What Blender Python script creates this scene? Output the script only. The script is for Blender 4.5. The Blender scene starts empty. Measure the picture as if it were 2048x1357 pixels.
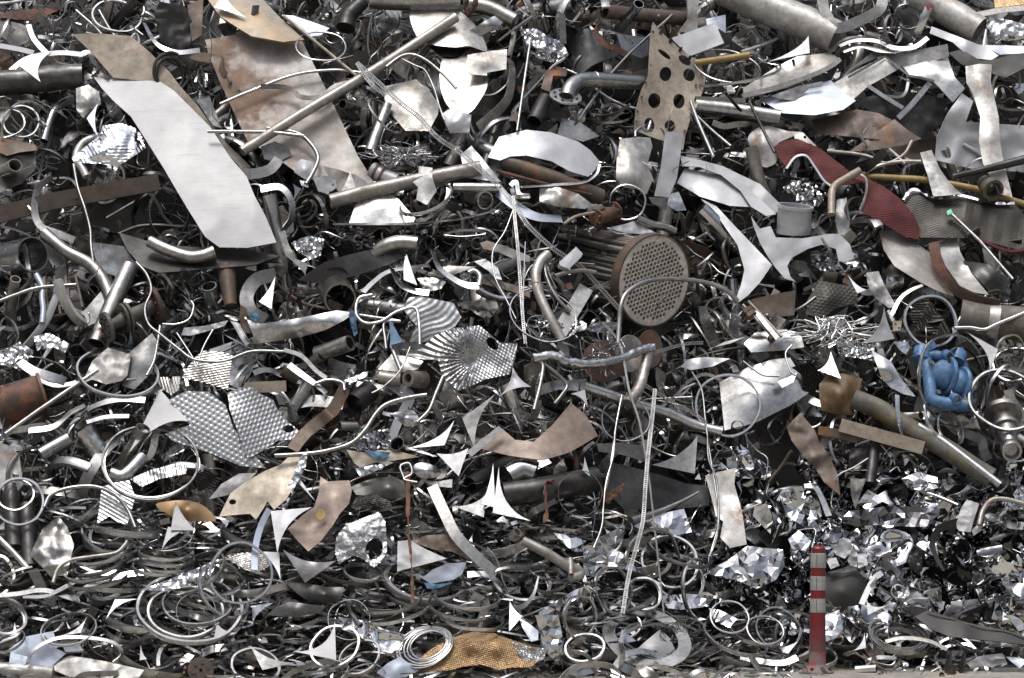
import bpy, math, random, zlib
import numpy as np
from mathutils import Vector, Matrix, noise
from mathutils.geometry import delaunay_2d_cdt
R = math.radians
rnd = random.Random(11)
sc = bpy.context.scene
col = sc.collection
# ------------------------------------------------------------------ camera
F = 6520.0                                   # focal length in photo pixels
CAM = Vector((0, -20, 1.6)); PITCH = R(1.277)
cd = bpy.data.cameras.new('camera'); cam = bpy.data.objects.new('camera', cd); col.objects.link(cam)
cam.location = CAM; cam.rotation_euler = (math.pi/2 + PITCH, 0, 0)
cd.sensor_width = 36; cd.lens = F/2048*36; cd.clip_start = .1; cd.clip_end = 3000
sc.camera = cam
# ------------------------------------------------------------------ sky, sun, exposure
SUN_EL, SUN_AZ = R(72), R(205)               # azimuth clockwise from +Y (north)
wd = bpy.data.worlds.new('World'); sc.world = wd; wd.use_nodes = True
nt = wd.node_tree; bg = nt.nodes['Background']
sky = nt.nodes.new('ShaderNodeTexSky'); sky.sky_type = 'NISHITA'; sky.sun_disc = False
sky.sun_elevation = SUN_EL; sky.sun_rotation = SUN_AZ
sky.air_density = 1.0; sky.dust_density = 5.0; sky.ozone_density = 1.0
hs = nt.nodes.new('ShaderNodeHueSaturation'); hs.inputs['Saturation'].default_value = .48
nt.links.new(sky.outputs[0], hs.inputs['Color']); 
# a thinly clouded sky: brightest overhead, a third of that at the horizon
tcw = nt.nodes.new('ShaderNodeTexCoord'); sx = nt.nodes.new('ShaderNodeSeparateXYZ'); nt.links.new(tcw.outputs['Generated'], sx.inputs[0])
mr = nt.nodes.new('ShaderNodeMapRange'); mr.inputs[1].default_value = 0; mr.inputs[2].default_value = 1; mr.inputs[3].default_value = .14; mr.inputs[4].default_value = 2.3; nt.links.new(sx.outputs['Z'], mr.inputs[0])
vm = nt.nodes.new('ShaderNodeVectorMath'); vm.operation = 'SCALE'; nt.links.new(hs.outputs[0], vm.inputs[0]); nt.links.new(mr.outputs[0], vm.inputs['Scale']); nt.links.new(vm.outputs[0], bg.inputs[0])
bg.inputs[1].default_value = .15
sl = bpy.data.lights.new('sun', 'SUN'); sl.energy = 1.3; sl.angle = R(12); sl.color = (1, .985, .96)
so = bpy.data.objects.new('sun', sl); col.objects.link(so)
sd = Vector((math.sin(SUN_AZ)*math.cos(SUN_EL), math.cos(SUN_AZ)*math.cos(SUN_EL), math.sin(SUN_EL)))
so.rotation_euler = sd.to_track_quat('Z', 'Y').to_euler(); so.location = (-6, -12, 14)
sc.view_settings.view_transform = 'Standard'; sc.view_settings.look = 'None'
sc.view_settings.gamma = 1; sc.view_settings.exposure = -.52
# ------------------------------------------------------------------ materials
MT = {}
def mat(name, c1, c2, rough=.4, metal=1., sc1=7., rust=0., rustc=(.13, .06, .03), bump=.15, vary=.35, grime=.5, rmap=.12, scr=.2):
    m = bpy.data.materials.new(name); m.use_nodes = True; t = m.node_tree; n = t.nodes; L = t.links.new
    b = n['Principled BSDF']
    tc = n.new('ShaderNodeTexCoord'); oi = n.new('ShaderNodeObjectInfo')
    off = n.new('ShaderNodeVectorMath'); off.operation = 'MULTIPLY_ADD'
    L(oi.outputs['Random'], off.inputs[0]); off.inputs[1].default_value = (17, 9, 13); L(tc.outputs['Object'], off.inputs[2])
    def nz(s, d=5., ro=.6, vec=None):
        x = n.new('ShaderNodeTexNoise'); x.inputs['Scale'].default_value = s; x.inputs['Detail'].default_value = d
        x.inputs['Roughness'].default_value = ro; L(vec or off.outputs[0], x.inputs['Vector']); return x.outputs['Fac']
    def ramp(f, a, c, va=0., vc=1.):
        x = n.new('ShaderNodeMapRange'); x.inputs[1].default_value = a; x.inputs[2].default_value = c
        x.inputs[3].default_value = va; x.inputs[4].default_value = vc; L(f, x.inputs[0]); return x.outputs[0]
    def mix(f, a, c, mode='MIX'):
        x = n.new('ShaderNodeMix'); x.data_type = 'RGBA'; x.blend_type = mode
        for i, v in ((0, f), (6, a), (7, c)):
            if hasattr(v, 'links'): L(v, x.inputs[i])
            elif i == 0: x.inputs[0].default_value = v
            else: x.inputs[i].default_value = (*v, 1)
        return x.outputs[2]
    na = nz(sc1); nb = nz(sc1*4, 7, .72)
    c = mix(ramp(na, .35, .65), c1, c2)
    g = ramp(nb, .42, .75, 0, grime)
    c = mix(g, c, (.045, .042, .039))
    # scratches drawn out along one direction
    mp = n.new('ShaderNodeMapping'); mp.inputs['Scale'].default_value = (4, 30, 110); mp.inputs['Rotation'].default_value = (.5, .4, .3)
    L(off.outputs[0], mp.inputs[0]); ns = nz(1.6, 3, .6, mp.outputs[0])
    c = mix(ramp(ns, .55, .7, 0, scr), c, tuple(x*.45 for x in c1))
    rf = None
    if rust > 0:
        nr = nz(sc1*.8, 8, .68); rf = ramp(nr, .62-.3*rust, .72-.22*rust)
        c = mix(rf, c, mix(ramp(nb, .3, .7), rustc, tuple(x*2.3 for x in rustc)))
    v = ramp(oi.outputs['Random'], 0, 1, 1-vary, 1+vary*.6)
    vc = n.new('ShaderNodeCombineColor'); [L(v, vc.inputs[i]) for i in range(3)]
    c = mix(1., c, vc.outputs[0], 'MULTIPLY'); L(c, b.inputs['Base Color'])
    rr = ramp(na, .3, .7, rough-rmap, rough+rmap)
    if rf is not None:
        x = n.new('ShaderNodeMath'); x.operation = 'MAXIMUM'; L(rr, x.inputs[0])
        y = n.new('ShaderNodeMath'); y.operation = 'MULTIPLY'; L(rf, y.inputs[0]); y.inputs[1].default_value = .8; L(y.outputs[0], x.inputs[1]); rr = x.outputs[0]
        z = n.new('ShaderNodeMath'); z.operation = 'MULTIPLY_ADD'; L(rf, z.inputs[0]); z.inputs[1].default_value = -metal; z.inputs[2].default_value = metal
        L(z.outputs[0], b.inputs['Metallic'])
    else: b.inputs['Metallic'].default_value = metal
    L(rr, b.inputs['Roughness'])
    if bump:
        bp = n.new('ShaderNodeBump'); bp.inputs['Strength'].default_value = bump; bp.inputs['Distance'].default_value = .004
        L(nz(sc1*3.2, 6, .6), bp.inputs['Height']); L(bp.outputs[0], b.inputs['Normal'])
    MT[name] = m; return m
mat('steel', (.62, .62, .615), (.44, .44, .435), .30)
mat('warm', (.54, .525, .50), (.38, .365, .34), .34, rust=.06)
mat('bright', (.72, .72, .725), (.50, .50, .505), .24, grime=.35)
mat('dark', (.11, .107, .104), (.055, .053, .052), .42, .85)
mat('black', (.03, .03, .03), (.05, .047, .045), .55, .3, grime=.2)
mat('grey', (.30, .30, .305), (.22, .22, .22), .48, .6)
mat('white', (.50, .508, .535), (.42, .428, .448), .42, .25, 4, grime=.16, vary=.12, bump=.08, scr=.12)
mat('panel', (.385, .386, .397), (.355, .357, .368), .46, .1, 3, grime=.12, vary=.06, bump=.03, scr=.35, rmap=.03)
mat('blue_grey', (.52, .58, .68), (.42, .46, .54), .4, .4, 5, grime=.2)
mat('tan', (.42, .37, .30), (.33, .28, .22), .5, .25, 5, rust=.05, vary=.1)
mat('brown', (.155, .12, .095), (.09, .07, .056), .58, .3, 6, rust=.3)
mat('rust', (.105, .062, .045), (.06, .04, .032), .72, .1, 8, rust=.4, rustc=(.12, .045, .025))
mat('stain', (.41, .40, .39), (.30, .28, .26), .5, .25, 2.2, rust=.62, rustc=(.12, .082, .058), vary=.05)
mat('stain_light', (.56, .555, .545), (.40, .385, .36), .42, .4, 5, rust=.22, rustc=(.17, .11, .07), vary=.15)
mat('foil', (.84, .85, .87), (.6, .6, .61), .08, 1, 6, grime=.06, rmap=.05, bump=.1, scr=.05)
mat('foil_dark', (.34, .34, .36), (.2, .2, .215), .12, 1, 6, grime=.1, rmap=.05, bump=.1)
mat('plate', (.62, .62, .625), (.45, .45, .45), .34, 1, 8, grime=.4, rmap=.08, bump=.05, scr=.05)
mat('plate_dark', (.036, .033, .028), (.016, .0145, .0125), .42, .6, 8, grime=.4, bump=.05)
mat('gold', (.40, .255, .125), (.28, .18, .09), .42, .4, 7, grime=.3, bump=.05, vary=.05)
mat('red', (.115, .016, .017), (.07, .012, .014), .8, .1, 7, grime=.35, vary=.05)
mat('red_plastic', (.20, .014, .022), (.14, .012, .018), .42, 0, 9, grime=.25, vary=.0, scr=.1)
mat('blue', (.105, .235, .44), (.065, .155, .31), .5, .05, 9, grime=.75, vary=.04, rust=.12, rustc=(.16, .15, .14), bump=.35)
mat('ochre', (.36, .25, .12), (.30, .285, .27), .5, .3, 2.6, grime=.4, vary=0)
mat('brown_plate', (.33, .255, .21), (.21, .16, .13), .5, .2, 3.5, rust=.15, rustc=(.10, .06, .04), vary=.05, scr=.6)
mat('face', (.70, .66, .60), (.56, .53, .48), .55, .2, 6, rust=.08, vary=0, grime=.4)
mat('blue_paint', (.06, .16, .26), (.035, .09, .16), .6, 0, 9, grime=.3)
mat('yellow', (.40, .28, .10), (.30, .215, .09), .55, .1, 8, grime=.35, rust=.1)
mat('amber', (.22, .135, .06), (.10, .06, .03), .5, .2, 6, grime=.4)
mat('green', (.05, .5, .27), (.05, .42, .22), .5, 0, vary=0)
mat('tube', (.46, .435, .40), (.32, .295, .265), .45, .65, 6, rust=.15, vary=.3)
mat('band', (.40, .40, .38), (.31, .31, .29), .55, 0, 12, grime=.3, vary=0)
mat('dusty', (.17, .13, .135), (.20, .18, .185), .75, 0, 9, grime=.4, vary=0, rust=.3, rustc=(.16, .03, .035))
mat('moss', (.18, .17, .15), (.11, .10, .085), .65, .3, 6, rust=.2, rustc=(.12, .09, .02))
mat('cloth', (.20, .10, .06), (.13, .07, .045), .9, 0, 9)
mat('strap', (.42, .42, .42), (.3, .3, .3), .45, .6, vary=.05)
# ------------------------------------------------------------------ photo pixels <-> places on the face of the heap
ZS = 2.827; ORG = [0., 0.]
K = .55; HOFF = 78.                          # the face leans back; traced things lie this far (mm) in front of it
def tile(x, y): ORG[0], ORG[1] = x, y
def Y0(px):
    t = min(1, max(0, (px-1050)/380)); t = t*t*(3-2*t); return -.42*(1-t) + .22*t
def PP(px, py, off=0.):
    """point that photo pixel (px,py) sees, off millimetres in front of the face"""
    u, v = (px-1024)/F, (678.5-py)/F
    d = Vector((u, math.cos(PITCH)-v*math.sin(PITCH), math.sin(PITCH)+v*math.cos(PITCH)))
    o = off/1000.
    t = (Y0(px)+K*CAM.z-o-CAM.y)/(d.y-K*d.z)
    p = CAM + d*t
    if p.z < .012: p = CAM + d*((.012-CAM.z)/d.z)
    return p
def W(x, y, off=0.): return PP(ORG[0]+x/ZS, ORG[1]+y/ZS, off+HOFF)
def msc(x, y):                               # metres per zoomed pixel there
    return (W(x, y).y+20)/F/ZS
def hsh(*a): return zlib.crc32(repr(a).encode())/2**32
ALL = []
def wl(o): return o.location + (wl(o.parent) if o.parent else Vector((0, 0, 0)))
def link(o, parent=None, label=None, cat=None, grp=None, kind=None, loc=None):
    col.objects.link(o)
    if loc is not None: o.location = loc
    if parent is not None:
        o.parent = parent; o.location = Vector(loc if loc is not None else (0, 0, 0)) - wl(parent)
        if label: o['label'] = label
    else:
        if label: o['label'] = label
        if cat: o['category'] = cat
        if grp: o['group'] = grp
        if kind: o['kind'] = kind
    return o
def thing(name, label, cat, loc, grp=None):
    return link(bpy.data.objects.new(name, None), None, label, cat, grp, None, loc)
def mkmesh(name, V, Fc, m, smooth=True, sharp=None, center=True):
    V = np.asarray(V, float); c = V.mean(0) if center else np.zeros(3)
    me = bpy.data.meshes.new(name); me.from_pydata((V-c).tolist(), [], Fc)
    if smooth: me.shade_smooth()
    if smooth and sharp is not None: me.set_sharp_from_angle(angle=R(sharp))
    if m: me.materials.append(MT[m])
    return me, c
def put(name, V, Fc, m, parent=None, label=None, cat=None, grp=None, kind=None, smooth=True, sharp=50):
    me, c = mkmesh(name, V, Fc, m, smooth, sharp)
    return link(bpy.data.objects.new(name, me), parent, label, cat, grp, kind, Vector(c))
# ------------------------------------------------------------------ sheets
def inpoly(P, poly):
    x, y = P[:, 0], P[:, 1]; r = np.zeros(len(P), bool); n = len(poly)
    for i in range(n):
        x1, y1 = poly[i]; x2, y2 = poly[(i+1) % n]
        if y1 == y2: continue
        r ^= ((y1 > y) != (y2 > y)) & (x < (x2-x1)*(y-y1)/(y2-y1)+x1)
    return r
def tps(C, v):
    C = np.asarray(C, float); v = np.asarray(v, float); s = np.ptp(C, axis=0).max()+1e-9
    n = len(C); A = C/s; d = np.linalg.norm(A[:, None]-A[None], axis=2)
    U = lambda d: np.where(d > 1e-9, d*d*np.log(d+1e-12), 0)
    P = np.hstack([np.ones((n, 1)), A]); M = np.zeros((n+3, n+3)); M[:n, :n] = U(d)+np.eye(n)*1e-3; M[:n, n:] = P; M[n:, :n] = P.T
    w = np.linalg.lstsq(M, np.concatenate([v, np.zeros(3)]), rcond=None)[0]
    def f(Q):
        Q = np.asarray(Q, float)/s; D = np.linalg.norm(Q[:, None]-A[None], axis=2)
        return U(D)@w[:n] + w[n] + Q@w[n+1:]
    return f
def smoothpoly(p, k=4):
    p = np.asarray(p, float); n = len(p); o = []
    for i in range(n):
        a, b, c, d = p[i-1], p[i], p[(i+1) % n], p[(i+2) % n]
        for j in range(k):
            t = j/k; o.append(.5*((2*b)+(c-a)*t+(2*a-5*b+4*c-d)*t*t+(3*b-a-3*c+d)*t**3))
    return np.array(o)
def nzv(P, s, seed, oct=3, ridge=False):
    o = np.empty(len(P))
    for i, (x, y) in enumerate(P):
        v = Vector((x/s+seed*37.1, y/s-seed*19.7, seed*7.3))
        if ridge:
            a = noise.noise(v); b = noise.noise(v*2.1+Vector((5, 3, 1))); o[i] = (1-2*abs(a))+.45*(1-2*abs(b))-.6
        else: o[i] = noise.fractal(v, 1., 2., oct)
    return o
def tri2d(poly, holes, res, seed):
    """triangulate a polygon (x, y up) with inner points; returns verts, faces"""
    rr = random.Random(int(seed*1e6)); pts = []; edges = []
    def addloop(p):
        s = len(pts); n = len(p)
        for i in range(n):
            a = p[i]; b = p[(i+1) % n]; k = max(1, int(math.hypot(b[0]-a[0], b[1]-a[1])/res+.4))
            for j in range(k): pts.append((a[0]+(b[0]-a[0])*j/k, a[1]+(b[1]-a[1])*j/k))
        e = len(pts); edges.extend((i, i+1 if i+1 < e else s) for i in range(s, e))
    addloop(poly)
    hp = []
    for (x, y, a, b, *q) in holes:
        ro = R(q[0]) if q else 0; k = 16
        h = [(x+a*math.cos(t)*math.cos(ro)-b*math.sin(t)*math.sin(ro), y+a*math.cos(t)*math.sin(ro)+b*math.sin(t)*math.cos(ro)) for t in [2*math.pi*i/k for i in range(k)]]
        hp.append(h); s = len(pts); pts.extend(h); edges.extend((s+i, s+(i+1) % k) for i in range(k))
    B = np.array(pts); lo, hi = B.min(0), B.max(0); g = []
    jt = .46 if res >= 28 else .12
    ny = int((hi[1]-lo[1])/res/.87)+1
    for j in range(ny):
        y = lo[1]+(j+.5)*res*.87
        for i in range(int((hi[0]-lo[0])/res)+1):
            g.append((lo[0]+(i+(.5 if j % 2 else 0))*res+rr.uniform(-jt, jt)*res, y+rr.uniform(-jt, jt)*res))
    g = np.array(g) if g else np.zeros((0, 2))
    if len(g):
        ok = inpoly(g, poly)
        for h in hp: ok &= ~inpoly(g, h)
        g = g[ok]
        if len(g):
            d = np.full(len(g), 1e9)
            for c in range(0, len(B), 400): d = np.minimum(d, np.linalg.norm(g[:, None]-B[None, c:c+400], axis=2).min(1))
            g = g[d > res*.45]
    vs = [Vector(p) for p in pts]+[Vector(p) for p in g.tolist()]
    v, _, f, *_ = delaunay_2d_cdt(vs, edges, [], 0, 1e-4)
    v = np.array([p[:] for p in v]); f = np.array([list(x)[:3] for x in f])
    cen = v[f].mean(1); ok = inpoly(cen, poly)
    for h in hp: ok &= ~inpoly(cen, h)
    return v, f[ok]
def thicken(V, f, th):
    """a thin closed plate from one triangulated skin: front, back and rim"""
    V = np.asarray(V); f = np.asarray(f); N = np.zeros_like(V)
    fn = np.cross(V[f[:, 1]]-V[f[:, 0]], V[f[:, 2]]-V[f[:, 0]])
    for k in range(3): np.add.at(N, f[:, k], fn)
    N /= np.linalg.norm(N, axis=1)[:, None]+1e-12
    n = len(V); E = {}
    for a, b, c in f.tolist():
        for e in ((a, b), (b, c), (c, a)): E[e] = 1
    rim = [e for e in E if (e[1], e[0]) not in E]
    VV = [V, V-N*th]; faces = f.tolist()+(f[:, ::-1]+n).tolist(); s = 2*n; rv = []
    for a, b in rim:
        rv += [V[a], V[b], V[b]-N[b]*th, V[a]-N[a]*th]; faces.append((s+3, s+2, s+1, s)); s += 4
    return np.vstack(VV+([np.array(rv)] if rv else [])), faces
def pat_fn(pat):
    k = pat[0]
    def f(P):
        x, y = P[:, 0], P[:, 1]
        if k == 'ribs':
            _, ang, per, amp = pat; u = x*math.cos(R(ang))+y*math.sin(R(ang)); return amp*np.sin(2*np.pi*u/per)
        if k == 'chev':
            _, ang, per, wid, amp = pat; c, s = math.cos(R(ang)), math.sin(R(ang)); u, v = x*c+y*s, -x*s+y*c
            return amp*np.sin(2*np.pi*(u+np.abs((v/wid) % 2-1)*wid*.6)/per)
        if k == 'tread':
            _, ang, pu, pv, amp = pat; c, s = math.cos(R(ang)), math.sin(R(ang)); u, v = x*c+y*s, -x*s+y*c
            row = np.floor(u/pu); a = np.exp(-((u/pu-row-.5)/.2)**2); b = np.clip((np.cos(2*np.pi*(v/pv+.5*(row % 2)))+.55)*1.6, 0, 1)
            return amp*a*b
        if k == 'net':
            _, ang, p, amp = pat; c, s = math.cos(R(ang)), math.sin(R(ang)); u, v = x*c+y*s, -x*s+y*c
            return amp*np.sin(2*np.pi*u/p)*np.sin(2*np.pi*v/p)
        if k == 'fan':                       # pleats spread from one point over a range of angles, small dimples elsewhere
            _, cx, cy, num, amp, a0, a1 = pat; a = np.degrees(np.arctan2(y+cy, x-cx)) % 360; d = np.hypot(x-cx, y+cy)
            w = np.clip((a-a0)/14, 0, 1)*np.clip((a1-a)/14, 0, 1); q = np.radians(a)+.03*np.sin(d/45.)
            return amp*(2/np.pi)*np.arcsin(np.sin(num*q+1.5*np.sin(a/23)))*np.clip(d/150, 0, 1)*w+(1-w)*amp*.4*np.sin(2*np.pi*(x+y*.4)/24)*np.sin(2*np.pi*(y-x*.3)/30)
    return f
COVER = []                                   # outlines of the large traced things: fillers keep off them
def S(name, label, cat, m, pts, off=60, mid=(), th=2.5, cr=0, crs=90, rg=0, rgs=110, pat=None, holes=(), sm=0, res=None, grp=None, parent=None, bend=None, sharp=60, dep=None, smooth=True):
    """sheet traced in the current tile: (x, y[, mm in front of the face])"""
    P2 = np.array([p[:2] for p in pts], float); of = [p[2] if len(p) > 2 else None for p in pts]
    h = hsh(name, label, pts[0]); size = float(np.ptp(P2, axis=0).max())
    bend = (.05*size) if bend is None else bend
    if not pat and not rg and name in ('sheet_metal', 'curved_plate') and cr < 5 and hsh(h, 8) > .35: rg, rgs = .022*size, size*.55      # creases and dents
    if not cr and not pat: cr, crs = 1.5+.008*size, max(60, size*.4)
    c = P2.mean(0); tx, ty = (hsh(h, 1)-.5)*.5, hsh(h, 2)*.75-.55
    tx, ty = (tx, ty) if all(o is None for o in of) else (0, 0)
    base = [(off if o is None else o)+tx*(p[0]-c[0])+ty*(p[1]-c[1]) for o, p in zip(of, P2)]
    C = [tuple(p) for p in P2]+[q[:2] for q in mid]; val = base+[q[2] for q in mid]
    if not mid and all(o is None for o in of) and bend:
        C.append(tuple(c)); val.append(float(np.mean(base))+bend*(1 if hsh(h, 3) > .4 else -1)*(.5+hsh(h, 4)))
    f = tps(C, val)
    poly = smoothpoly(P2) if sm else P2
    poly = poly*[1, -1]
    A = abs(.5*sum(poly[i-1][0]*poly[i][1]-poly[i][0]*poly[i-1][1] for i in range(len(poly))))
    res = res or max(5., min(26., math.sqrt(A)/11))
    v, fc = tri2d(poly.tolist(), [(x, -y, a, b, *[-q for q in r_]) for (x, y, a, b, *r_) in holes], res, h)
    vz = v*[1, -1]; o = f(vz)
    if cr: o = o+cr*nzv(v, crs, h*9)
    if rg: o = o+rg*nzv(v, rgs, h*9+2, ridge=True)
    if pat: o = o+pat_fn(pat)(v)
    V = np.array([W(x, y, q)[:] for (x, y), q in zip(vz, o)])
    VV, FF = thicken(V, fc, th/1000)
    if dep is None and A > 4000: COVER.append([(ORG[0]+x/ZS, ORG[1]-y/ZS) for x, y in poly])
    return put(name, VV, FF, m, parent, label, cat, grp, smooth=smooth, sharp=sharp)
def arcpts(a, b, toward, sag, n=7):
    """points strictly between a and b on an arc bowed towards a point"""
    a, b, c = np.array(a, float), np.array(b, float), np.array(toward, float); m = (a+b)/2; d = c-m; d = d/(np.linalg.norm(d)+1e-9)
    L = np.linalg.norm(b-a); return [tuple(a+(b-a)*t+d*sag*L*4*t*(1-t)) for t in [i/(n+1) for i in range(1, n+1)]]
def TR(label, m, c, a, b, sag=.2, off=70, s2=0, tilt=None, grp='triangular offcuts scattered over the heap', **k):
    """the offcut left between punched discs: a corner, two tips and a hollow arc between the tips"""
    pts = [c]+(arcpts(c, a, b, s2) if s2 else [])+[a]+arcpts(a, b, c, sag)+[b]+(arcpts(b, c, a, s2) if s2 else [])
    if tilt is None: q = hsh(label, c); tilt = ((q-.5)*.3, .02+.3*hsh(q))
    if tilt:
        cc = np.mean([c, a, b], axis=0); pts = [(p[0], p[1], off+tilt[0]*(p[0]-cc[0])+tilt[1]*(p[1]-cc[1])) for p in pts]
    return S('triangular_offcut', label, 'metal offcut', m, pts, off=off, grp=grp, th=k.pop('th', 2), **k)
# ------------------------------------------------------------------ sweeps
def crom(P, n=8, closed=False):
    P = np.asarray(P, float); N = len(P); o = []
    if N == 2 and not closed: return np.array([P[0]+(P[1]-P[0])*i/n for i in range(n+1)])
    for i in range(N if closed else N-1):
        b, c = P[i], P[(i+1) % N]
        a = P[i-1] if (i > 0 or closed) else 2*b-c
        d = P[(i+2) % N] if (i+2 < N or closed) else 2*c-b
        for j in range(n):
            t = j/n; o.append(.5*((2*b)+(c-a)*t+(2*a-5*b+4*c-d)*t*t+(3*b-a-3*c+d)*t**3))
    if not closed: o.append(P[-1])
    return np.array(o)
def frames(Q, closed, ref=(0, 1, 0)):
    """side and normal vectors: side lies across the path in the picture plane, normal looks along ref"""
    T = np.gradient(Q, axis=0) if not closed else np.roll(Q, -1, 0)-np.roll(Q, 1, 0)
    T /= np.linalg.norm(T, axis=1)[:, None]+1e-12
    ref = np.asarray(ref, float); ref = np.tile(ref, (len(Q), 1)) if ref.ndim == 1 else ref
    Sd = np.cross(T, ref)
    L = np.linalg.norm(Sd, axis=1)
    for i in range(len(Q)):
        if L[i] < .12: Sd[i] = Sd[i-1] if i else np.cross(T[i], (0, 0, 1))
        elif i and False: pass
    Sd /= np.linalg.norm(Sd, axis=1)[:, None]+1e-12
    N = np.cross(Sd, T); N /= np.linalg.norm(N, axis=1)[:, None]+1e-12
    return T, Sd, N
def transport(Q, closed):
    T = np.gradient(Q, axis=0) if not closed else np.roll(Q, -1, 0)-np.roll(Q, 1, 0)
    T /= np.linalg.norm(T, axis=1)[:, None]+1e-12
    s = np.cross(T[0], (0, 1, 0)); s = s if np.linalg.norm(s) > .2 else np.cross(T[0], (0, 0, 1)); s /= np.linalg.norm(s); Sd = [s]
    for i in range(1, len(Q)):
        s = s-T[i]*np.dot(s, T[i]); s = s/(np.linalg.norm(s)+1e-12); Sd.append(s)
    Sd = np.array(Sd); return T, Sd, np.cross(Sd, T)
def sweep(Q, Sd, N, profs, closed=False, caps=True):
    """profs: one list of (a, b) per path point (or one for all); profile is a closed loop"""
    n = len(Q); pr = profs if isinstance(profs[0][0], (list, tuple, np.ndarray)) and len(profs) == n else [profs]*n
    m = len(pr[0]); V = np.array([Q[i]+Sd[i]*a+N[i]*b for i in range(n) for a, b in pr[i]]); Fc = []
    for i in range(n if closed else n-1):
        j = (i+1) % n
        for k in range(m):
            l = (k+1) % m; Fc.append((i*m+k, i*m+l, j*m+l, j*m+k))
    if caps and not closed: Fc += [tuple(range(m))[::-1], tuple((n-1)*m+k for k in range(m))]
    return V, Fc
def tubemesh(Q, r, hollow=0., closed=False, n=14, wob=0., seed=0., sq=None):
    T, Sd, N = transport(Q, closed); m = len(Q); r = np.broadcast_to(np.asarray(r, float), (m,))
    def circ(i, k):
        o = []
        for j in range(n):
            a = 2*math.pi*j/n; q = r[i]*k
            if wob: q *= 1+wob*noise.fractal(Vector((math.cos(a)*1.2+seed*31, math.sin(a)*1.2, i*.35)), 1., 2., 2)
            ax, by = q*math.cos(a), q*math.sin(a)
            if sq: ax *= sq[0]; by *= sq[1]
            o.append((ax, by))
        return o
    V, Fc = sweep(Q, Sd, N, [circ(i, 1) for i in range(m)], closed, caps=not hollow)
    if hollow and not closed:
        k = 1-hollow; V2, F2 = sweep(Q, Sd, N, [circ(i, k) for i in range(m)], False, caps=False); s = len(V)
        Fc = Fc+[tuple(x+s for x in f[::-1]) for f in F2]; e = (m-1)*n
        # ring ends
        V3 = np.vstack([V[:n], V2[:n], V[e:e+n], V2[e:e+n]]); s3 = s+len(V2)
        for j in range(n):
            l = (j+1) % n; Fc += [(s3+l, s3+j, s3+n+j, s3+n+l), (s3+2*n+j, s3+2*n+l, s3+3*n+l, s3+3*n+j)]
        V = np.vstack([V, V2, V3])
    return V, Fc
def path(pts, off, n=8, straight=False, closed=False):
    w = np.array([W(p[0], p[1], p[2] if len(p) > 2 else off)[:] for p in pts])
    return w if straight else crom(w, n, closed)
def T(name, label, cat, m, r, pts, off=60, hol=0, n=14, wob=0., grp=None, parent=None, straight=False, r2=None, seg=8, closed=False, sharp=50, sq=None):
    Q = path(pts, off, seg, straight, closed); s = msc(*pts[0][:2])
    rr = np.linspace(r, r if r2 is None else r2, len(Q))*s
    if r > 18 and not closed: COVER.append(swath([p[:2] for p in pts], r))
    V, Fc = tubemesh(Q, rr, hol, closed, n, wob, hsh(name, label), sq)
    return put(name, V, Fc, m, parent, label, cat, grp, sharp=sharp)
def swath(pts, r):
    P = np.array(pts, float); d = np.gradient(P, axis=0); d /= np.linalg.norm(d, axis=1)[:, None]+1e-9; n = d[:, ::-1]*[1, -1]*r
    L = np.vstack([P+n, (P-n)[::-1]]); return [(ORG[0]+x/ZS, ORG[1]+y/ZS) for x, y in L]
def rectprof(w, t): return [(-w/2, -t/2), (w/2, -t/2), (w/2, t/2), (-w/2, t/2)]
def B(name, label, cat, m, w, pts, off=60, th=3, tw=0., w2=None, grp=None, parent=None, prof=None, seg=8, straight=False, cr=0):
    """flat bar or strip along a traced path; tw tips its face (degrees, or start and end)"""
    Q = path(pts, off, seg, straight); s = msc(*pts[0][:2]); T_, Sd, N = frames(Q, False)
    tws = np.linspace(tw[0], tw[1], len(Q)) if isinstance(tw, (tuple, list)) else np.full(len(Q), tw)
    h = hsh(name, label)
    if cr: tws = tws+[cr*noise.noise(Vector((i*.3, h*50, 0))) for i in range(len(Q))]
    c, sn = np.cos(np.radians(tws))[:, None], np.sin(np.radians(tws))[:, None]
    S2, N2 = Sd*c+N*sn, -Sd*sn+N*c
    ww = np.linspace(w, w if w2 is None else w2, len(Q))*s
    if w > 45: COVER.append(swath([p[:2] for p in pts], w*.5))
    if prof: pr = [[(a*x, b*x) for a, b in prof] for x in ww]
    else: pr = [rectprof(x, th/1000) for x in ww]
    V, Fc = sweep(Q, S2, N2, pr)
    return put(name, V, Fc, m, parent, label, cat, grp, sharp=35)
BANDP = [(-.5, -.26), (-.2, -.34), (.2, -.34), (.5, -.26), (.5, .26), (.38, .26), (.3, -.08), (-.3, -.08), (-.38, .26), (-.5, .26)]
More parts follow.
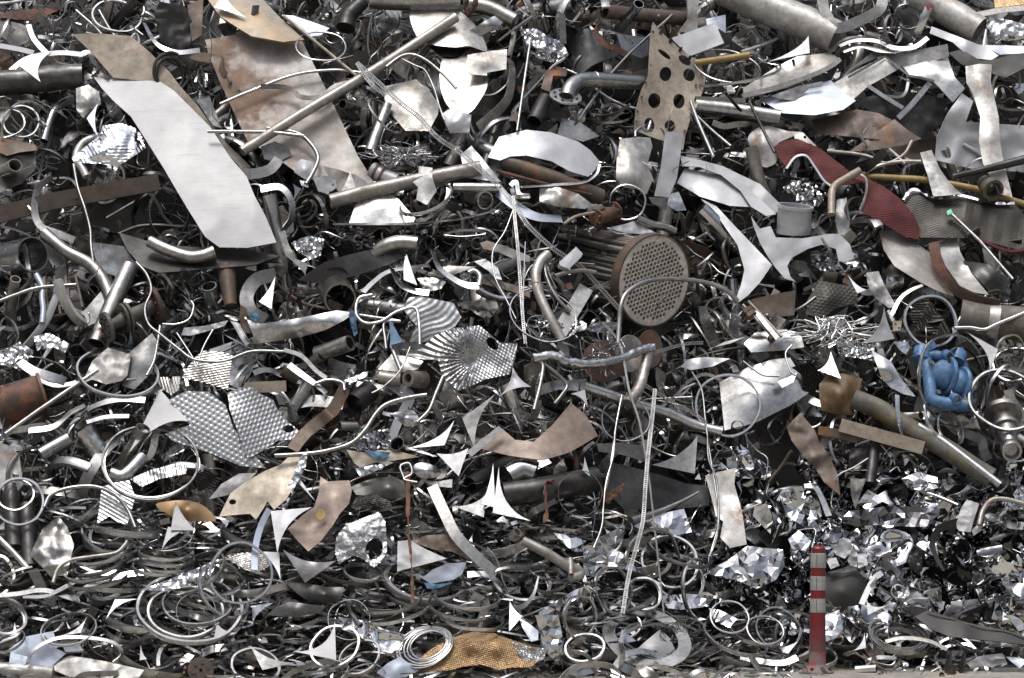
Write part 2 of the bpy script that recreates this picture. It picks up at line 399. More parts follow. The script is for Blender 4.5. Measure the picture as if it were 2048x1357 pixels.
def ringmesh(C, e1, e2, r1, w, t, mode, arc=1., seed=0., wob=.03, n=48, turns=1.):
    """a hoop: mode 0 flat washer-like, 1 band standing on edge, 2 channel rim, 3 round bar"""
    ax = np.cross(e1, e2); ax /= np.linalg.norm(ax); m = int(n*arc*turns); cl = arc >= .999 and turns == 1; Q = []; O = []
    for i in range(m if cl else m+1):
        a = 2*math.pi*arc*turns*i/m; k = 1+wob*noise.noise(Vector((math.cos(a)*1.3, math.sin(a)*1.3, seed*77)))*2
        k2 = wob*1.5*noise.noise(Vector((math.cos(a)*1.1+9, math.sin(a)*1.1, seed*51)))
        rad = e1*math.cos(a)+e2*math.sin(a); Q.append(C+rad*r1*k+ax*r1*(k2+(a/6.283*.06 if turns > 1 else 0))); O.append(rad)
    Q = np.array(Q); O = np.array(O)/np.linalg.norm(O, axis=1)[:, None]; A = np.tile(ax, (len(Q), 1))
    if mode == 0: return sweep(Q, O, A, rectprof(w, t), cl)
    if mode == 1: return sweep(Q, A, -O, rectprof(w, t), cl)
    if mode == 2: return sweep(Q, A, -O, [(x*w, y*w) for x, y in BANDP], cl)
    return sweep(Q, O, A, [(w/2*math.cos(b), w/2*math.sin(b)) for b in [2*math.pi*k/8 for k in range(8)]], cl)
def RG(label, m, cx, cy, rx, ry, rot=0, w=24, mode=2, off=70, t=3, arc=1., start=0, wob=.025, flip=1, name='metal_ring', cat='metal ring', grp='steel rings and hoops tangled in the heap', turns=1., parent=None, n=56):
    if ry > rx: rx, ry, rot = ry, rx, rot+90
    c, s = math.cos(R(rot)), math.sin(R(rot)); q = ry/rx; d = math.sqrt(max(0, 1-q*q))*flip
    right, up, fw = np.array([1., 0, 0]), np.array([0, 0, 1.]), np.array([0, 1., 0])
    e1 = right*c-up*s; e2p = right*s+up*c                     # rot turns clockwise in the picture
    e2 = e2p*q+fw*d
    a = R(start); f1, f2 = e1*math.cos(a)+e2*math.sin(a), -e1*math.sin(a)+e2*math.cos(a)
    k = msc(cx, cy); w *= .8 if mode in (2, 3) else 1; V, Fc = ringmesh(np.array(W(cx, cy, off)[:]), f1, f2, rx*k, w*k, t/1000, mode, arc, hsh(label, cx), wob, n, turns)
    return put(name, V, Fc, m, parent, label, cat, None if parent else grp, sharp=40)
def LA(name, label, cat, m, p0, p1, prof, parent=None, n=28, grp=None, cap=True, sharp=35):
    """turned part: radii (t along p0-p1, r in zoom px)"""
    a, b = np.array(W(*p0)[:]), np.array(W(*p1)[:]); k = msc(*p0[:2])
    Q = np.array([a+(b-a)*t for t, _ in prof]); d = (b-a)/np.linalg.norm(b-a)
    s = np.cross(d, (0, 1, 0)); s = s if np.linalg.norm(s) > .1 else np.cross(d, (0, 0, 1)); s /= np.linalg.norm(s); nn = np.cross(s, d)
    V, Fc = sweep(Q, np.tile(s, (len(Q), 1)), np.tile(nn, (len(Q), 1)), [[(r*k*math.cos(x), r*k*math.sin(x)) for x in [2*math.pi*j/n for j in range(n)]] for _, r in prof], caps=cap)
    return put(name, V, Fc, m, parent, label, cat, grp, sharp=sharp)
def FL(parent, m, p, axis, ro, ri, th, nb=8, bm='dark', label=None, name='flange'):
    """bolted flange disc around p (zoom px, off); axis is a world direction"""
    COVER.append([(ORG[0]+(p[0]+ro*.9*math.cos(t))/ZS, ORG[1]+(p[1]+ro*.7*math.sin(t))/ZS) for t in np.linspace(0, 6.2, 16)])
    C = np.array(W(*p)[:]); k = msc(*p[:2]); d = np.array(axis, float); d /= np.linalg.norm(d)
    s = np.cross(d, (0, 0, 1.)); s = s if np.linalg.norm(s) > .1 else np.cross(d, (1., 0, 0)); s /= np.linalg.norm(s); u = np.cross(d, s)
    ro, ri, th = ro*k, ri*k, th*k
    V, Fc = sweep(np.array([C]*41)[:40], np.array([s*math.cos(a)+u*math.sin(a) for a in np.linspace(0, 2*math.pi, 41)[:40]]), np.tile(d, (40, 1)),
                  [(ri, -th/2), (ro-th*.12, -th/2), (ro, -th*.38), (ro, th*.38), (ro-th*.12, th/2), (ri, th/2)], True)
    fl = put(name, V, Fc, m, parent, label, sharp=35)
    for i in range(nb):
        a = 2*math.pi*(i+.3)/nb; c = C+(s*math.cos(a)+u*math.sin(a))*(ro*.5+ri*.5); rb = (ro-ri)*.17
        Q = np.array([c-d*th*.9, c+d*th*.9]); V, Fc = sweep(Q, np.tile(s, (2, 1)), np.tile(u, (2, 1)), [(rb*math.cos(x), rb*math.sin(x)) for x in [math.pi/3*j for j in range(6)]])
        put('bolt', V, Fc, bm, fl, smooth=False)
    return fl
def PS(label, pts, off=120, w=16, grp='perforated metal straps trailing down the heap', pitch=13):
    """perforated strap: two edges joined by rungs, real holes between"""
    Q0 = path(pts, off, 30); k = msc(*pts[0][:2]); d = np.r_[0, np.cumsum(np.linalg.norm(np.diff(Q0, axis=0), axis=1))]
    st = pitch*k; nn = max(2, int(d[-1]/st)); Q = np.array([[np.interp(x, d, Q0[:, i]) for i in range(3)] for x in np.linspace(0, d[-1], nn*2+1)])
    T_, Sd, N = frames(Q, False); V = []; Fc = []
    w *= 1.15; a, b = w*k/2, w*k*.25
    for i in range(len(Q)):
        h = (b if i % 2 == 0 else b)
        for x in (-a, -h, h, a):
            V.append(Q[i]+Sd[i]*x-N[i]*.0006)
        for x in (-a, -h, h, a): V.append(Q[i]+Sd[i]*x+N[i]*.0006)
    for i in range(len(Q)-1):
        s, e = i*8, i*8+8
        cols = (0, 2) if i % 2 else (0, 1, 2)
        for c in cols: Fc += [(s+c, s+c+1, e+c+1, e+c), (s+4+c, e+4+c, e+5+c, s+5+c)]
        Fc += [(s, e, e+4, s+4), (s+3, s+7, e+7, e+3)]
    return put('perforated_strap', np.array(V), Fc, 'strap', None, label, 'metal strap', grp, smooth=False)
def NEST(label, cx, cy, rx, ry, num, r=3, off=90, m='bright', seed=1, grp=None, name='wire_tangle'):
    """one loose nest of wire: many bent strands caught in each other"""
    rr = random.Random(seed); VV = []; FF = []; s = 0
    for i in range(num):
        a = rr.uniform(0, 6.28); p = [cx+rx*.8*math.cos(a)*rr.random(), cy+ry*.8*math.sin(a)*rr.random()]; d = rr.uniform(0, 6.28); pts = []
        for j in range(rr.randint(4, 8)):
            pts.append((p[0], p[1], off+rr.uniform(-30, 40))); d += rr.uniform(-1.2, 1.2); L = rr.uniform(.12, .3)*(rx+ry)
            q = [p[0]+math.cos(d)*L, p[1]+math.sin(d)*L*.6]
            if ((q[0]-cx)/rx)**2+((q[1]-cy)/ry)**2 > 1: d += 2.6; q = [p[0]+(cx-p[0])*.5, p[1]+(cy-p[1])*.5]
            p = q
        V, Fc = tubemesh(path(pts, off, 5), r*msc(cx, cy)*rr.uniform(.7, 1.3), n=5); VV.append(V); FF += [tuple(x+s for x in f) for f in Fc]; s += len(V)
    return put(name, np.vstack(VV), FF, m, None, label, 'wire tangle', grp)
# ------------------------------------------------------------------ ground and the body of the heap
def simple(name, c1, c2, rough, s, bump=.4):
    m = mat(name, c1, c2, rough, 0., s, grime=.5, vary=0, scr=0, bump=bump); return m
simple('ground_dirt', (.34, .31, .26), (.27, .25, .215), .9, 3.)
simple('core', (.012, .011, .010), (.022, .02, .018), .8, 6.)  # near black: the deep shade of the gaps is put into this colour
gv = [(-400, -400, 0), (400, -400, 0), (400, 400, 0), (-400, 400, 0)]
me = bpy.data.meshes.new('ground'); me.from_pydata(gv, [], [(0, 1, 2, 3)]); me.materials.append(MT['ground_dirt'])
link(bpy.data.objects.new('ground', me), kind='structure')
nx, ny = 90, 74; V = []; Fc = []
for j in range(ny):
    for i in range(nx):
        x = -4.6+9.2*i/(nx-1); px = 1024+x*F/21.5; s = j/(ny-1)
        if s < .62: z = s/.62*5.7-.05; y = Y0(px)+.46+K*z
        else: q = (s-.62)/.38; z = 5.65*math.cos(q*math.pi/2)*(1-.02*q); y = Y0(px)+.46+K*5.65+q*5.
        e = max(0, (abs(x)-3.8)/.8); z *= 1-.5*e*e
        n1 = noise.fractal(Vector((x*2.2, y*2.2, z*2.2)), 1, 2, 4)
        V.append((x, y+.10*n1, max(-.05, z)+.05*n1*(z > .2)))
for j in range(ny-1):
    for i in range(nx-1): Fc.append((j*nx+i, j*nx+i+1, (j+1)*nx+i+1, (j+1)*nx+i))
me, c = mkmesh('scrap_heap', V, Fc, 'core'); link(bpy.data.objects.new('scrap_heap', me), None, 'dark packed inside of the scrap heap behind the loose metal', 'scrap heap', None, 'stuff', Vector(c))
# ------------------------------------------------------------------ the striped bollard
BX = (1633-1024)/F*20
bo = thing('bollard', 'red delineator post with white reflective bands standing on the ground before the heap', 'bollard', (BX, 0, 0))
def lathe(name, prof, m, parent, n=36, label=None):
    Q = np.array([[BX, 0, z] for z, r in prof])
    V, Fc = sweep(Q, np.tile([1., 0, 0], (len(Q), 1)), np.tile([0, -1., 0], (len(Q), 1)), [[(r*math.cos(x), r*math.sin(x)) for x in [2*math.pi*j/n for j in range(n)]] for z, r in prof])
    return put(name, V, Fc, m, parent, label, sharp=30)
bs = lathe('base', [(0, .104), (.008, .105), (.014, .1), (.03, .078), (.045, .058), (.055, .0525), (.13, .0515)], 'dusty', bo)
pm = MT['red_plastic'].copy(); MT['worn_red'] = pm; n_ = pm.node_tree.nodes; l_ = pm.node_tree.links.new     # road dust caked on the foot, ragged upper edge
b_ = n_['Principled BSDF']; src = b_.inputs['Base Color'].links[0].from_socket
tx = n_.new('ShaderNodeTexCoord'); sp0 = n_.new('ShaderNodeSeparateXYZ'); l_(tx.outputs['Object'], sp0.inputs[0]); nn_ = n_.new('ShaderNodeTexNoise'); nn_.inputs['Scale'].default_value = 30; nn_.inputs['Detail'].default_value = 8; l_(tx.outputs['Object'], nn_.inputs['Vector'])
ad = n_.new('ShaderNodeMath'); ad.operation = 'MULTIPLY_ADD'; l_(nn_.outputs['Fac'], ad.inputs[0]); ad.inputs[1].default_value = .22; l_(sp0.outputs['Z'], ad.inputs[2])
mp_ = n_.new('ShaderNodeMapRange'); mp_.inputs[1].default_value = -.27; mp_.inputs[2].default_value = -.10; mp_.inputs[3].default_value = .62; mp_.inputs[4].default_value = .0; l_(ad.outputs[0], mp_.inputs[0])
mx_ = n_.new('ShaderNodeMix'); mx_.data_type = 'RGBA'; l_(mp_.outputs[0], mx_.inputs[0]); l_(src, mx_.inputs[6]); mx_.inputs[7].default_value = (.12, .105, .108, 1); l_(mx_.outputs[2], b_.inputs['Base Color'])
post = lathe('post', [(.13, .051), (.36, .0475), (.74, .0435), (.755, .043)], 'worn_red', bo)
for a, b in ((.371, .457), (.506, .592), (.644, .733)):
    q = lathe('reflective_band', [(a, .0474+.0012*(1-a)), (a+.002, .0487), (b-.002, .0468), (b, .0455)], 'band', bo)
    x = bpy.data.meshes.new('seam'); V, Fc = sweep(np.array([[BX-.0225, -.0416, a+.002], [BX-.0225, -.0406, b-.002]]), np.array([[1., 0, 0]]*2), np.array([[0, 1., 0]]*2), rectprof(.0022, .006))
    put('seam', V, Fc, 'dark', q, smooth=False)
lathe('cap', [(.755, .043), (.762, .0435), (.772, .036), (.776, .014), (.783, .013), (.785, .008)], 'red_plastic', bo)
for sx in (-.052, .012, .06):
    V, Fc = sweep(np.array([[BX+sx, -.085+abs(sx)*.4, .018], [BX+sx, -.085+abs(sx)*.4, .034]]), np.array([[1., 0, 0]]*2), np.array([[0, 1., 0]]*2), [(.011*math.cos(t), .011*math.sin(t)) for t in [2*math.pi*k/12 for k in range(12)]])
    put('bolt', V, Fc, 'dark', bs)

bo.rotation_euler = (R(-.6), R(.9), R(12))
# ================================================================== top left of the photo
tile(0, 0)
S('sheet_metal', 'long pale panel bent along its length, sliding down at the upper left', 'sheet metal', 'panel', [(x, y, 30+130*min(1, max(0, (y-437)/800))**.8) for x, y in ((530, 437), (720, 448), (905, 462), (985, 515), (1060, 590), (1190, 720), (1300, 890), (1395, 1000), (1440, 1110), (1500, 1220), (1563, 1372), (1400, 1402), (1240, 1399), (1160, 1340), (1060, 1180), (1000, 1080), (930, 960), (830, 800), (740, 660), (640, 570), (575, 500))], mid=[(820, 600, 75), (1080, 860, 110), (1300, 1180, 150)], th=4, cr=2, crs=300)
S('sheet_metal', 'grey brown weathered panel lying under the long pale panel', 'sheet metal', 'tan', [(410, 195), (555, 190), (740, 205), (840, 290), (960, 410), (1020, 490), (1120, 600), (1190, 700), (1300, 830), (1420, 945), (1380, 965), (1200, 800), (905, 470), (640, 440), (520, 300)], off=15, th=4, cr=8, crs=220, bend=0)
T('bent_bar', 'thin grey bar bent back on itself like a hairpin across the brown panel', 'bent bar', 'warm', 9, [(430, 60), (560, 180), (690, 350), (735, 362), (748, 342), (700, 270), (620, 165), (560, 60)], 60)
RG('round hoop lying on top of the grey brown panel, upper left', 'bright', 660, 95, 140, 95, 15, 22, 2, 60)
T('pipe', 'big dark dented pipe with a torn open end at the upper left edge', 'pipe', 'dark', 72, [(-40, 470), (150, 460), (300, 440), (470, 430)], 20, hol=.06, n=28, wob=.08)
TR('white offcut with hollow side resting on the dark dented pipe', 'white', (97, 365), (292, 288), (230, 465), .22, 110)
for a in ((60, 860, 160, 255, 0, 22, 60, 'large dark hoop standing at the left edge beside the rusty beam'), (120, 690, 100, 90, 20, 18, 30, 'smaller hoop inside the nest of hoops at the left edge'), (150, 740, 120, 170, 10, 18, 10, 'tall hoop standing behind the large dark hoop at left'), (20, 700, 120, 90, 0, 16, 30, 'half hidden hoop above the large dark hoop at left')):
    RG(a[7], 'steel', *a[:5], a[5], 2, a[6])
S('torn_sheet', 'torn dark sheet with a rusty lip at the left edge', 'sheet metal', 'brown', [(-10, 775, 90), (110, 800, 60), (200, 820, 60), (212, 850, 70), (110, 862, 100), (40, 882, 100), (-10, 860, 100)], th=4)
S('sheet_metal', 'dark curved drum side below the torn rusty lip at left', 'sheet metal', 'dark', [(-20, 870, 60), (110, 865, 70), (205, 850, 30), (200, 960, 20), (120, 1040, 10), (-20, 1100, 40)], cr=8)
S('corrugated_plate', 'crumpled silver corrugated plate left of the long pale panel', 'corrugated plate', 'foil', [(405, 895), (470, 840, 80), (560, 770), (580, 712), (680, 697, 90), (760, 722), (790, 752), (835, 830, 50), (760, 882), (660, 945), (560, 925, 90), (425, 922)], off=70, mid=[(620, 830, 130), (520, 880, 110)], pat=('chev', 60, 22, 120, 2.2), cr=22, crs=90, res=6)
S('crushed_can', 'crushed pale can above the silver corrugated plate', 'crushed can', 'stain_light', [(430, 500), (500, 480), (560, 520), (570, 590), (520, 620), (470, 668), (432, 620)], off=40, rg=18, rgs=60, mid=[(500, 570, 80)])
T('bent_pipe', 'short bent rusty white pipe under the silver corrugated plate', 'bent pipe', 'stain_light', 22, [(560, 770), (470, 810), (430, 890), (470, 960), (490, 1000)], 40)
TR('dark grey offcut pointing down onto the silver corrugated plate', 'blue_grey', (490, 670), (555, 585), (556, 780), .1, 130)
B('beam', 'rusty brown steel beam sticking out left below the corrugated plate', 'beam', 'brown', 95, [(-40, 1222), (300, 1140), (900, 1030)], 30, th=60, straight=True)
T('wire', 'long grey wire hanging from the silver corrugated plate', 'wire', 'warm', 8, [(415, 930), (440, 1060), (480, 1180), (510, 1300), (515, 1390), (530, 1500)], 110)
S('sheet_metal', 'large crumpled black sheet between the two panels at the top', 'sheet metal', 'dark', [(870, 80), (900, 10), (1040, 35), (1085, 120), (1075, 260), (1010, 288), (910, 240)], off=60, rg=25, rgs=100)
S('sheet_metal', 'narrow brown plate beside the crumpled black sheet at the top', 'sheet metal', 'brown', [(1060, 30), (1150, -10), (1140, 200), (1085, 235)], off=50)
for i, q in enumerate(((970, 410, 92, 110, 'outer'), (960, 420, 70, 92, 'inner'))): RG(q[4]+' of two pipe loops tucked behind the brown panel', 'dark', *q[:4], 0, 24, 3, 10)
S('mesh_panel', 'rusty red expanded mesh in the top left corner', 'mesh panel', 'rust', [(-5, 85), (60, 60), (280, 45), (330, 60), (205, 112), (90, 112), (0, 100)], off=50, pat=('net', 30, 16, 4), res=5)
S('sheet_metal', 'dark sheet in the top left corner under the rusty mesh', 'sheet metal', 'dark', [(-20, 60), (100, 100), (170, 160), (180, 230), (80, 270), (-20, 180)], off=20)
B('strip', 'wide dark hooked strip hanging in front of the rusty beam', 'metal strip', 'grey', 42, [(295, 1000), (215, 1070), (195, 1190), (230, 1280), (320, 1320), (420, 1360)], 80, tw=(50, 10))
S('sheet_metal', 'small grey plate on the right edge of the pale panel', 'sheet metal', 'grey', [(1110, 570), (1185, 545), (1252, 725), (1205, 712)], off=60)
S('sheet_metal', 'wide panel with brown rust stains right of the long pale panel', 'sheet metal', 'stain', [(1160, 226, 0), (1420, 180, 10), (1700, 215, 20), (1810, 438, 20), (1900, 622, 35), (2022, 880, 50), (2130, 1055, 40), (1950, 1088, 60), (1696, 990, 60), (1540, 876, 40), (1400, 800, 20), (1328, 650, 10), (1244, 466, 0), (1180, 310, 0)], th=4, cr=8, crs=300)
S('sheet_metal', 'thick yellow brown sheet with rolled grey edge at the top', 'sheet metal', 'ochre', [(1170, -10, 40), (1480, -10, 40), (1583, 100, 80), (1720, 225, 110), (1600, 238, 150), (1420, 205, 150), (1245, 95, 90)], mid=[(1450, 100, 120)], th=12, cr=5, crs=200)
TR('small blue grey offcut lying on the yellow brown sheet', 'blue_grey', (1210, 40), (1270, -30), (1395, 102), .1, 130)
B('strip', 'bright twisted strip right of the hoop at the top left', 'metal strip', 'bright', 28, [(815, 130), (850, 200), (900, 260), (1000, 297), (1130, 285)], 60, tw=(60, 10))
for i, (p, l) in enumerate((([(0, 260), (110, 280), (190, 300)], 'pale strip across the hoops at the upper left edge'), ([(60, 400), (160, 330), (330, 300), (470, 310)], 'bright strip curling over the dark dented pipe'), ([(160, 140), (190, 220), (260, 300)], 'blue tinted curled strip at the top left'))): B('strip', l, 'metal strip', ('white', 'bright', 'blue_grey')[i], 30, p, 70, tw=20)
B('strip', 'dark hooped strip right of the dark dented pipe end', 'metal strip', 'steel', 40, [(440, 320), (500, 300), (540, 360), (620, 440)], 50, tw=(30, 70))
# ================================================================== top, left of the middle
tile(500, 0)
T('long_pipe', 'long straight dirty pipe lying diagonally over the stained panel', 'pipe', 'tube', 30, [(-45, 858), (300, 640), (700, 400), (1165, 98)], 150, hol=.12, n=20, wob=.015)
T('rod', 'thin yellowish rod running down to the long diagonal pipe', 'rod', 'tan', 9, [(190, 90), (400, 262), (600, 428)], 120)
RG('thin oval hoop hanging under the yellow brown sheet', 'bright', 402, 262, 142, 92, 5, 14, 3, 130)
B('strip', 'wavy dark rusty strip crossing the stained panel', 'metal strip', 'dark', 30, [(60, 490), (170, 492), (240, 510), (290, 550), (400, 548), (480, 490), (600, 462), (690, 485)], 110, tw=(10, 40))
S('curved_plate', 'large dished grey plate behind the upper end of the long diagonal pipe', 'curved plate', 'warm', [(905, 70, 20), (1010, 42, 10), (1150, 48, 20), (1250, 118, 30), (1310, 200, 40), (1338, 290, 60), (1240, 262, 110), (1150, 268, 120), (1010, 248, 110), (940, 200, 80)], mid=[(1130, 150, 95)], th=4, cr=4, sm=1)
S('curved_plate', 'shadowed underside plate below the dished grey plate', 'curved plate', 'dark', [(1000, 255), (1150, 272), (1250, 268), (1180, 320), (1080, 322)], off=30)  # the underside's shade is put into the dark metal colour
S('curved_plate', 'upright curled grey plate in the upper middle', 'curved plate', 'warm', [(1100, 312, 20), (1180, 280, 40), (1285, 270, 40), (1345, 340, 60), (1342, 480, 60), (1300, 570, 90), (1232, 642, 110), (1130, 612, 90), (1082, 520, 40), (1074, 400, 10)], mid=[(1210, 430, 20)], th=4, cr=5, sm=1)
S('folded_plate', 'small folded bright tab on top of the upright curled plate', 'folded plate', 'stain_light', [(1230, 312), (1340, 292), (1452, 280), (1450, 392), (1340, 412), (1340, 428), (1225, 420)], off=110, mid=[(1335, 350, 140)], cr=4)
B('strip', 'wide curled strip right of the upright curled plate', 'metal strip', 'warm', 62, [(1440, 325), (1480, 370), (1475, 500), (1430, 600), (1290, 722)], 70, tw=(70, 30))
S('curved_plate', 'rounded tan grey plate below the long diagonal pipe', 'curved plate', 'warm', [(760, 490, 20), (850, 470, 30), (940, 450, 20), (1010, 510, 40), (1070, 590, 40), (1062, 650, 70), (1010, 742, 90), (880, 740, 90), (800, 650, 60), (760, 560, 40)], mid=[(920, 600, 95)], th=4, cr=5)
S('crushed_can', 'small crumpled pale box under the upright curled plate', 'crushed can', 'white', [(1080, 650), (1130, 612), (1252, 650), (1240, 750), (1130, 755)], off=120, rg=14, rgs=80, mid=[(1150, 690, 160)])
T('rod', 'thin straight rod standing almost upright left of the flanged elbow', 'rod', 'steel', 8, [(1582, 250), (1545, 500), (1510, 740)], 130)
T('bent_rod', 'bent thin rod arching over the rounded tan plate', 'bent rod', 'warm', 9, [(770, 380), (850, 322), (920, 310), (1000, 345), (1090, 420), (1165, 500)], 170)
T('pipe', 'short leaning pipe under the middle of the long diagonal pipe', 'pipe', 'warm', 34, [(680, 860), (725, 730), (778, 592)], 100, hol=.12, r2=28)
RG('flattened oval loop of bar below the long diagonal pipe', 'steel', 765, 660, 128, 46, 48, 20, 3, 130)
T('wire', 'thin curved wire hanging past the rounded tan plate', 'wire', 'warm', 5, [(850, 330), (930, 370), (990, 400), (1040, 500), (1070, 600), (1100, 680)], 160)
T('big_pipe', 'thick grey pipe cut off by the top edge in the upper middle', 'pipe', 'steel', 62, [(680, -10), (900, 2), (1190, 0)], 40, n=24)
t_ = thing('flanged_pipe', 'grey pipe with a brown flange at the top edge', 'pipe', W(1250, 30, 60))
T('pipe', None, None, 'warm', 45, [(1240, 25), (1360, 50), (1500, 120)], 50, parent=t_, n=20)
FL(t_, 'rust', (1250, 25, 60), (1, .5, -.3), 66, 40, 20, 8)
S('sheet_metal', 'leaf shaped bright sheet right of the dished grey plate', 'sheet metal', 'steel', [(1240, 175), (1360, 100), (1480, 55), (1445, 120), (1380, 165), (1310, 202)], off=60, mid=[(1350, 135, 90)])
T('pipe', 'dark chromed cylinder left of the thick pipe at the top', 'cylinder', 'dark', 55, [(540, 160), (560, 90), (640, 10)], 50, n=20, r2=40)
S('sheet_metal', 'small pink grey offcut above the long diagonal pipe', 'metal offcut', 'brown', [(800, 182), (798, 240), (748, 275)], off=90)
S('sheet_metal', 'white speckled sheet below the thin oval hoop', 'sheet metal', 'blue_grey', [(180, 85), (250, 90), (450, 160), (400, 200), (330, 210), (250, 150)], off=20)
T('bent_rod', 'long bent rod curving from the panel up to the diagonal pipe', 'bent rod', 'steel', 9, [(-170, 590), (0, 518), (250, 425), (480, 398), (640, 415)], 90)
T('bent_rod', 'bright curved rod ending at the white junction boxes', 'bent rod', 'bright', 12, [(95, 726), (260, 752), (340, 810), (385, 890), (360, 970), (318, 1040)], 130)
T('rod', 'straight pale rod reaching over the lower end of the diagonal pipe', 'rod', 'bright', 10, [(-240, 745), (0, 746), (130, 750), (305, 770)], 170)
T('pipe', 'thick dirty horizontal pipe under the stained panel', 'pipe', 'tube', 42, [(455, 1142), (700, 1075), (1000, 1010), (1305, 950)], 110, n=20, hol=.1, wob=.02)
T('pipe', 'slim pale pipe with open end just under the thick horizontal pipe', 'pipe', 'steel', 28, [(1150, 1062), (1290, 1062), (1412, 1066)], 120, hol=.22, n=18)
T('pipe', 'short wide dark pipe stub facing the viewer under the slim pale pipe', 'pipe', 'steel', 52, [(1250, 1110, -40), (1290, 1122, 30), (1330, 1134, 90)], 90, hol=.12, n=22)
S('folded_plate', 'folded grey plate hanging over the thick horizontal pipe', 'folded plate', 'grey', [(955, 940, 150), (1032, 950, 150), (1030, 1000, 170), (1056, 1080, 150), (1000, 1160, 165), (940, 1130, 150), (950, 1060, 160), (915, 1025, 150), (950, 1010, 160)], cr=5)
RG('bright squashed hoop hanging below the thick horizontal pipe', 'bright', 995, 1130, 155, 76, -22, 24, 2, 140)
t_ = thing('junction_box', 'white painted junction box with bolt holes under the stained panel', 'junction box', W(305, 950, 110))
S('housing', None, None, 'white', [(262, 925), (290, 900), (345, 915), (362, 990), (320, 1022), (250, 975)], off=120, mid=[(305, 955, 160)], parent=t_, th=10, cr=5, crs=40)
S('cover', None, None, 'white', [(280, 1020), (330, 1030), (330, 1060), (290, 1050)], off=120, parent=t_, th=10)
S('junction_box', 'white cast cover with round holes beside the curved bright rod', 'junction box', 'white', [(358, 1010), (430, 992), (485, 1020), (492, 1060), (440, 1100), (385, 1080)], off=130, holes=[(455, 1090, 8, 8), (470, 1045, 7, 7)], th=14, cr=4, crs=60)
S('torn_sheet', 'torn cream and rust sheet lying on the foot of the stained panel', 'sheet metal', 'stain_light', [(408, 938), (500, 960), (600, 992), (660, 1030), (640, 1058), (560, 1065), (500, 1085), (450, 1010)], off=90, cr=6)
TR('grey pointed offcut standing above the thick horizontal pipe', 'grey', (600, 1070), (566, 968), (512, 1088), .04, 130)
S('sheet_metal', 'grey sheet hanging below the thick horizontal pipe', 'sheet metal', 'steel', [(600, 1145), (800, 1085), (935, 1235), (920, 1265), (700, 1262), (560, 1262)], off=70, mid=[(740, 1180, 95)])
B('strip', 'long thin blade strip under the grey hanging sheet', 'metal strip', 'steel', 22, [(470, 1268), (800, 1268), (1100, 1250), (1300, 1215), (1390, 1185)], 120, tw=60)
B('strip', 'dark arched band left of the thick horizontal pipe', 'metal strip', 'steel', 46, [(60, 1070), (170, 1060), (230, 1130), (235, 1230), (190, 1300)], 90, tw=(30, 60))
S('sheet_metal', 'wrinkled bright white sheet at the right end of the thick pipe', 'sheet metal', 'white', [(1190, 880), (1250, 825), (1300, 880), (1420, 1030), (1340, 1022), (1220, 1005)], off=80, rg=12, rgs=90)
t_ = thing('pipe_fitting', 'white pipe fitting with brown bands left of the thick pipe', 'pipe fitting', W(760, 1000, 60))
T('body', None, None, 'white', 48, [(690, 960), (760, 1000), (830, 1030)], 40, parent=t_, n=20)
for q in ((710, 972), (745, 992)): LA('collar', None, None, 'rust', (*q, 40), (q[0]+12, q[1]+6, 40), [(0, 30), (0, 53), (1, 53), (1, 30)], t_)
NEST('loose wire nest above the thick horizontal pipe', 840, 880, 240, 70, 34, 3, 130, 'bright', 3, 'wire tangles')
PS('long perforated strap running diagonally from the long pipe to the tube bundle', [((x-500)*ZS, y*ZS) for x, y in ((714, 126), (760, 168), (800, 205), (838, 235), (875, 275), (920, 305), (960, 340), (1000, 375), (1035, 420), (1060, 455), (1110, 500), (1160, 532), (1200, 575), (1240, 620))], 210, 22)
PS('short perforated strap looped over the long diagonal pipe', [(605, 355), (650, 430), (690, 480), (740, 520), (770, 545)], 210, 18)
S('sheet_metal', 'dull grey plate at the lower end of the long diagonal pipe', 'sheet metal', 'grey', [(60, 830), (140, 800), (220, 830), (235, 880), (150, 920), (80, 900)], off=90)
B('strip', 'grey hook shaped plate below the dull grey plate', 'metal strip', 'grey', 62, [(-100, 965), (0, 985), (110, 960), (165, 900)], 100, tw=10)
# ================================================================== top, right of the middle
tile(1000, 0)
t_ = thing('perforated_sheet', 'bent beige panel with large round holes and studded edges', 'perforated sheet', W(960, 480, 140))
S('panel', None, None, 'tan', [(865, 125, 200), (920, 190, 190), (985, 250, 180), (1060, 310, 170), (1130, 345, 150), (1148, 400, 110), (1165, 440, 90), (1150, 500, 110), (1130, 570, 150), (1075, 680, 140), (1050, 760, 120), (1035, 850, 110), (930, 800, 110), (840, 770, 90), (758, 735, 80), (768, 620, 110), (800, 510, 150), (838, 430, 170), (845, 300, 190), (850, 200, 200)], mid=[(960, 500, 140), (900, 650, 110), (980, 350, 185)], th=5, cr=3, parent=t_,
  holes=[(936, 420, 34, 41, 10), (1070, 425, 33, 37, -30), (873, 570, 36, 43), (1012, 573, 33, 42), (845, 708, 29, 41, -10), (960, 714, 30, 34), (1045, 342, 40, 22, 35), (930, 308, 44, 13, 38)], res=18)
for q in ((907, 185), (964, 232), (1020, 280), (1073, 328)): LA('stud', None, None, 'dark', (q[0]-4, q[1]+8, 185), (q[0]+8, q[1]-12, 215), [(0, 9), (.7, 9), (.7, 6), (1, 6)], t_, n=10)
for q in ((866, 180), (852, 300), (850, 372), (824, 466), (802, 548), (778, 628), (772, 688), (1108, 480), (1104, 560), (1080, 645), (1045, 740), (1140, 420)): LA('rivet', None, None, 'brown', (q[0], q[1], 100), (q[0], q[1], 208 if q[1] < 300 else 180), [(0, 6), (1, 6)], t_, n=8)
t_ = thing('flanged_elbow', 'grey pipe elbow ending in a round bolted flange', 'pipe elbow', W(470, 500, 100))
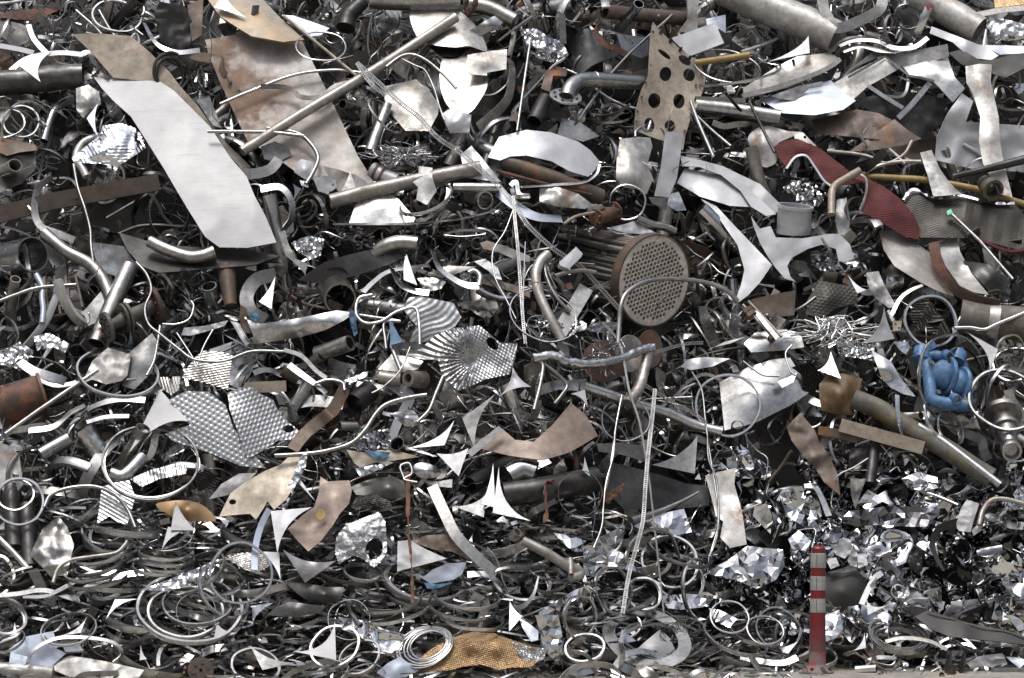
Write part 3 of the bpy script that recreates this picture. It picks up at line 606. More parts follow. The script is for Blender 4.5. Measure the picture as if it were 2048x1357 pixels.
T('pipe', None, None, 'steel', 43, [(850, 470, 60), (700, 464, 90), (540, 452, 110), (450, 458, 120), (395, 500, 130), (378, 552, 130)], 100, parent=t_, n=26)
LA('weld', None, None, 'warm', (532, 452, 110), (540, 452, 110), [(0, 44), (.5, 47), (1, 44)], t_)
FL(t_, 'steel', (371, 548, 130), (.16, -.52, .84), 92, 40, 12, 8)
S('square_flange', 'dark rusty square frame flange behind the flanged elbow', 'flange', 'brown', [(232, 500), (262, 400), (300, 375), (382, 388), (372, 432), (300, 428), (282, 522)], off=70, th=40)
T('pipe', 'dark pipe stub pointing down below the flanged elbow', 'pipe', 'dark', 42, [(255, 560, 0), (225, 620, 40), (192, 690, 80)], 50, hol=.15, n=22)
S('sheet_metal', 'clean white rectangular sheet right of the beige holed panel top', 'sheet metal', 'white', [(968, 217), (1215, 128), (1267, 245), (1070, 320)], off=120, cr=3)
S('sheet_metal', 'blue grey curved flap above the clean white rectangle', 'sheet metal', 'blue_grey', [(1145, 112, 60), (1275, 84, 110), (1276, 188, 110), (1240, 165, 70), (1170, 160, 60)], th=3)
T('yellow_pipe', 'short yellow painted pipe right of the beige holed panel', 'pipe', 'yellow', 19, [(1100, 358), (1260, 335), (1412, 311)], 140)
S('sheet_metal', 'pale blue sheet behind the top of the beige holed panel', 'sheet metal', 'blue_grey', [(660, 193), (840, 212), (842, 310), (800, 330), (690, 290)], off=60)
T('rod', 'very long thin rod leaning behind the flanged elbow', 'rod', 'steel', 8, [(973, 86, 110), (735, 300, 90), (620, 425, 60), (440, 685, 80)], 80, straight=True)
B('strip', 'torn red rusty strip left of the pale blue sheet', 'metal strip', 'rust', 38, [(575, 118), (545, 190), (590, 250), (650, 275), (715, 310)], 90, tw=(60, 0), cr=60)
S('sheet_metal', 'small dark upright plate in the upper middle', 'sheet metal', 'grey', [(335, 68), (370, 88), (376, 250), (340, 240)], off=90)
S('foil_ball', 'crumpled shiny bundle left of the red rusty strip', 'foil', 'foil', [(110, 170), (200, 160), (290, 220), (350, 230), (388, 310), (340, 360), (250, 345), (170, 300)], off=60, rg=35, rgs=60, mid=[(250, 260, 110)], sharp=30, res=9)
S('sheet_metal', 'large bright white plate with a curved edge in the middle', 'sheet metal', 'white', [(-70, 890, 130), (-5, 775, 100), (150, 735, 100), (290, 750, 110), (440, 800, 120), (510, 850, 130), (562, 912, 140), (540, 960, 160), (500, 1000, 165), (395, 970, 165), (290, 912, 150), (150, 880, 150), (60, 885, 150), (0, 908, 145)], mid=[(280, 830, 150)], th=4)
B('strip', 'bright curved lip below the large white plate', 'metal strip', 'bright', 24, [(120, 1058), (330, 1045), (470, 1030), (540, 985), (560, 930)], 150, tw=(60, 20))
T('pipe', 'rusty brown pipe sloping under the large white plate', 'pipe', 'brown', 46, [(20, 910), (200, 975), (380, 1040), (570, 1115)], 80, hol=.15, n=20, wob=.03)
T('rod', 'thin rust brown rod below the rusty sloping pipe', 'rod', 'rust', 10, [(-20, 968), (250, 1040), (520, 1105)], 130)
S('folded_plate', 'folded tan plate between the white plate and the beige holed panel', 'folded plate', 'warm', [(350, 668, 60), (450, 690, 50), (562, 770, 80), (470, 802, 120), (325, 765, 120)], mid=[(430, 740, 70)])
S('crushed_can', 'tall crushed can with rust streaks below the beige holed panel', 'crushed can', 'stain_light', [(680, 787), (780, 775), (850, 780), (862, 830), (832, 930), (866, 1010), (830, 1100), (770, 1070), (700, 1062), (655, 1010), (662, 880)], off=110, mid=[(760, 900, 185), (770, 1020, 175)], rg=14, rgs=130, th=4)
T('hook', 'bent hook of bar on top of the tall crushed can', 'hook', 'bright', 10, [(765, 775), (768, 745), (800, 722), (832, 742), (852, 690)], 200)
S('sheet_metal', 'narrow bright white plate standing upright below the beige holed panel', 'sheet metal', 'white', [(935, 744), (1035, 752), (1020, 880), (1000, 1010), (955, 1116), (873, 1110), (895, 1010), (910, 950)], off=165, mid=[(960, 930, 180)], th=4)
S('curved_plate', 'long curved white sheet sweeping right from the narrow upright plate', 'curved plate', 'white', [(1020, 880, 60), (1140, 908, 70), (1260, 940, 80), (1350, 985, 100), (1420, 1080, 110), (1563, 1212, 130), (1505, 1222, 150), (1420, 1170, 150), (1360, 1080, 130), (1250, 990, 130), (1130, 945, 110), (1030, 940, 90)], th=4)
S('curved_plate', 'broad shiny sheet under the long curved white sheet', 'curved plate', 'white', [(1000, 1035, 60), (1045, 952, 50), (1180, 980, 60), (1310, 1010, 80), (1430, 1172, 110), (1300, 1165, 130), (1130, 1112, 110)], mid=[(1200, 1070, 130)], th=4)
S('crushed_can', 'flattened crumpled pale sack of metal under the rusty sloping pipe', 'crushed can', 'stain_light', [(225, 1070), (300, 1048), (440, 1095), (535, 1165), (480, 1182), (330, 1172), (222, 1140)], off=120, rg=20, rgs=70, mid=[(350, 1115, 170)])
v = thing('valve', 'brown flanged valve with a long handle above the tube bundle', 'valve', W(600, 1210, 120))
LA('body', None, None, 'rust', (530, 1235, 150), (650, 1200, 110), [(0, 34), (.3, 38), (.5, 48), (.7, 38), (1, 34)], v)
FL(v, 'rust', (545, 1235, 155), (-.7, -.7, -.25), 54, 20, 14, 6, 'tan'); FL(v, 'rust', (648, 1198, 110), (-.7, -.7, -.25), 56, 20, 14, 6, 'tan')
T('handle', None, None, 'tan', 9, [(360, 1268), (430, 1225), (520, 1205), (575, 1195)], 170, parent=v)
T('bonnet', None, None, 'rust', 20, [(590, 1210, 150), (570, 1175, 180)], 150, parent=v)
RG('thin hoop hanging below the tall crushed can', 'bright', 720, 1145, 102, 100, 0, 16, 3, 150)
S('sheet_metal', 'long white sail shaped offcut pointing down right of the tube bundle', 'sheet metal', 'white', [((x-1000)*ZS, y*ZS, o) for x, y, o in ((1402, 398, 110), (1432, 412, 110), (1475, 458, 120), (1544, 530, 130), (1520, 565, 140), (1497, 590, 150), (1466, 614, 170), (1482, 570, 150), (1489, 540, 145), (1475, 490, 135), (1440, 440, 120))], th=4)
T('pipe', 'grey scratched pipe with open end right of the beige holed panel', 'pipe', 'steel', 42, [(1100, 598), (1300, 620), (1585, 664)], 90, hol=.1, n=24)
B('flat_bar', 'flat bar end poking out above the grey scratched pipe', 'flat bar', 'warm', 28, [(1100, 560), (1250, 565), (1388, 572)], 140, th=14, straight=True)
T('rod', 'leaning rod below the right edge of the beige holed panel', 'rod', 'steel', 11, [(1078, 575), (1120, 690), (1205, 885)], 190)
T('rod', 'thin dark rod leaning against the white round cap', 'rod', 'dark', 9, [(1408, 572), (1480, 720), (1552, 862)], 190)
T('rod', 'short rod under the leaning rod right of the beige panel', 'rod', 'warm', 9, [(1105, 650), (1200, 740), (1305, 828)], 150)
T('large_pipe', 'very thick white cracked pipe at the top right', 'pipe', 'stain_light', 98, [(1270, -60), (1500, 40), (1720, 130), (1900, 215)], 20, hol=.06, n=36, wob=.03)
S('bracket', 'white flared bone shaped bracket at the top edge', 'bracket', 'stain_light', [(1060, -10), (1128, -10), (1112, 100), (1120, 175), (1075, 190), (1015, 180), (1065, 110)], off=130, th=16, mid=[(1085, 80, 150)])
S('corrugated_plate', 'dark chevron corrugated plate at the top edge', 'corrugated plate', 'plate_dark', [(490, 40), (600, -5), (870, -5), (860, 40), (640, 55)], off=50, pat=('chev', 90, 22, 30, 4), res=6)
T('pipe', 'dark rolled tube below the chevron plate at the top', 'pipe', 'brown', 42, [(590, 66), (800, 86), (1060, 108)], 30, hol=.2)
RG('wide thin hoop loop right of the yellow pipe', 'steel', 1285, 375, 190, 105, 10, 14, 3, 110)
RG('second flatter hoop loop behind the grey scratched pipe', 'bright', 1340, 420, 250, 70, -12, 18, 2, 70)
B('strip', 'blue tinted drooping strip under the perforated strap', 'metal strip', 'blue_grey', 64, [(-10, 1085), (90, 1165), (200, 1225), (350, 1240)], 70, tw=(20, 50))
B('strip', 'small ribbon loop left of the flattened crumpled sack', 'metal strip', 'bright', 26, [(60, 1050), (90, 1030), (110, 1100), (170, 1110), (90, 1110), (65, 1065)], 130, tw=20)
S('folded_plate', 'bright folded strap below the narrow upright white plate', 'folded plate', 'bright', [(960, 1100), (1010, 1085), (1055, 1190), (1000, 1195), (945, 1160)], off=170, cr=6)
S('sheet_metal', 'dark sheet below the narrow upright white plate', 'sheet metal', 'grey', [(840, 1115), (950, 1120), (940, 1190), (860, 1150)], off=120)
T('branch_pipe', 'grey irregular bar lying over the top of the tube bundle', 'bent bar', 'steel', 24, [(770, 1235), (850, 1270), (930, 1285), (990, 1310)], 150, wob=.12)
S('sheet_metal', 'pale broken sheet pieces beside the brown flanged valve', 'sheet metal', 'white', [(600, 1290), (700, 1270), (790, 1240), (800, 1270), (900, 1330), (720, 1320)], off=120, rg=15, rgs=70)
# ================================================================== top right
tile(1488, 0)
B('bracket', 'dark hooked steel bracket with a slot at the top right', 'bracket', 'grey', 62, [(440, -20), (455, 60), (500, 140), (540, 160), (640, 125), (760, 60), (790, -20)], 150, th=10, tw=8)
TR('white triangular offcut leaning on the thick white cracked pipe', 'white', (372, 300), (365, 203), (135, 350), .12, 120)
S('gutter', 'long curved beige gutter with a pale rim at the top right', 'gutter', 'warm', [(-5, 500, 60), (180, 380, 20), (300, 320, 20), (490, 298, 30), (548, 340, 60), (480, 392, 110), (250, 490, 130), (0, 558, 130)], mid=[(260, 410, 30)], th=8)
B('rim', 'rusty cream rim strip along the beige gutter', 'metal strip', 'stain_light', 26, [(-10, 545), (200, 490), (400, 420), (500, 370), (545, 335)], 140, th=8)
S('curved_plate', 'large pale grey sheet with a torn black top below the beige gutter', 'curved plate', 'blue_grey', [(85, 560, 40), (300, 500, 60), (400, 475, 50), (492, 455, 40), (560, 528, 70), (632, 570, 100), (560, 622, 130), (400, 652, 140), (215, 640, 120)], mid=[(400, 560, 110)], th=4)
S('torn_sheet', 'torn black strip lying on the pale grey sheet', 'sheet metal', 'grey', [(150, 545), (300, 490), (445, 460), (440, 490), (370, 500), (290, 572), (200, 560)], off=120, cr=8, th=3)
S('angle_frame', 'wide grey angled plate folded to a peak at the right', 'folded plate', 'warm', [(510, 470, 60), (640, 395, 70), (798, 318, 90), (830, 345, 95), (880, 388, 80), (790, 440, 60), (700, 490, 40), (600, 580, 40), (520, 505, 50)], th=6)
B('strip', 'pale edge strip following the peak of the angled plate', 'metal strip', 'bright', 14, [(590, 438), (795, 322), (880, 385), (935, 430), (1000, 440), (1075, 462)], 110, th=8, straight=True)
S('sheet_metal', 'curved pale sheet right of the angled plate', 'curved plate', 'steel', [(900, 380, 60), (1150, 318, 40), (1190, 435, 110), (1250, 500, 90), (1180, 580, 60), (1070, 460, 90), (940, 430, 100)], mid=[(1090, 400, 110)])
for i, p in enumerate(([(700, 485), (790, 545), (900, 612)], [(800, 545), (880, 548), (915, 520), (930, 450)], [(1050, 470), (950, 590), (870, 670)])): B('strip', ('bright bar edge', 'bent bright strip', 'straight grey bar')[i]+' inside the dark hollow under the angled plate', 'metal strip', 'steel', (22, 16, 30)[i], p, 70, th=8)
S('bent_plate', 'white twisted column shaped sheet standing upright at the right edge', 'bent plate', 'stain_light', [(1252, 376, 130), (1330, 362, 150), (1402, 366, 130), (1395, 460, 150), (1440, 660, 170), (1448, 800, 170), (1465, 900, 165), (1518, 1118, 150), (1440, 1095, 150), (1350, 922, 170), (1328, 800, 170), (1336, 660, 170), (1290, 520, 150), (1258, 470, 140)], mid=[(1350, 470, 195), (1395, 780, 205)], th=4, cr=3)
S('crumpled_sheet', 'large crumpled silvery white sheet behind the twisted column sheet', 'sheet metal', 'white', [(1078, 905), (1090, 780), (1150, 640), (1232, 528), (1296, 572), (1255, 690), (1340, 695), (1600, 712), (1600, 975), (1300, 958)], off=70, rg=25, rgs=200, th=4, cr=6)
T('rod', 'dark tapered bar crossing the twisted column sheet', 'rod', 'dark', 16, [(1180, 1000), (1380, 955), (1600, 900)], 220, r2=26)
S('corrugated_gutter', 'dark red ribbed curved sheet twisting down at the right', 'corrugated plate', 'red', [(170, 832, 60), (215, 800, 70), (300, 785, 80), (430, 840, 90), (540, 925, 100), (605, 975, 100), (690, 1005, 100), (785, 1052, 100), (880, 1122, 110), (960, 1212, 110), (1003, 1310, 100), (985, 1352, 110), (915, 1342, 130), (830, 1290, 140), (740, 1240, 140), (658, 1190, 140), (690, 1120, 110), (680, 1030, 120), (610, 1040, 120), (492, 1052, 140), (440, 1010, 140), (395, 940, 120), (350, 885, 90), (290, 890, 90), (245, 955, 110), (205, 905, 90)], mid=[(320, 840, 120), (560, 990, 140), (820, 1180, 160)], pat=('net', 52, 19, 5), res=5, th=5)
B('rim', 'white cut edge strip curling along the red ribbed sheet', 'metal strip', 'white', 14, [(240, 955), (290, 890), (350, 882), (400, 945), (450, 1020), (495, 1055)], 150, th=5, tw=40)
B('rim', 'pale curved edge strip across the middle of the red ribbed sheet', 'metal strip', 'stain_light', 14, [(605, 970), (680, 1000), (695, 1060), (680, 1130), (655, 1190)], 160, th=5, tw=40)
T('bent_pipe', 'tan pipe bent in a right angle crossing the red ribbed sheet', 'bent pipe', 'tan', 21, [(655, 965), (590, 1002), (525, 1042), (500, 1080), (495, 1140), (495, 1215)], 210, n=16)
S('corrugated_plate', 'large dark woven pattern sheet at the right edge', 'corrugated plate', 'plate_dark', [(903, 1130, 60), (960, 1073, 60), (1010, 1095, 80), (1080, 1122, 60), (1200, 1103, 60), (1400, 1150, 60), (1530, 1150, 60), (1600, 1230, 60), (1600, 1425, 120), (1450, 1388, 120), (1300, 1345, 120), (1000, 1345, 110), (930, 1250, 80)], mid=[(1250, 1230, 120)], pat=('chev', 80, 14, 45, 2.2), res=4.5)
B('rim', 'frayed bright edge along the top of the dark woven sheet', 'metal strip', 'foil', 16, [(900, 1130), (960, 1072), (1080, 1122), (1200, 1102), (1400, 1148), (1530, 1150)], 95, tw=30, cr=90)
g = thing('rod', 'thin grey rod with a green tip standing in front of the woven sheet', 'rod', W(1330, 1370, 170))
T('shaft', None, None, 'steel', 9, [(1160, 1198), (1330, 1360), (1520, 1580)], 170, parent=g, straight=True)
S('green_tip', None, None, 'green', [(1145, 1195), (1170, 1182), (1182, 1205), (1152, 1218)], off=180, th=18, parent=g)
S('sheet_metal', 'grey plate hanging above the dark woven sheet', 'sheet metal', 'grey', [(995, 865), (1060, 848), (1110, 960), (1160, 1030), (1232, 1100), (1070, 1112), (1040, 1000)], off=130)
T('yellow_pipe', 'long dirty yellow pipe passing behind the red ribbed sheet', 'pipe', 'yellow', 19, [(640, 998), (860, 1008), (1030, 1020), (1300, 1068), (1440, 1110), (1600, 1160)], 40)
e_ = thing('pipe_coupling', 'dirty brass ring coupling by the foot of the twisted column sheet', 'pipe coupling', W(1390, 1060, 150))
LA('body', None, None, 'moss', (1360, 1035, 100), (1412, 1078, 190), [(0, 45), (.5, 48), (.6, 62), (1, 62), (1, 45), (.5, 40)], e_)
LA('stud', None, None, 'warm', (1385, 1030, 195), (1400, 1050, 230), [(0, 8), (1, 8)], e_, n=10)
S('curved_plate', 'white round cap behind the upper end of the red ribbed sheet', 'cap', 'stain_light', [(20, 790), (60, 735), (130, 712), (220, 735), (285, 765), (200, 805), (185, 850), (180, 920), (110, 945), (60, 860)], off=30, mid=[(110, 820, 80)], sm=1)
S('flange', 'cream flange disc edge above the red ribbed sheet', 'flange', 'stain_light', [(250, 742), (330, 748), (405, 822), (420, 850), (300, 795)], off=40, holes=[(344, 776, 9, 9)], th=12)
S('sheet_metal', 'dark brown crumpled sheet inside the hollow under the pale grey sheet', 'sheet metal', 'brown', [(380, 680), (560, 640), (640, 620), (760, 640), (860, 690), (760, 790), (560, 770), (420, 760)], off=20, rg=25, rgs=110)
S('sheet_metal', 'dark pointed sheet lying in the hollow above the red ribbed sheet', 'sheet metal', 'brown', [(590, 860, 40), (720, 770, 60), (850, 675, 90), (930, 740, 90), (1003, 785, 70), (900, 822, 60), (740, 850, 50)], th=4)
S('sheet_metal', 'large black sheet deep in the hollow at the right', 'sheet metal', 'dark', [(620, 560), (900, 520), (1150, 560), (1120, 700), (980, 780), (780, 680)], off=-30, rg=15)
t_ = thing('dented_pipe', 'thick tan rusty pipe with a red paint patch at the top right', 'pipe', W(1150, 90, 60))
T('pipe', None, None, 'stain_light', 82, [(960, -40), (1140, 60), (1330, 175)], 40, n=28, wob=.05, hol=.06, parent=t_)
S('paint_patch', None, None, 'red_plastic', [(1020, 25), (1060, 20), (1075, 45), (1040, 60)], off=140, parent=t_, th=2, dep=1)
S('curved_plate', 'black half pipe with a dark opening at the top right edge', 'curved plate', 'black', [(1155, 300, 60), (1230, 280, 60), (1340, 345, 80), (1430, 335, 90), (1600, 280, 90), (1600, 380, 120), (1480, 440, 120), (1410, 420, 90), (1300, 380, 80), (1230, 365, 90)], th=5)
S('sheet_metal', 'pale sheet with black tar flakes at the top right', 'sheet metal', 'white', [(1060, 150), (1320, 250), (1480, 290), (1400, 340), (1280, 330), (1180, 240), (1050, 190)], off=50)
S('sheet_metal', 'light grey sheet under the top right corner', 'sheet metal', 'blue_grey', [(1330, 255), (1600, 262), (1600, 300), (1450, 310)], off=70)
B('strip', 'bright wavy strip below the dark hooked bracket', 'metal strip', 'bright', 28, [(540, 262), (620, 232), (740, 232), (850, 272), (960, 268), (1040, 215)], 120, tw=(50, 20))
B('strip', 'second wavy strip above the beige gutter', 'metal strip', 'steel', 34, [(560, 290), (660, 262), (760, 285), (860, 292)], 100, tw=40)
RG('twisted loop of strip hanging below the dark hooked bracket', 'bright', 845, 165, 55, 85, 0, 20, 1, 130)
S('curved_plate', 'long dark draped sheet above the angled plate', 'curved plate', 'grey', [(590, 400, 40), (720, 300, 60), (860, 300, 80), (1000, 280, 90), (1150, 250, 80), (1160, 320, 60), (960, 380, 70), (880, 380, 40), (790, 310, 50)], th=4)
for i, p in enumerate(([(470, 855), (680, 880), (800, 925), (900, 880), (950, 800)], [(670, 985), (760, 940), (880, 915), (1000, 915)], [(820, 845), (870, 890), (910, 930)])): T('bent_rod', ('long root like brown bar', 'forked root like brown bar', 'stubby root like bar')[i]+' in the hollow above the yellow pipe', 'bent rod', 'tube', 11, p, 80, wob=.2)
RG('thin wire loop rising in the hollow above the red ribbed sheet', 'bright', 725, 790, 62, 75, 0, 5, 3, 90, arc=.55, start=170)
S('crumpled_sheet', 'crumpled bright sheet in the top right corner', 'sheet metal', 'foil', [(1370, 100), (1480, 110), (1600, 140), (1600, 220), (1480, 235), (1380, 180)], off=40, rg=25, rgs=80, sharp=30, res=9)
B('strip', 'long pale curved rail at the top right corner', 'metal strip', 'warm', 34, [(1320, 85), (1450, 60), (1600, 45)], 90, tw=20)
S('mesh_panel', 'small golden mesh scrap in the top right corner', 'mesh panel', 'gold', [(1410, -8), (1600, -8), (1600, 25), (1420, 45)], off=60, pat=('net', 20, 12, 3), res=5)
c_ = thing('pipe_coupling', 'short white pipe coupling standing below the red ribbed sheet', 'pipe coupling', W(290, 1240, 100))
T('body', None, None, 'white', 96, [(290, 1172, 170), (284, 1240, 110), (280, 1322, 40)], 90, hol=.06, n=30, parent=c_, wob=.02)
LA('rim', None, None, 'white', (291, 1163, 178), (289, 1180, 163), [(0, 91), (0, 104), (1, 104), (1, 91), (0, 91)], c_, cap=False)
S('sheet_metal', 'greyish upright sheet beside the tan bent pipe', 'sheet metal', 'grey', [(525, 1130), (580, 1118), (600, 1240), (590, 1330), (535, 1330), (515, 1250)], off=110, mid=[(560, 1230, 140)])
RG('partly hidden pipe ring under the red ribbed sheet', 'steel', 640, 1200, 72, 85, 0, 26, 1, 90)
S('sheet_metal', 'large pale blue grey sheet end left of the white coupling', 'sheet metal', 'panel', [(-30, 985), (90, 1040), (210, 1160), (190, 1200), (120, 1222), (20, 1160)], off=60)
S('foil_ball', 'shiny crumpled foil scraps under the tan bent pipe', 'foil', 'foil', [(220, 1060), (330, 1010), (400, 1040), (470, 1100), (420, 1170), (300, 1150)], off=40, rg=35, rgs=60, sharp=30, res=9)
# ================================================================== left, middle band
tile(0, 440)
T('big_pipe', 'wide dark pipe with a round open mouth at the left edge', 'pipe', 'steel', 101, [(-30, 240, -290), (80, 220, -80), (185, 195, 130)], 60, hol=.08, n=36)
T('bent_pipe', 'long tan pipe curving down from the wide open pipe', 'bent pipe', 'warm', 36, [(250, 75), (370, 175), (500, 245), (570, 320), (610, 400), (630, 470)], 80, n=20)
T('pipe', 'straight pale pipe leaning behind the rusty flanged valve', 'pipe', 'warm', 50, [(735, 262), (640, 470), (545, 700)], 90, n=24, hol=.06)
v = thing('valve', 'rusty pipe piece with three flanges at the left', 'valve', W(720, 540, 160))
LA('body', None, None, 'moss', (600, 608, 200), (880, 482, 100), [(0, 30), (.2, 30), (.35, 42), (.5, 44), (.8, 40), (1, 40)], v)
FL(v, 'moss', (606, 606, 215), (-.86, -.42, -.28), 88, 26, 22, 8); FL(v, 'moss', (700, 556, 170), (-.86, -.42, -.28), 84, 26, 16, 8); FL(v, 'moss', (722, 548, 160), (-.86, -.42, -.28), 84, 26, 16, 8); FL(v, 'rust', (875, 488, 110), (-.86, -.42, -.28), 112, 40, 26, 8)
S('sheet_metal', 'wide dark flat plate lying under the foot of the pale panel', 'sheet metal', 'dark', [(672, 72, 0), (900, 140, 10), (1200, 160, 20), (1400, 165, 30), (1583, 205, 40), (1440, 255, 90), (1200, 275, 110), (900, 300, 120), (800, 262, 100), (720, 172, 60)], th=8)
T('pipe', 'pale pipe stub with open end lying on the wide dark plate', 'bent pipe', 'warm', 36, [(845, 122), (940, 168), (1060, 208), (1140, 205), (1210, 180)], 140, hol=.15, n=20)
S('sheet_metal', 'shaded grey plate left of the wide dark plate', 'sheet metal', 'steel', [(515, 125), (700, 150), (775, 255), (700, 330), (590, 300), (540, 220)], off=20)
T('hose', 'pale blue ribbed hose hanging at the left', 'hose', 'blue_grey', 17, [(205, 310), (240, 380), (238, 440), (245, 510), (238, 585)], 110, wob=0)
T('rod', 'long pale rod curving in from the left edge', 'rod', 'warm', 12, [(-20, 468), (90, 425), (220, 385), (430, 368)], 130)
gr = thing('grating', 'rusty square grating half buried beside the long pale rod', 'grating', W(360, 430, 20))
for i, (a, b) in enumerate((((250, 335), (285, 560)), ((310, 325), (345, 540)), ((372, 322), (408, 530)), ((430, 318), (470, 500)), ((245, 345), (440, 320)), ((262, 408), (455, 385)), ((280, 475), (470, 455)), ((290, 545), (440, 520)))): B('bar', None, None, 'brown', 12, [a, b], 40, th=40, straight=True, parent=gr)
T('wire', 'long wire drooping past the rusty flanged valve', 'wire', 'steel', 8, [(770, 240), (830, 310), (855, 400), (820, 500), (840, 590), (910, 650), (1010, 730), (1100, 790), (1260, 800), (1420, 745), (1600, 745)], 230)
T('wire', 'second wire crossing below the three flanged pipe piece', 'wire', 'steel', 8, [(905, 600), (890, 700), (870, 800), (830, 880)], 170)
T('wire', 'arched wire right of the rusty flanged valve', 'wire', 'bright', 6, [(920, 590), (1000, 590), (1070, 560), (1095, 490), (1080, 460)], 150)
RG('large thin bright hoop below the rusty flanged valve', 'bright', 665, 865, 228, 130, 12, 26, 2, 170)
S('sheet_metal', 'white bent plates inside the large thin bright hoop', 'sheet metal', 'stain_light', [(610, 722), (742, 762), (720, 880), (690, 910), (600, 930), (480, 890), (520, 800)], off=90, rg=22, rgs=110)
S('sheet_metal', 'dark plate behind the large thin bright hoop', 'sheet metal', 'grey', [(720, 760), (860, 640), (900, 700), (860, 860), (760, 960), (690, 940)], off=60)
T('rod', 'long straight rod leaning up to the large thin bright hoop', 'rod', 'warm', 12, [(30, 1212), (200, 1090), (555, 848)], 180, straight=True)
tk = thing('tank', 'rust brown tank end with a brown rim at the left edge', 'tank', W(120, 1020, 40))
T('body', None, None, 'rust', 115, [(-10, 1060), (130, 1020), (245, 985)], 30, n=32, wob=.02, parent=tk)
LA('rim', None, None, 'brown', (236, 985, 75), (252, 980, 75), [(0, 100), (0, 122), (1, 122), (1, 100), (0, 100)], tk, cap=False)
S('foil_ball', 'crumpled foil strip at the left edge above the rust brown tank', 'foil', 'foil', [(-10, 742), (60, 720), (110, 690), (190, 740), (160, 860), (90, 840), (-10, 800)], off=80, rg=30, rgs=60, sharp=30, res=9)
S('foil_ball', 'shiny torn wrapper between the blue hose and the large hoop', 'foil', 'foil', [(190, 660), (280, 640), (390, 700), (370, 750), (300, 720), (210, 740)], off=110, rg=25, rgs=70, sharp=30, res=9)
B('strip', 'bright wide curled strip left of the large thin hoop', 'metal strip', 'bright', 52, [(110, 800), (180, 850), (280, 885), (370, 915)], 110, tw=(40, 0))
S('corrugated_plate', 'dull grooved beige plate above the tread plates', 'corrugated plate', 'warm', [(1062, 832), (1110, 770), (1155, 740), (1240, 745), (1315, 765), (1300, 860), (1290, 962), (1150, 920), (1028, 892)], off=90, pat=('ribs', 100, 14, 2.5), res=5, cr=6)
S('corrugated_plate', 'small grooved beige scrap left of the dull grooved plate', 'corrugated plate', 'warm', [(878, 890), (1022, 886), (1012, 962), (965, 992), (905, 940)], off=70, pat=('ribs', 15, 16, 3), res=5)
S('tread_plate', 'large silver patterned plate left of the middle', 'tread plate', 'plate', [((x)*ZS, (y-440)*ZS, o) for x, y, o in ((338, 800, 170), (372, 783, 190), (418, 784, 195), (452, 812, 170), (466, 855, 140), (500, 900, 100), (532, 937, 70), (480, 932, 70), (420, 906, 90), (345, 882, 90), (330, 868, 100), (380, 850, 140))], mid=[(1180, 1100, 160)], pat=('tread', 8, 24, 34, 4), res=4.5, th=5)
S('tread_plate', 'second silver patterned plate folded over with a torn hole', 'tread plate', 'plate', [(x*ZS, (y-440)*ZS, o) for x, y, o in ((455, 786, 220), (480, 776, 240), (502, 774, 240), (520, 788, 210), (546, 800, 180), (560, 830, 140), (598, 862, 90), (592, 878, 90), (555, 882, 110), (525, 902, 110), (495, 918, 110), (478, 870, 170), (460, 822, 215))], holes=[(577*ZS, 418*ZS, 32, 22)], pat=('tread', -18, 22, 32, 4), res=4.5, th=5)
TR('white triangular offcut with shadows leaning on the silver patterned plate', 'panel', (905, 960), (1068, 1140), (730, 1316), .16, 170, tilt=(.1, .3))
T('pipe', 'squashed oval pipe mouth below the large thin hoop', 'pipe', 'steel', 58, [(470, 1185, 110), (520, 1260, 60), (590, 1350, 0)], 90, hol=.06, n=24, wob=.1)
T('pipe', 'dark tapered pipe standing under the wide dark plate', 'pipe', 'brown', 56, [(1280, 268), (1290, 370), (1305, 490)], 30, r2=36, n=20)
B('horseshoe', 'dark horseshoe shaped flat plate left of the gutter', 'horseshoe plate', 'grey', 78, [(1560, 310), (1450, 340), (1395, 430), (1420, 520), (1500, 570)], 90, th=8)
TR('thin pale offcut standing in the dark horseshoe plate', 'stain_light', (1535, 505), (1556, 320), (1462, 462), .08, 150)
S('sheet_metal', 'bundle of pale pointed blades right of the rusty valve', 'sheet metal', 'white', [(1025, 652), (1040, 610), (1160, 600), (1290, 568), (1270, 600), (1190, 625), (1080, 655)], off=110, rg=10, rgs=50)
T('wire', 'thin bent wire hanging over the dull grooved plate', 'wire', 'bright', 5, [(1000, 640), (1090, 780), (1110, 830), (1150, 720), (1205, 620)], 160)
S('sheet_metal', 'grey dark plate leaning on the straight pale pipe', 'sheet metal', 'grey', [(470, 520), (570, 405), (620, 440), (590, 560), (500, 600)], off=60)
B('strip', 'arc of broad strip below the rust brown tank', 'metal strip', 'bright', 36, [(160, 1192), (300, 1170), (400, 1090), (480, 1050)], 130, tw=(30, 50))
B('strip', 'broad arc strip running to the white triangular offcut', 'metal strip', 'bright', 42, [(450, 1110), (540, 1050), (680, 1015), (820, 1020)], 120, tw=(55, 40))
B('strip', 'short curved strip above the squashed oval pipe', 'metal strip', 'bright', 30, [(490, 1145), (600, 1115), (730, 1110)], 130, tw=45)
S('sheet_metal', 'pale dented sheet at the left edge below the tank', 'sheet metal', 'stain_light', [(-10, 1255), (60, 1280), (110, 1330), (130, 1500), (60, 1580), (-10, 1500)], off=70, cr=8)
T('pipe', 'thick short tube lying under the leaning rod at left', 'pipe', 'steel', 44, [(230, 1330), (300, 1290), (390, 1240)], 70, n=18, hol=.1)
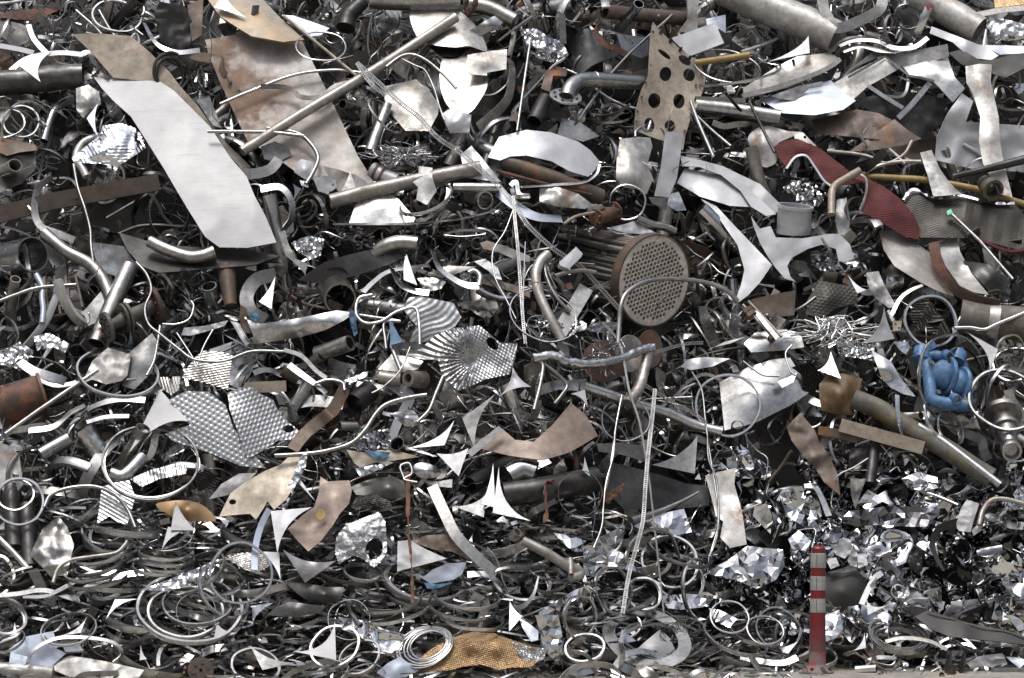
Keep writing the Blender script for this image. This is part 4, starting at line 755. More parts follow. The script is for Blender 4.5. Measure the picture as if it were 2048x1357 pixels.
# ================================================================== middle
tile(500, 440)
T('pipe', 'dark outer pipe behind the round pipe mouth left of the middle', 'pipe', 'dark', 82, [(480, 300, -100), (485, 345, 20)], 40, hol=.1, n=30)
T('big_pipe', 'beige round pipe mouth facing the viewer left of the middle', 'pipe', 'warm', 90, [(462, 340, -250), (486, 394, -50), (510, 446, 150)], 80, hol=.12, n=36)
T('pipe', 'smaller grey pipe mouth below the gutter in the middle', 'pipe', 'warm', 46, [(380, 760, -20), (480, 725, 60), (566, 696, 140)], 90, hol=.25, n=26)
S('gutter', 'long curved silver trough below the beige round pipe mouth', 'gutter', 'steel', [(-40, 505, 90), (-30, 560, 120), (60, 588, 130), (200, 570, 140), (400, 532, 140), (490, 512, 130), (595, 525, 100), (530, 570, 120), (430, 622, 90), (300, 660, 60), (180, 682, 40), (0, 708, 30), (20, 660, 90)], mid=[(250, 615, 150), (420, 570, 150)], th=5)
S('torn_sheet', 'brown torn end at the left of the silver trough', 'sheet metal', 'brown', [(-55, 480), (-20, 500), (-10, 540), (40, 590), (20, 640), (-30, 640), (-60, 560)], off=110, th=5)
S('curved_plate', 'dark curved plate rising under the elbow in the middle', 'curved plate', 'dark', [(270, 340, 120), (330, 300, 110), (420, 240, 110), (530, 205, 100), (650, 175, 90), (800, 165, 70), (872, 212, 60), (780, 255, 40), (620, 310, 30), (400, 362, 50)], th=5)
T('pipe_elbow', 'short pale pipe elbow opening to the right in the middle', 'pipe elbow', 'warm', 44, [(690, 200, 20), (770, 150, 90), (850, 130, 110), (950, 136, 120)], 110, hol=.12, n=26)
B('strip', 'shiny curved strip left of the two bright loops', 'metal strip', 'bright', 40, [(800, 275), (850, 365), (920, 400), (1012, 415)], 150, tw=(60, 30), prof=None)
B('strip', 'heavy bright loop strip under the perforated strap', 'metal strip', 'bright', 42, [(1035, 180), (1070, 270), (1160, 340), (1230, 370), (1295, 375)], 160, tw=(60, 30))
T('strip_end', 'oval closed end joining the heavy bright loop strip', 'bent bar', 'steel', 16, [(1295, 375), (1300, 320), (1270, 290), (1235, 300)], 150)
B('strip', 'wide bright strip left of the shiny curved strip', 'metal strip', 'bright', 36, [(640, 410), (700, 350), (780, 295), (900, 270), (1000, 260)], 110, tw=(40, 60))
S('sheet_metal', 'creased brown paper like plate between the two bright loops', 'sheet metal', 'warm', [(945, 330), (1040, 325), (1110, 350), (1080, 390), (990, 410)], off=100, rg=10, rgs=50)
TR('white curled offcut standing between the bright strips', 'white', (945, 370), (885, 195), (870, 340), -.1, 170)
S('sheet_metal', 'long pointed tan blade behind the heavy bright loop', 'sheet metal', 'warm', [(1010, 300), (1120, 260), (1280, 265), (1150, 310), (1080, 330)], off=90)
T('bent_rod', 'bright rod bent into loops above the pleated plate', 'bent rod', 'bright', 9, [(690, 424), (615, 445), (600, 530), (650, 583), (740, 575), (830, 520), (930, 498), (955, 580), (960, 706)], 200)
T('bent_rod', 'bright rod leg standing under the looped rod', 'bent rod', 'bright', 10, [(620, 540), (700, 552), (850, 575), (760, 580), (765, 680), (770, 730)], 180)
T('rod', 'short bright peg below the blue shard', 'rod', 'bright', 12, [(798, 715), (852, 850)], 180)
TR('bright blue painted shard in the middle', 'blue_paint', (862, 690), (778, 535), (790, 712), .06, 210)
S('torn_sheet', 'torn blue plastic scrap right of the beige pipe mouth', 'scrap plastic', 'blue_paint', [(560, 520), (620, 510), (600, 580), (610, 640), (590, 660), (570, 600)], off=120, cr=12, crs=40)
S('torn_sheet', 'small blue plastic scrap at the left end of the silver trough', 'scrap plastic', 'blue_paint', [(-2, 520), (40, 530), (55, 555), (30, 575), (0, 560)], off=160, cr=12, crs=40)
S('corrugated_plate', 'upper pleated silver plate in the middle of the heap', 'corrugated plate', 'plate', [(860, 500, 130), (900, 440, 150), (960, 432, 160), (1150, 470, 140), (1195, 550, 110), (1160, 602, 90), (1080, 650, 70), (1000, 690, 50), (900, 690, 50), (940, 600, 100)], pat=('fan', 560, 900, 118, 1.6, -40, 400), res=6, cr=5)
S('corrugated_plate', 'large fan pleated silver plate with frilled edges in the middle', 'corrugated plate', 'plate', [(860, 730, 120), (960, 735, 150), (1050, 650, 220), (1150, 612, 240), (1300, 598, 210), (1360, 650, 190), (1420, 700, 170), (1510, 700, 140), (1500, 780, 130), (1470, 872, 110), (1330, 902, 110), (1250, 940, 100), (1180, 967, 110), (1090, 892, 160), (1062, 790, 190), (960, 790, 150), (890, 765, 120)], mid=[(1285, 790, 130), (1180, 700, 240)], holes=[(1370, 700, 42, 26, 50)], pat=('fan', 1285, 792, 46, 9, 95, 262), res=6, cr=6)
T('pipe', 'small thick brown pipe mouth below the fan pleated plate', 'pipe', 'tube', 48, [(985, 905, 0), (940, 902, 50), (893, 896, 110)], 70, hol=.45, n=24)
T('pipe', 'short brown tube left of the thick brown pipe mouth', 'pipe', 'tube', 40, [(730, 890), (790, 900), (850, 905)], 40, n=18)
S('curved_plate', 'rounded brown plate above the thick brown pipe mouth', 'curved plate', 'warm', [(725, 845), (800, 760), (900, 775), (980, 800), (950, 845), (850, 862)], off=60)
T('bent_pipe', 'long curved tan rod sweeping under the fan pleated plate', 'bent rod', 'warm', 13, [(140, 1335), (300, 1325), (430, 1308), (570, 1265), (650, 1190), (710, 1100), (770, 1045), (880, 1010), (1000, 990)], 180)
T('rod', 'tan rod leg below the fan pleated plate', 'rod', 'warm', 11, [(1090, 890), (1050, 985), (1010, 1080), (945, 1145)], 170)
T('wire', 'thin wire falling from the blue shard', 'wire', 'warm', 5, [(905, 720), (850, 850), (760, 940), (690, 980)], 190)
B('torn_strip', 'torn rust brown strip right of the silver patterned plates', 'metal strip', 'brown', 72, [(240, 1300), (310, 1210), (430, 1110), (480, 1060), (540, 945)], 130, tw=(20, -20), cr=40)
TR('grey pointed offcut aiming up right of the tan rod leg', 'grey', (1200, 1122), (1388, 985), (1275, 1308), .12, 160)
TR('pale long triangular offcut under the flattened can', 'white', (1100, 1275), (1155, 1133), (880, 1292), .12, 180)
TR('second pale offcut tucked behind the long triangular one', 'white', (960, 1235), (1045, 1140), (890, 1292), .05, 150)
TR('white offcut pointing down by the big arched brown plate', 'white', (1180, 1450), (1235, 1290), (1055, 1320), .1, 190)
TR('white narrow blade offcut under the pale triangular offcuts', 'white', (960, 1300), (885, 1290), (1060, 1340), -.05, 170)
S('triangular_offcut', 'white star like offcut hanging below the fan pleated plate', 'metal offcut', 'white', [(1455, 718)]+arcpts((1455, 718), (1590, 945), (1430, 950), .14)+[(1590, 945)]+arcpts((1590, 945), (1408, 1002), (1470, 900), .1)+[(1408, 1002)]+arcpts((1408, 1002), (1455, 718), (1560, 890), .18), off=220, grp='triangular offcuts scattered over the heap')
S('arched_plate', 'rusty brown arched plate with streaks right of the middle', 'arched plate', 'brown_plate', [((x-500)*ZS, (y-440)*ZS, o) for x, y, o in ((940, 893, 90), (975, 870, 100), (1003, 857, 110), (1030, 880, 130), (1068, 884, 140), (1105, 850, 140), (1142, 806, 120), (1172, 830, 120), (1196, 872, 120), (1140, 905, 160), (1085, 921, 170), (1020, 912, 150))], th=5)
B('strip', 'grey pointed strip leaning on the arched brown plate', 'metal strip', 'grey', 40, [(1240, 1325), (1320, 1260), (1420, 1180)], 190, tw=15)
S('foil_ball', 'crushed shiny dark wrapper below the curved tan rod', 'foil', 'foil_dark', [(545, 1192), (650, 1200), (790, 1180), (798, 1290), (700, 1300), (600, 1290)], off=100, rg=30, rgs=60, sharp=30, res=9)
S('torn_sheet', 'blue painted torn edge under the crushed shiny wrapper', 'scrap metal', 'blue_paint', [(640, 1300), (720, 1308), (795, 1315), (770, 1350), (720, 1360)], off=130, cr=10, crs=40)
S('crushed_can', 'flattened silver can beside the tan rod leg', 'crushed can', 'bright', [(805, 1100), (870, 1078), (930, 1082), (958, 1150), (900, 1168), (855, 1150)], off=130, mid=[(885, 1115, 180)], sm=1)
for i, (x, y, r, x2, y2) in enumerate(((600, 1165, 26, 505, 1165), (900, 1215, 24, 895, 1255), (680, 965, 62, 590, 1040), (270, 900, 34, 180, 850))): T('pipe', ('thin pale tube lying left of the flattened can', 'tiny upright tube below the flattened can', 'dark wide tube under the torn rust strip', 'small dark tube left of the torn rust strip')[i], 'pipe', ('warm', 'warm', 'dark', 'brown')[i], r, [(x, y, 0), (x2, y2, 60)], 80, hol=.12, n=20)
B('channel', 'beige channel bar above the silver patterned plates', 'channel', 'tan', 62, [(-30, 950), (90, 945), (205, 940)], 110, th=30, straight=True)
B('strip', 'bent bright strip beside the beige channel bar', 'metal strip', 'bright', 36, [(220, 820), (300, 880), (370, 930), (430, 980)], 120, tw=(20, 50))
T('bent_rod', 'arched rod over the bent bright strip', 'bent rod', 'bright', 9, [(360, 930), (440, 905), (520, 920), (535, 965)], 140)
B('strip', 'dark arched strip below the smaller grey pipe mouth', 'metal strip', 'grey', 26, [(190, 735), (290, 770), (370, 850), (430, 895)], 130, tw=30)
S('foil_ball', 'bright torn foil strip right of the arched rod', 'foil', 'foil', [(530, 910), (600, 880), (670, 855), (660, 885), (580, 920)], off=120, rg=15, rgs=50, sharp=30, res=9)
S('bracket', 'pale bolted bracket bar at the top of the middle', 'bracket', 'stain_light', [(1300, 130), (1340, 118), (1450, 150), (1583, 205), (1583, 240), (1500, 225), (1400, 180), (1320, 165)], off=120, th=14, cr=5)
RG('dark oval eye loop at the left end of the bolted bracket', 'dark', 1285, 135, 32, 32, 0, 16, 3, 130)
S('crumpled_sheet', 'white crumpled sheet below the bolted bracket bar', 'sheet metal', 'white', [(1265, 235), (1330, 220), (1400, 270), (1425, 340), (1385, 330), (1350, 290)], off=110, rg=14, rgs=60)
S('sheet_metal', 'dark shiny crumpled sheet right of the upper pleated plate', 'sheet metal', 'dark', [(1170, 470), (1280, 455), (1390, 450), (1410, 510), (1300, 520), (1200, 500)], off=50, rg=20, rgs=80)
S('plank', 'dark splintered flat bar under the heavy bright loop', 'flat bar', 'brown', [(1300, 315), (1500, 370), (1583, 400), (1583, 440), (1480, 405), (1310, 360)], off=60, th=20)
S('horseshoe', 'grey curved cut out plate at the foot of the long pale panel', 'curved plate', 'grey', [(160, 70), (200, 60), (215, 130), (260, 220), (330, 250), (310, 305), (270, 260), (200, 200)], off=130, th=6)
NEST('bundle of dark cables above the short pipe elbow', 620, 110, 110, 70, 14, 8, 70, 'black', 9, name='cable_bundle')
S('foil_ball', 'shiny scraps stuffed beside the dark cables', 'foil', 'foil', [(230, 130), (330, 90), (420, 110), (400, 200), (330, 230), (270, 180)], off=90, rg=30, rgs=50, sharp=30, res=9)
B('strip', 'flat shiny loop left of the perforated strap', 'metal strip', 'bright', 26, [(1090, 85), (1180, 60), (1290, 62), (1330, 85), (1200, 100), (1100, 92)], 120, tw=60)
# ================================================================== centre right: the tube bundle
tile(1000, 440)
hx = thing('tube_bundle', 'heat exchanger bundle of long pipes ending in a round plate full of holes', 'heat exchanger', W(860, 345, 200))
kk = msc(860, 345); C0 = np.array(W(870, 345, 230)[:])
# axis of the bundle: points out of the heap, to the right and a little down
e1 = np.array([math.cos(R(-72)), 0, -math.sin(R(-72))]); e1 = np.array([.26, 0, .966])          # long axis of the ellipse in the picture
qq = .775; ex = np.array([.966, 0, -.26])
dax = np.array([ex[0]*math.sqrt(1-qq*qq), -qq, ex[2]*math.sqrt(1-qq*qq)]); dax /= np.linalg.norm(dax)
e2 = np.cross(dax, e1); e2 /= np.linalg.norm(e2); RD = 262*kk
pit = 27*kk; rh = 11.*kk; hol = []; rows = int(RD/pit/.866)+1
for j in range(-rows, rows+1):
    for i in range(-12, 13):
        a, b = (i+.5*(j % 2))*pit, j*pit*.866
        if math.hypot(a, b) < RD*.83: hol.append((a, b))
hol = sorted(hol, key=lambda p: math.hypot(*p))
def dp(a, b, d): return C0+e1*a+e2*b+dax*d
# perforated face: hexagonal cells with a round hole each, filled out to the rim
cirv = [(RD*.985*math.cos(t), RD*.985*math.sin(t)) for t in np.linspace(0, 2*math.pi, 73)[:72]]
pts = [Vector(p) for p in cirv]; ed = [(i, (i+1) % 72) for i in range(72)]
for a, b in hol:
    s = len(pts); pts += [Vector((a+rh*math.cos(t), b+rh*math.sin(t))) for t in [2*math.pi*k/12 for k in range(12)]]; ed += [(s+k, s+(k+1) % 12) for k in range(12)]
v2, _, f2, *_ = delaunay_2d_cdt(pts, ed, [], 0, 1e-7); v2 = np.array([p[:] for p in v2]); f2 = np.array([list(f)[:3] for f in f2]); ce = v2[f2].mean(1); HA = np.array(hol)
ok = np.array([np.hypot(*(HA-c).T).min() > rh*.97 for c in ce]); f2 = f2[ok]
th = 40*kk; VF = np.array([dp(a, b, 0) for a, b in v2]); n0 = len(VF); faces = f2.tolist(); VV = [VF]
VV.append(np.array([dp(a, b, -th) for a, b in v2])); faces += [(a+n0, c+n0, b+n0) for a, b, c in f2.tolist()]
s = 2*n0; hv = []
for a, b in hol:                                            # walls of the holes
    for k in range(12):
        t = 2*math.pi*k/12; hv += [dp(a+rh*math.cos(t), b+rh*math.sin(t), 0), dp(a+rh*math.cos(t), b+rh*math.sin(t), -th)]
    for k in range(12): l = (k+1) % 12; faces.append((s+2*k, s+2*l, s+2*l+1, s+2*k+1))
    s += 24
put('tube_sheet', np.vstack(VV+[np.array(hv)]), faces, 'face', hx, smooth=False)
Q = np.array([C0]*72); Sd = np.array([e1*math.cos(t)+e2*math.sin(t) for t in np.linspace(0, 2*math.pi, 73)[:72]])
V, Fc = sweep(Q, Sd, np.tile(dax, (72, 1)), [(RD*.97, .004), (RD*1.005, .002), (RD*1.01, -.01), (RD*1.01, -th-.025), (RD*.97, -th-.025)], True); put('rim', V, Fc, 'brown', hx, sharp=35)
BL = 900*kk; nt_ = 0
ring_t = sorted(hol, key=lambda p: -math.hypot(*p))
for a, b in ring_t:
    if nt_ >= 96: break
    up_ = (e1*a+e2*b)
    if up_[2]*.9-up_[0]*.5 < -.12 and math.hypot(a, b) < RD*.7: continue
    nt_ += 1; o = .012*math.sin(nt_*7.); g_ = [dp(a, b, -th), dp(a+o*.4, b+o, -BL*.35), dp(a*1.04, b*1.02-o, -BL*.7), dp(a*1.07+o, b*1.05, -BL*(.9+.1*math.sin(nt_*3.)))]
    V, Fc = tubemesh(crom(np.array(g_), 4), 11.6*kk, n=10); put('tube', V, Fc, 'rust' if (math.sin(nt_*5.3) > .95) else ('tube' if nt_ % 3 else 'warm'), hx)
COVER.append([(1060+(x)/4.847, 420+y/4.847) for x, y in ((150, 120), (400, 120), (940, 300), (1250, 230), (1500, 330), (1570, 620), (1450, 950), (1150, 1140), (900, 1010), (800, 860), (400, 700), (150, 300))])
T('bent_rod', 'pale bent rod hanging in front of the round plate of the tube bundle', 'bent rod', 'warm', 13, [(1345, 460, 180), (1280, 400, 240), (1190, 362, 290), (1070, 340, 360), (920, 335, 420), (800, 358, 460), (715, 415, 460), (685, 480, 440), (676, 560, 400), (667, 698, 360)], 300, n=16)
T('bent_pipe', 'thick rusty bent pipe left of the tube bundle', 'bent pipe', 'tube', 30, [(272, 195), (225, 240), (203, 310), (215, 400), (265, 520), (350, 680)], 190, n=18, r2=26)
T('bent_rod', 'thinner bent rod behind the thick rusty bent pipe', 'bent rod', 'warm', 11, [(250, 250), (265, 330), (320, 440), (400, 522)], 170)
T('bent_pipe', 'short rusty tube lying across the pipes of the tube bundle', 'bent pipe', 'tube', 13, [(310, 320), (390, 295), (470, 288), (540, 298)], 260, hol=.3)
RG('thin bright hoop below the end of the perforated strap', 'bright', 245, 540, 195, 142, 22, 13, 2, 200)
B('flat_bar', 'dull flat bar leaning below the tube bundle', 'flat bar', 'warm', 84, [(488, 382), (430, 480), (335, 640)], 150, th=6, straight=True)
S('block', 'small white block caught under the perforated strap', 'block', 'white', [(335, 238), (385, 195), (430, 152), (468, 192), (460, 210), (392, 276), (340, 258)], off=300, th=40)
T('branch_pipe', 'long dented silver tube lying across the middle', 'bent bar', 'bright', 27, [(185, 785), (300, 770), (370, 800), (480, 815), (600, 805), (720, 770), (800, 735), (862, 722)], 230, wob=.25, n=16, seg=10)
T('branch_pipe', 'bark like rusty tube standing under the dented silver tube', 'bent bar', 'tube', 32, [(840, 745), (815, 850), (780, 960), (720, 1040)], 190, wob=.2)
for i, (x, y, a, b, m_) in enumerate(((590, 800, 125, 120, 'rust'), (735, 755, 78, 105, 'stain_light'), (850, 730, 70, 110, 'brown'))):
    S('disc', ('rusty round disc under the dented silver tube', 'pale bowl shaped disc below the bent rod', 'dark brown disc right of the pale bowl shaped disc')[i], 'disc', m_, [(x+a*math.cos(t), y+b*math.sin(t)) for t in [2*math.pi*k/20 for k in range(20)]], off=(110, 120, 80)[i], mid=[(x, y, (110, 70, 60)[i])], th=6)
NEST('fine wire snarl hanging over the rusty round disc', 590, 740, 150, 150, 26, 2.5, 200, 'bright', 4, 'wire tangles')
NEST('fine wire strands below the thin bright hoop', 260, 600, 110, 90, 12, 4, 170, 'bright', 14, 'wire tangles')
bl = thing('bolt_assembly', 'rusty pair of long bolts with nuts right of the tube bundle', 'bolts', W(1470, 590, 150))
for q in (0, 32): T('threaded_rod', None, None, 'tube', 9, [(1372+q, 480-q*.6), (1560+q, 680-q*.6)], 170, parent=bl, straight=True)
for q in ((1400, 520), (1420, 540), (1545, 668)): LA('nut', None, None, 'brown', (q[0]-10, q[1]-12, 170), (q[0]+6, q[1]+6, 170), [(0, 34), (1, 34)], bl, n=6)
S('clamp_plate', None, None, 'warm', [(1430, 520), (1450, 510), (1580, 660), (1560, 680)], off=200, th=8, parent=bl)
S('triangular_offcut', 'long tan spike offcut right of the dented silver tube', 'metal offcut', 'stain_light', [(1175, 738), (1270, 690), (1392, 660), (1300, 700), (1200, 722)], off=170, grp='triangular offcuts scattered over the heap')
T('long_pipe', 'long dark steel pipe sagging under the dented silver tube', 'pipe', 'steel', 30, [(470, 940), (620, 990), (760, 1040), (950, 1095), (1100, 1160), (1255, 1200)], 140, n=18)
RG('big bright hoop around the grey cone sheet right of the middle', 'bright', 1290, 1050, 178, 172, 0, 26, 2, 170)
S('cone_sheet', 'large grey cone shaped sheet inside the big bright hoop', 'curved plate', 'steel', [(1240, 920, 30), (1400, 835, 60), (1540, 790, 70), (1640, 780, 60), (1760, 970, 20), (1640, 1050, 60), (1440, 1150, 90), (1270, 1190, 60)], mid=[(1450, 970, 150)], th=5)
T('hook', 'short bright peg standing under the dented silver tube', 'hook', 'warm', 11, [(180, 790), (240, 815), (230, 920), (192, 1075)], 210)
T('hook', 'bent bright peg right of the short peg', 'hook', 'warm', 11, [(250, 815), (320, 870), (378, 935), (350, 990), (308, 1042)], 200)
S('sheet_metal', 'dull plate behind the two bright pegs', 'sheet metal', 'steel', [(200, 940), (300, 910), (490, 900), (470, 970), (330, 960), (200, 1000)], off=110)
TR('small white offcut right of the two bright pegs', 'white', (480, 960), (495, 1060), (400, 985), .15, 180)
S('sheet_metal', 'grey leaf shaped plate right of the dented silver tube', 'sheet metal', 'steel', [(1020, 832), (1060, 790), (1150, 775), (1300, 785), (1200, 830), (1080, 850)], off=150)
RG('wire loop ring below the dark bark like tube', 'steel', 710, 1130, 135, 120, 0, 12, 3, 150)
PS('perforated strap hanging straight down left of the bent rusty pipe', [((x-1000)*ZS, (y-440)*ZS) for x, y in ((1026, 392), (1030, 440), (1036, 500), (1041, 570), (1046, 640), (1051, 688))], 220, 15)
T('wire', 'thin straight wire beside the straight perforated strap', 'wire', 'bright', 3.5, [(143, 125), (135, 330), (130, 560)], 210)
T('wire', 'pair of thin strings hanging left of the straight strap', 'wire', 'bright', 4, [(90, -100), (30, 60), (-40, 180), (-30, 320), (40, 460), (90, 560)], 200)
PS('perforated strap with a gentle bend pointing right below the tube bundle', [(870, 752), (960, 725), (1060, 700), (1150, 695)], 230, 16)
PS('perforated strap pointing down right above the big bright hoop', [(812, 930), (900, 985), (990, 1040), (1090, 1090), (1170, 1150)], 230, 17)
PS('longest perforated strap hanging down to the flat strap coil at the bottom', [((x-1000)*ZS, (y-440)*ZS) for x, y in ((1310, 778), (1304, 840), (1297, 900), (1291, 970), (1286, 1040), (1274, 1090), (1258, 1150), (1245, 1228))], 260, 19)
B('strip', 'thin plain strap twisting down beside the longest perforated strap', 'metal strip', 'stain_light', 13, [((x-1000)*ZS, (y-440)*ZS) for x, y in ((1205, 645), (1240, 690), (1258, 780), (1280, 850), (1298, 960), (1312, 1080), (1328, 1228))], 250, tw=(10, 60))
T('wire', 'twisted string falling through the middle right', 'wire', 'warm', 6, [(690, 990), (660, 1140), (640, 1280), (620, 1420), (600, 1520)], 200)
T('wire', 'long thin wire right of the longest strap', 'wire', 'steel', 5, [(1085, 860), (1140, 960), (1160, 1120), (1180, 1280), (1235, 1640), (1225, 1760), (1185, 1900)], 200)
RG('thin bright hoop left of the rusty arched plate', 'steel', 250, 610, 100, 60, 20, 12, 2, 90)
S('sheet_metal', 'crumpled silver scrap below the tube bundle', 'sheet metal', 'bright', [(500, 600), (560, 575), (690, 580), (660, 620), (560, 640), (495, 625)], off=150, rg=15, rgs=50)
# ================================================================== right, middle band
tile(1488, 440)
S('sheet_metal', 'brown rusty flat plate right of the tube bundle', 'sheet metal', 'brown', [(30, 452), (150, 425), (292, 398), (285, 540), (150, 550), (60, 560)], off=80, th=4)
S('bracket', 'large bent white bracket with two arms at the right', 'bracket', 'white', [(40, -20, 190), (90, 50, 166), (150, 35, 171), (180, 100, 150), (330, 105, 173), (480, 80, 182), (540, 80, 182), (600, 140, 162), (622, 218, 136), (580, 238, 129), (535, 235, 130), (520, 165, 153), (440, 140, 162), (360, 165, 153), (270, 215, 112), (245, 260, 97), (262, 320, 77), (295, 352, 67), (230, 332, 73), (170, 260, 97), (130, 200, 117), (90, 130, 140), (55, 40, 170)], th=8, cr=9, crs=90)
S('curved_plate', 'curved sheet with white and brown stains at the right', 'curved plate', 'stain', [(765, 62, 40), (850, 60, 20), (950, 110, 30), (1050, 185, 40), (1095, 290, 60), (1190, 435, 90), (1100, 405, 130), (1000, 355, 140), (850, 262, 130), (790, 170, 90)], mid=[(950, 220, 120)], th=4)
ar = thing('curved_trough', 'arched white trough with thick rusty rim at the right', 'trough', W(1250, 280, 120))
S('lining', None, None, 'stain_light', [(1100, 150, 60), (1150, 85, 50), (1195, 55, 60), (1222, 180, 70), (1285, 300, 80), (1385, 425, 90), (1300, 410, 120), (1220, 372, 130), (1140, 262, 130), (1115, 200, 110)], mid=[(1210, 270, 60)], th=4, parent=ar)
B('rim', None, None, 'rust', 62, [(1075, 128), (1085, 210), (1120, 300), (1200, 395), (1310, 450), (1445, 480)], 160, th=10, tw=(-20, -30), parent=ar)
t_ = thing('mossy_pipe', 'thick mossy grey pipe at the right edge', 'pipe', W(1430, 580, 60))
T('pipe', None, None, 'moss', 96, [(1220, 545), (1400, 575), (1620, 590)], 60, n=32, wob=.03, hol=.06, parent=t_)
T('sleeve', None, None, 'stain_light', 92, [(1380, 572), (1440, 580)], 70, n=32, parent=t_, r2=100)
S('corrugated_plate', 'dark golden chevron plate in a hollow right of the tube bundle', 'corrugated plate', 'plate_dark', [(345, 478), (390, 400), (432, 342), (540, 365), (640, 378), (645, 470), (520, 500), (440, 560), (380, 520)], off=30, pat=('tread', 80, 18, 26, 2.5), res=5)
TR('white curled offcut above the wire nest', 'white', (640, 416), (585, 308), (695, 395), .12, 130)
S('triangular_offcut', 'white swept offcut standing above the blue pump at its left', 'metal offcut', 'white', [(792, 488)]+arcpts((792, 488), (852, 672), (760, 640), .05)+[(852, 672), (760, 690), (658, 698)]+arcpts((658, 698), (792, 488), (830, 680), .15), off=170, grp='triangular offcuts scattered over the heap')
S('torn_sheet', 'pale blue ragged flap left of the blue pump', 'sheet metal', 'blue_grey', [(845, 690), (925, 690), (940, 720), (915, 762), (880, 735)], off=150, cr=8, crs=40)
TR('white long offcut right of the blue pump top', 'panel', (1436, 732), (1248, 628), (1388, 866), .16, 170)
RG('bright hoop framing the chevron plate above the blue pump', 'bright', 1055, 575, 148, 142, 30, 30, 2, 150)
S('corrugated_plate', 'dark chevron plate inside the hoop above the blue pump', 'corrugated plate', 'plate_dark', [(935, 545), (960, 470), (1030, 430), (1070, 480), (1170, 620), (1150, 660), (1090, 650), (980, 620)], off=90, pat=('chev', 60, 18, 60, 5), res=5.5)
NEST('wide nest of crumpled wire left of the blue pump', 540, 640, 320, 105, 34, 3.2, 110, 'steel', 5, 'wire tangles')
S('sheet_metal', 'crushed mesh of strips below the wide wire nest', 'foil', 'foil', [(520, 700), (620, 680), (740, 700), (740, 800), (640, 780), (540, 770)], off=80, rg=40, rgs=50, sharp=30, res=9)
# --- the pump
pu = thing('diaphragm_pump', 'bright blue painted double diaphragm pump lying in the scrap at the right', 'pump', W(1130, 900, 150))
T('manifold', None, None, 'blue', 36, [(1020, 770, 150), (1042, 860, 165), (1052, 950, 170), (1066, 1015, 175), (1120, 1035, 185), (1200, 1045, 190), (1272, 1052, 165)], 160, parent=pu, n=20)
T('manifold', None, None, 'blue', 28, [(1010, 768, 150), (1080, 766, 165), (1150, 780, 170), (1225, 798, 140)], 160, parent=pu, n=18)
T('manifold', None, None, 'blue', 30, [(1215, 775, 110), (1245, 860, 105), (1262, 950, 110), (1266, 1052, 130)], 110, parent=pu, n=18)
for a, r_ in (((1112, 876), 92), ((1198, 922), 80)):
    ch = LA('diaphragm_chamber', None, None, 'blue', (a[0]+40, a[1]+8, 140), (a[0]-50, a[1]-8, 196), [(0, r_*.6), (.05, r_*.9), (.25, r_*.95), (.3, r_*.97), (.5, r_*.93), (.68, r_*.78), (.84, r_*.52), (.95, r_*.25), (1, r_*.05)], pu, n=36)
    LA('clamp_band', None, None, 'blue', (a[0]+46, a[1]+8, 152), (a[0]+24, a[1]+4, 166), [(0, r_*.9), (0, r_*1.14), (.35, r_*1.22), (.65, r_*1.22), (1, r_*1.14), (1, r_*.9)], ch, n=36)
    for y_ in (-.75, .1, .85): LA('clamp_bolt', None, None, 'warm', (a[0]+r_*(.95-.35*abs(y_)), a[1]+r_*y_, 185), (a[0]+r_*(1.-.35*abs(y_)), a[1]+r_*y_+30, 190), [(0, 8), (.25, 8), (.25, 5), (.8, 5), (.8, 9), (1, 9)], ch, n=8)
for p0, p1 in (((1140, 762, 190), (1164, 772, 250)), ((1184, 1008, 205), (1208, 1018, 262))):
    LA('port', None, None, 'blue', p0, p1, [(0, 30), (.5, 30), (.6, 27), (1, 27), (1, 18), (.3, 18)], pu, n=24)
    LA('port_bore', None, None, 'tan', (p1[0]-8, p1[1]-4, p1[2]-28), (p1[0]-5, p1[1]-2, p1[2]-20), [(0, 20), (1, 20)], pu, n=20)
for p in ([(965, 765), (1020, 735), (1080, 705)], [(1130, 770), (1180, 750), (1240, 735)]): B('foot', None, None, 'blue', 34, p, 200, th=26, parent=pu, straight=True)
for a, b in (((1000, 790), (1010, 730)), ((1200, 800), (1215, 748))): T('valve_seat', None, None, 'blue', 48, [a, b], 165, parent=pu, n=18, straight=True)
for p in ((1050, 800), (1095, 970), (1240, 1010), (1258, 880), (1205, 760)): LA('bolt', None, None, 'warm', (p[0], p[1], 190), (p[0]+8, p[1]+4, 225), [(0, 12), (1, 12)], pu, n=6)
RG('large bright hoop looping under the blue pump', 'bright', 1180, 905, 210, 255, -8, 24, 2, 120)
RG('wide bright hoop right of the blue pump', 'steel', 1480, 1020, 210, 165, 8, 26, 2, 190)
RG('thin dark hoop over the top of the blue pump', 'dark', 1250, 850, 95, 130, -20, 16, 2, 140)
RG('thin hoop pair hanging below the blue pump', 'steel', 1170, 1180, 70, 100, -30, 16, 2, 110, name='metal_ring')
RG('bright hoop arc left below the blue pump', 'bright', 1120, 1150, 80, 150, -35, 22, 2, 90)
T('bent_rod', 'bright rod curving from the hoop over the mossy pipe', 'bent rod', 'bright', 10, [(1190, 612), (1280, 610), (1360, 620), (1430, 590), (1600, 520)], 190)
B('strip', 'curved strip left of the hoop above the pump', 'metal strip', 'warm', 22, [(835, 540), (880, 450), (940, 400), (1010, 370)], 140, tw=(20, 50))
sp = thing('flanged_spool', 'grey flanged spool piece with a round end ring at the right edge', 'flanged pipe', W(1480, 1200, 130))
LA('body', None, None, 'warm', (1465, 1090, 60), (1505, 1280, 190), [(0, 60), (.2, 60), (.22, 62), (.55, 66), (.6, 58), (.8, 46), (1, 40)], sp)
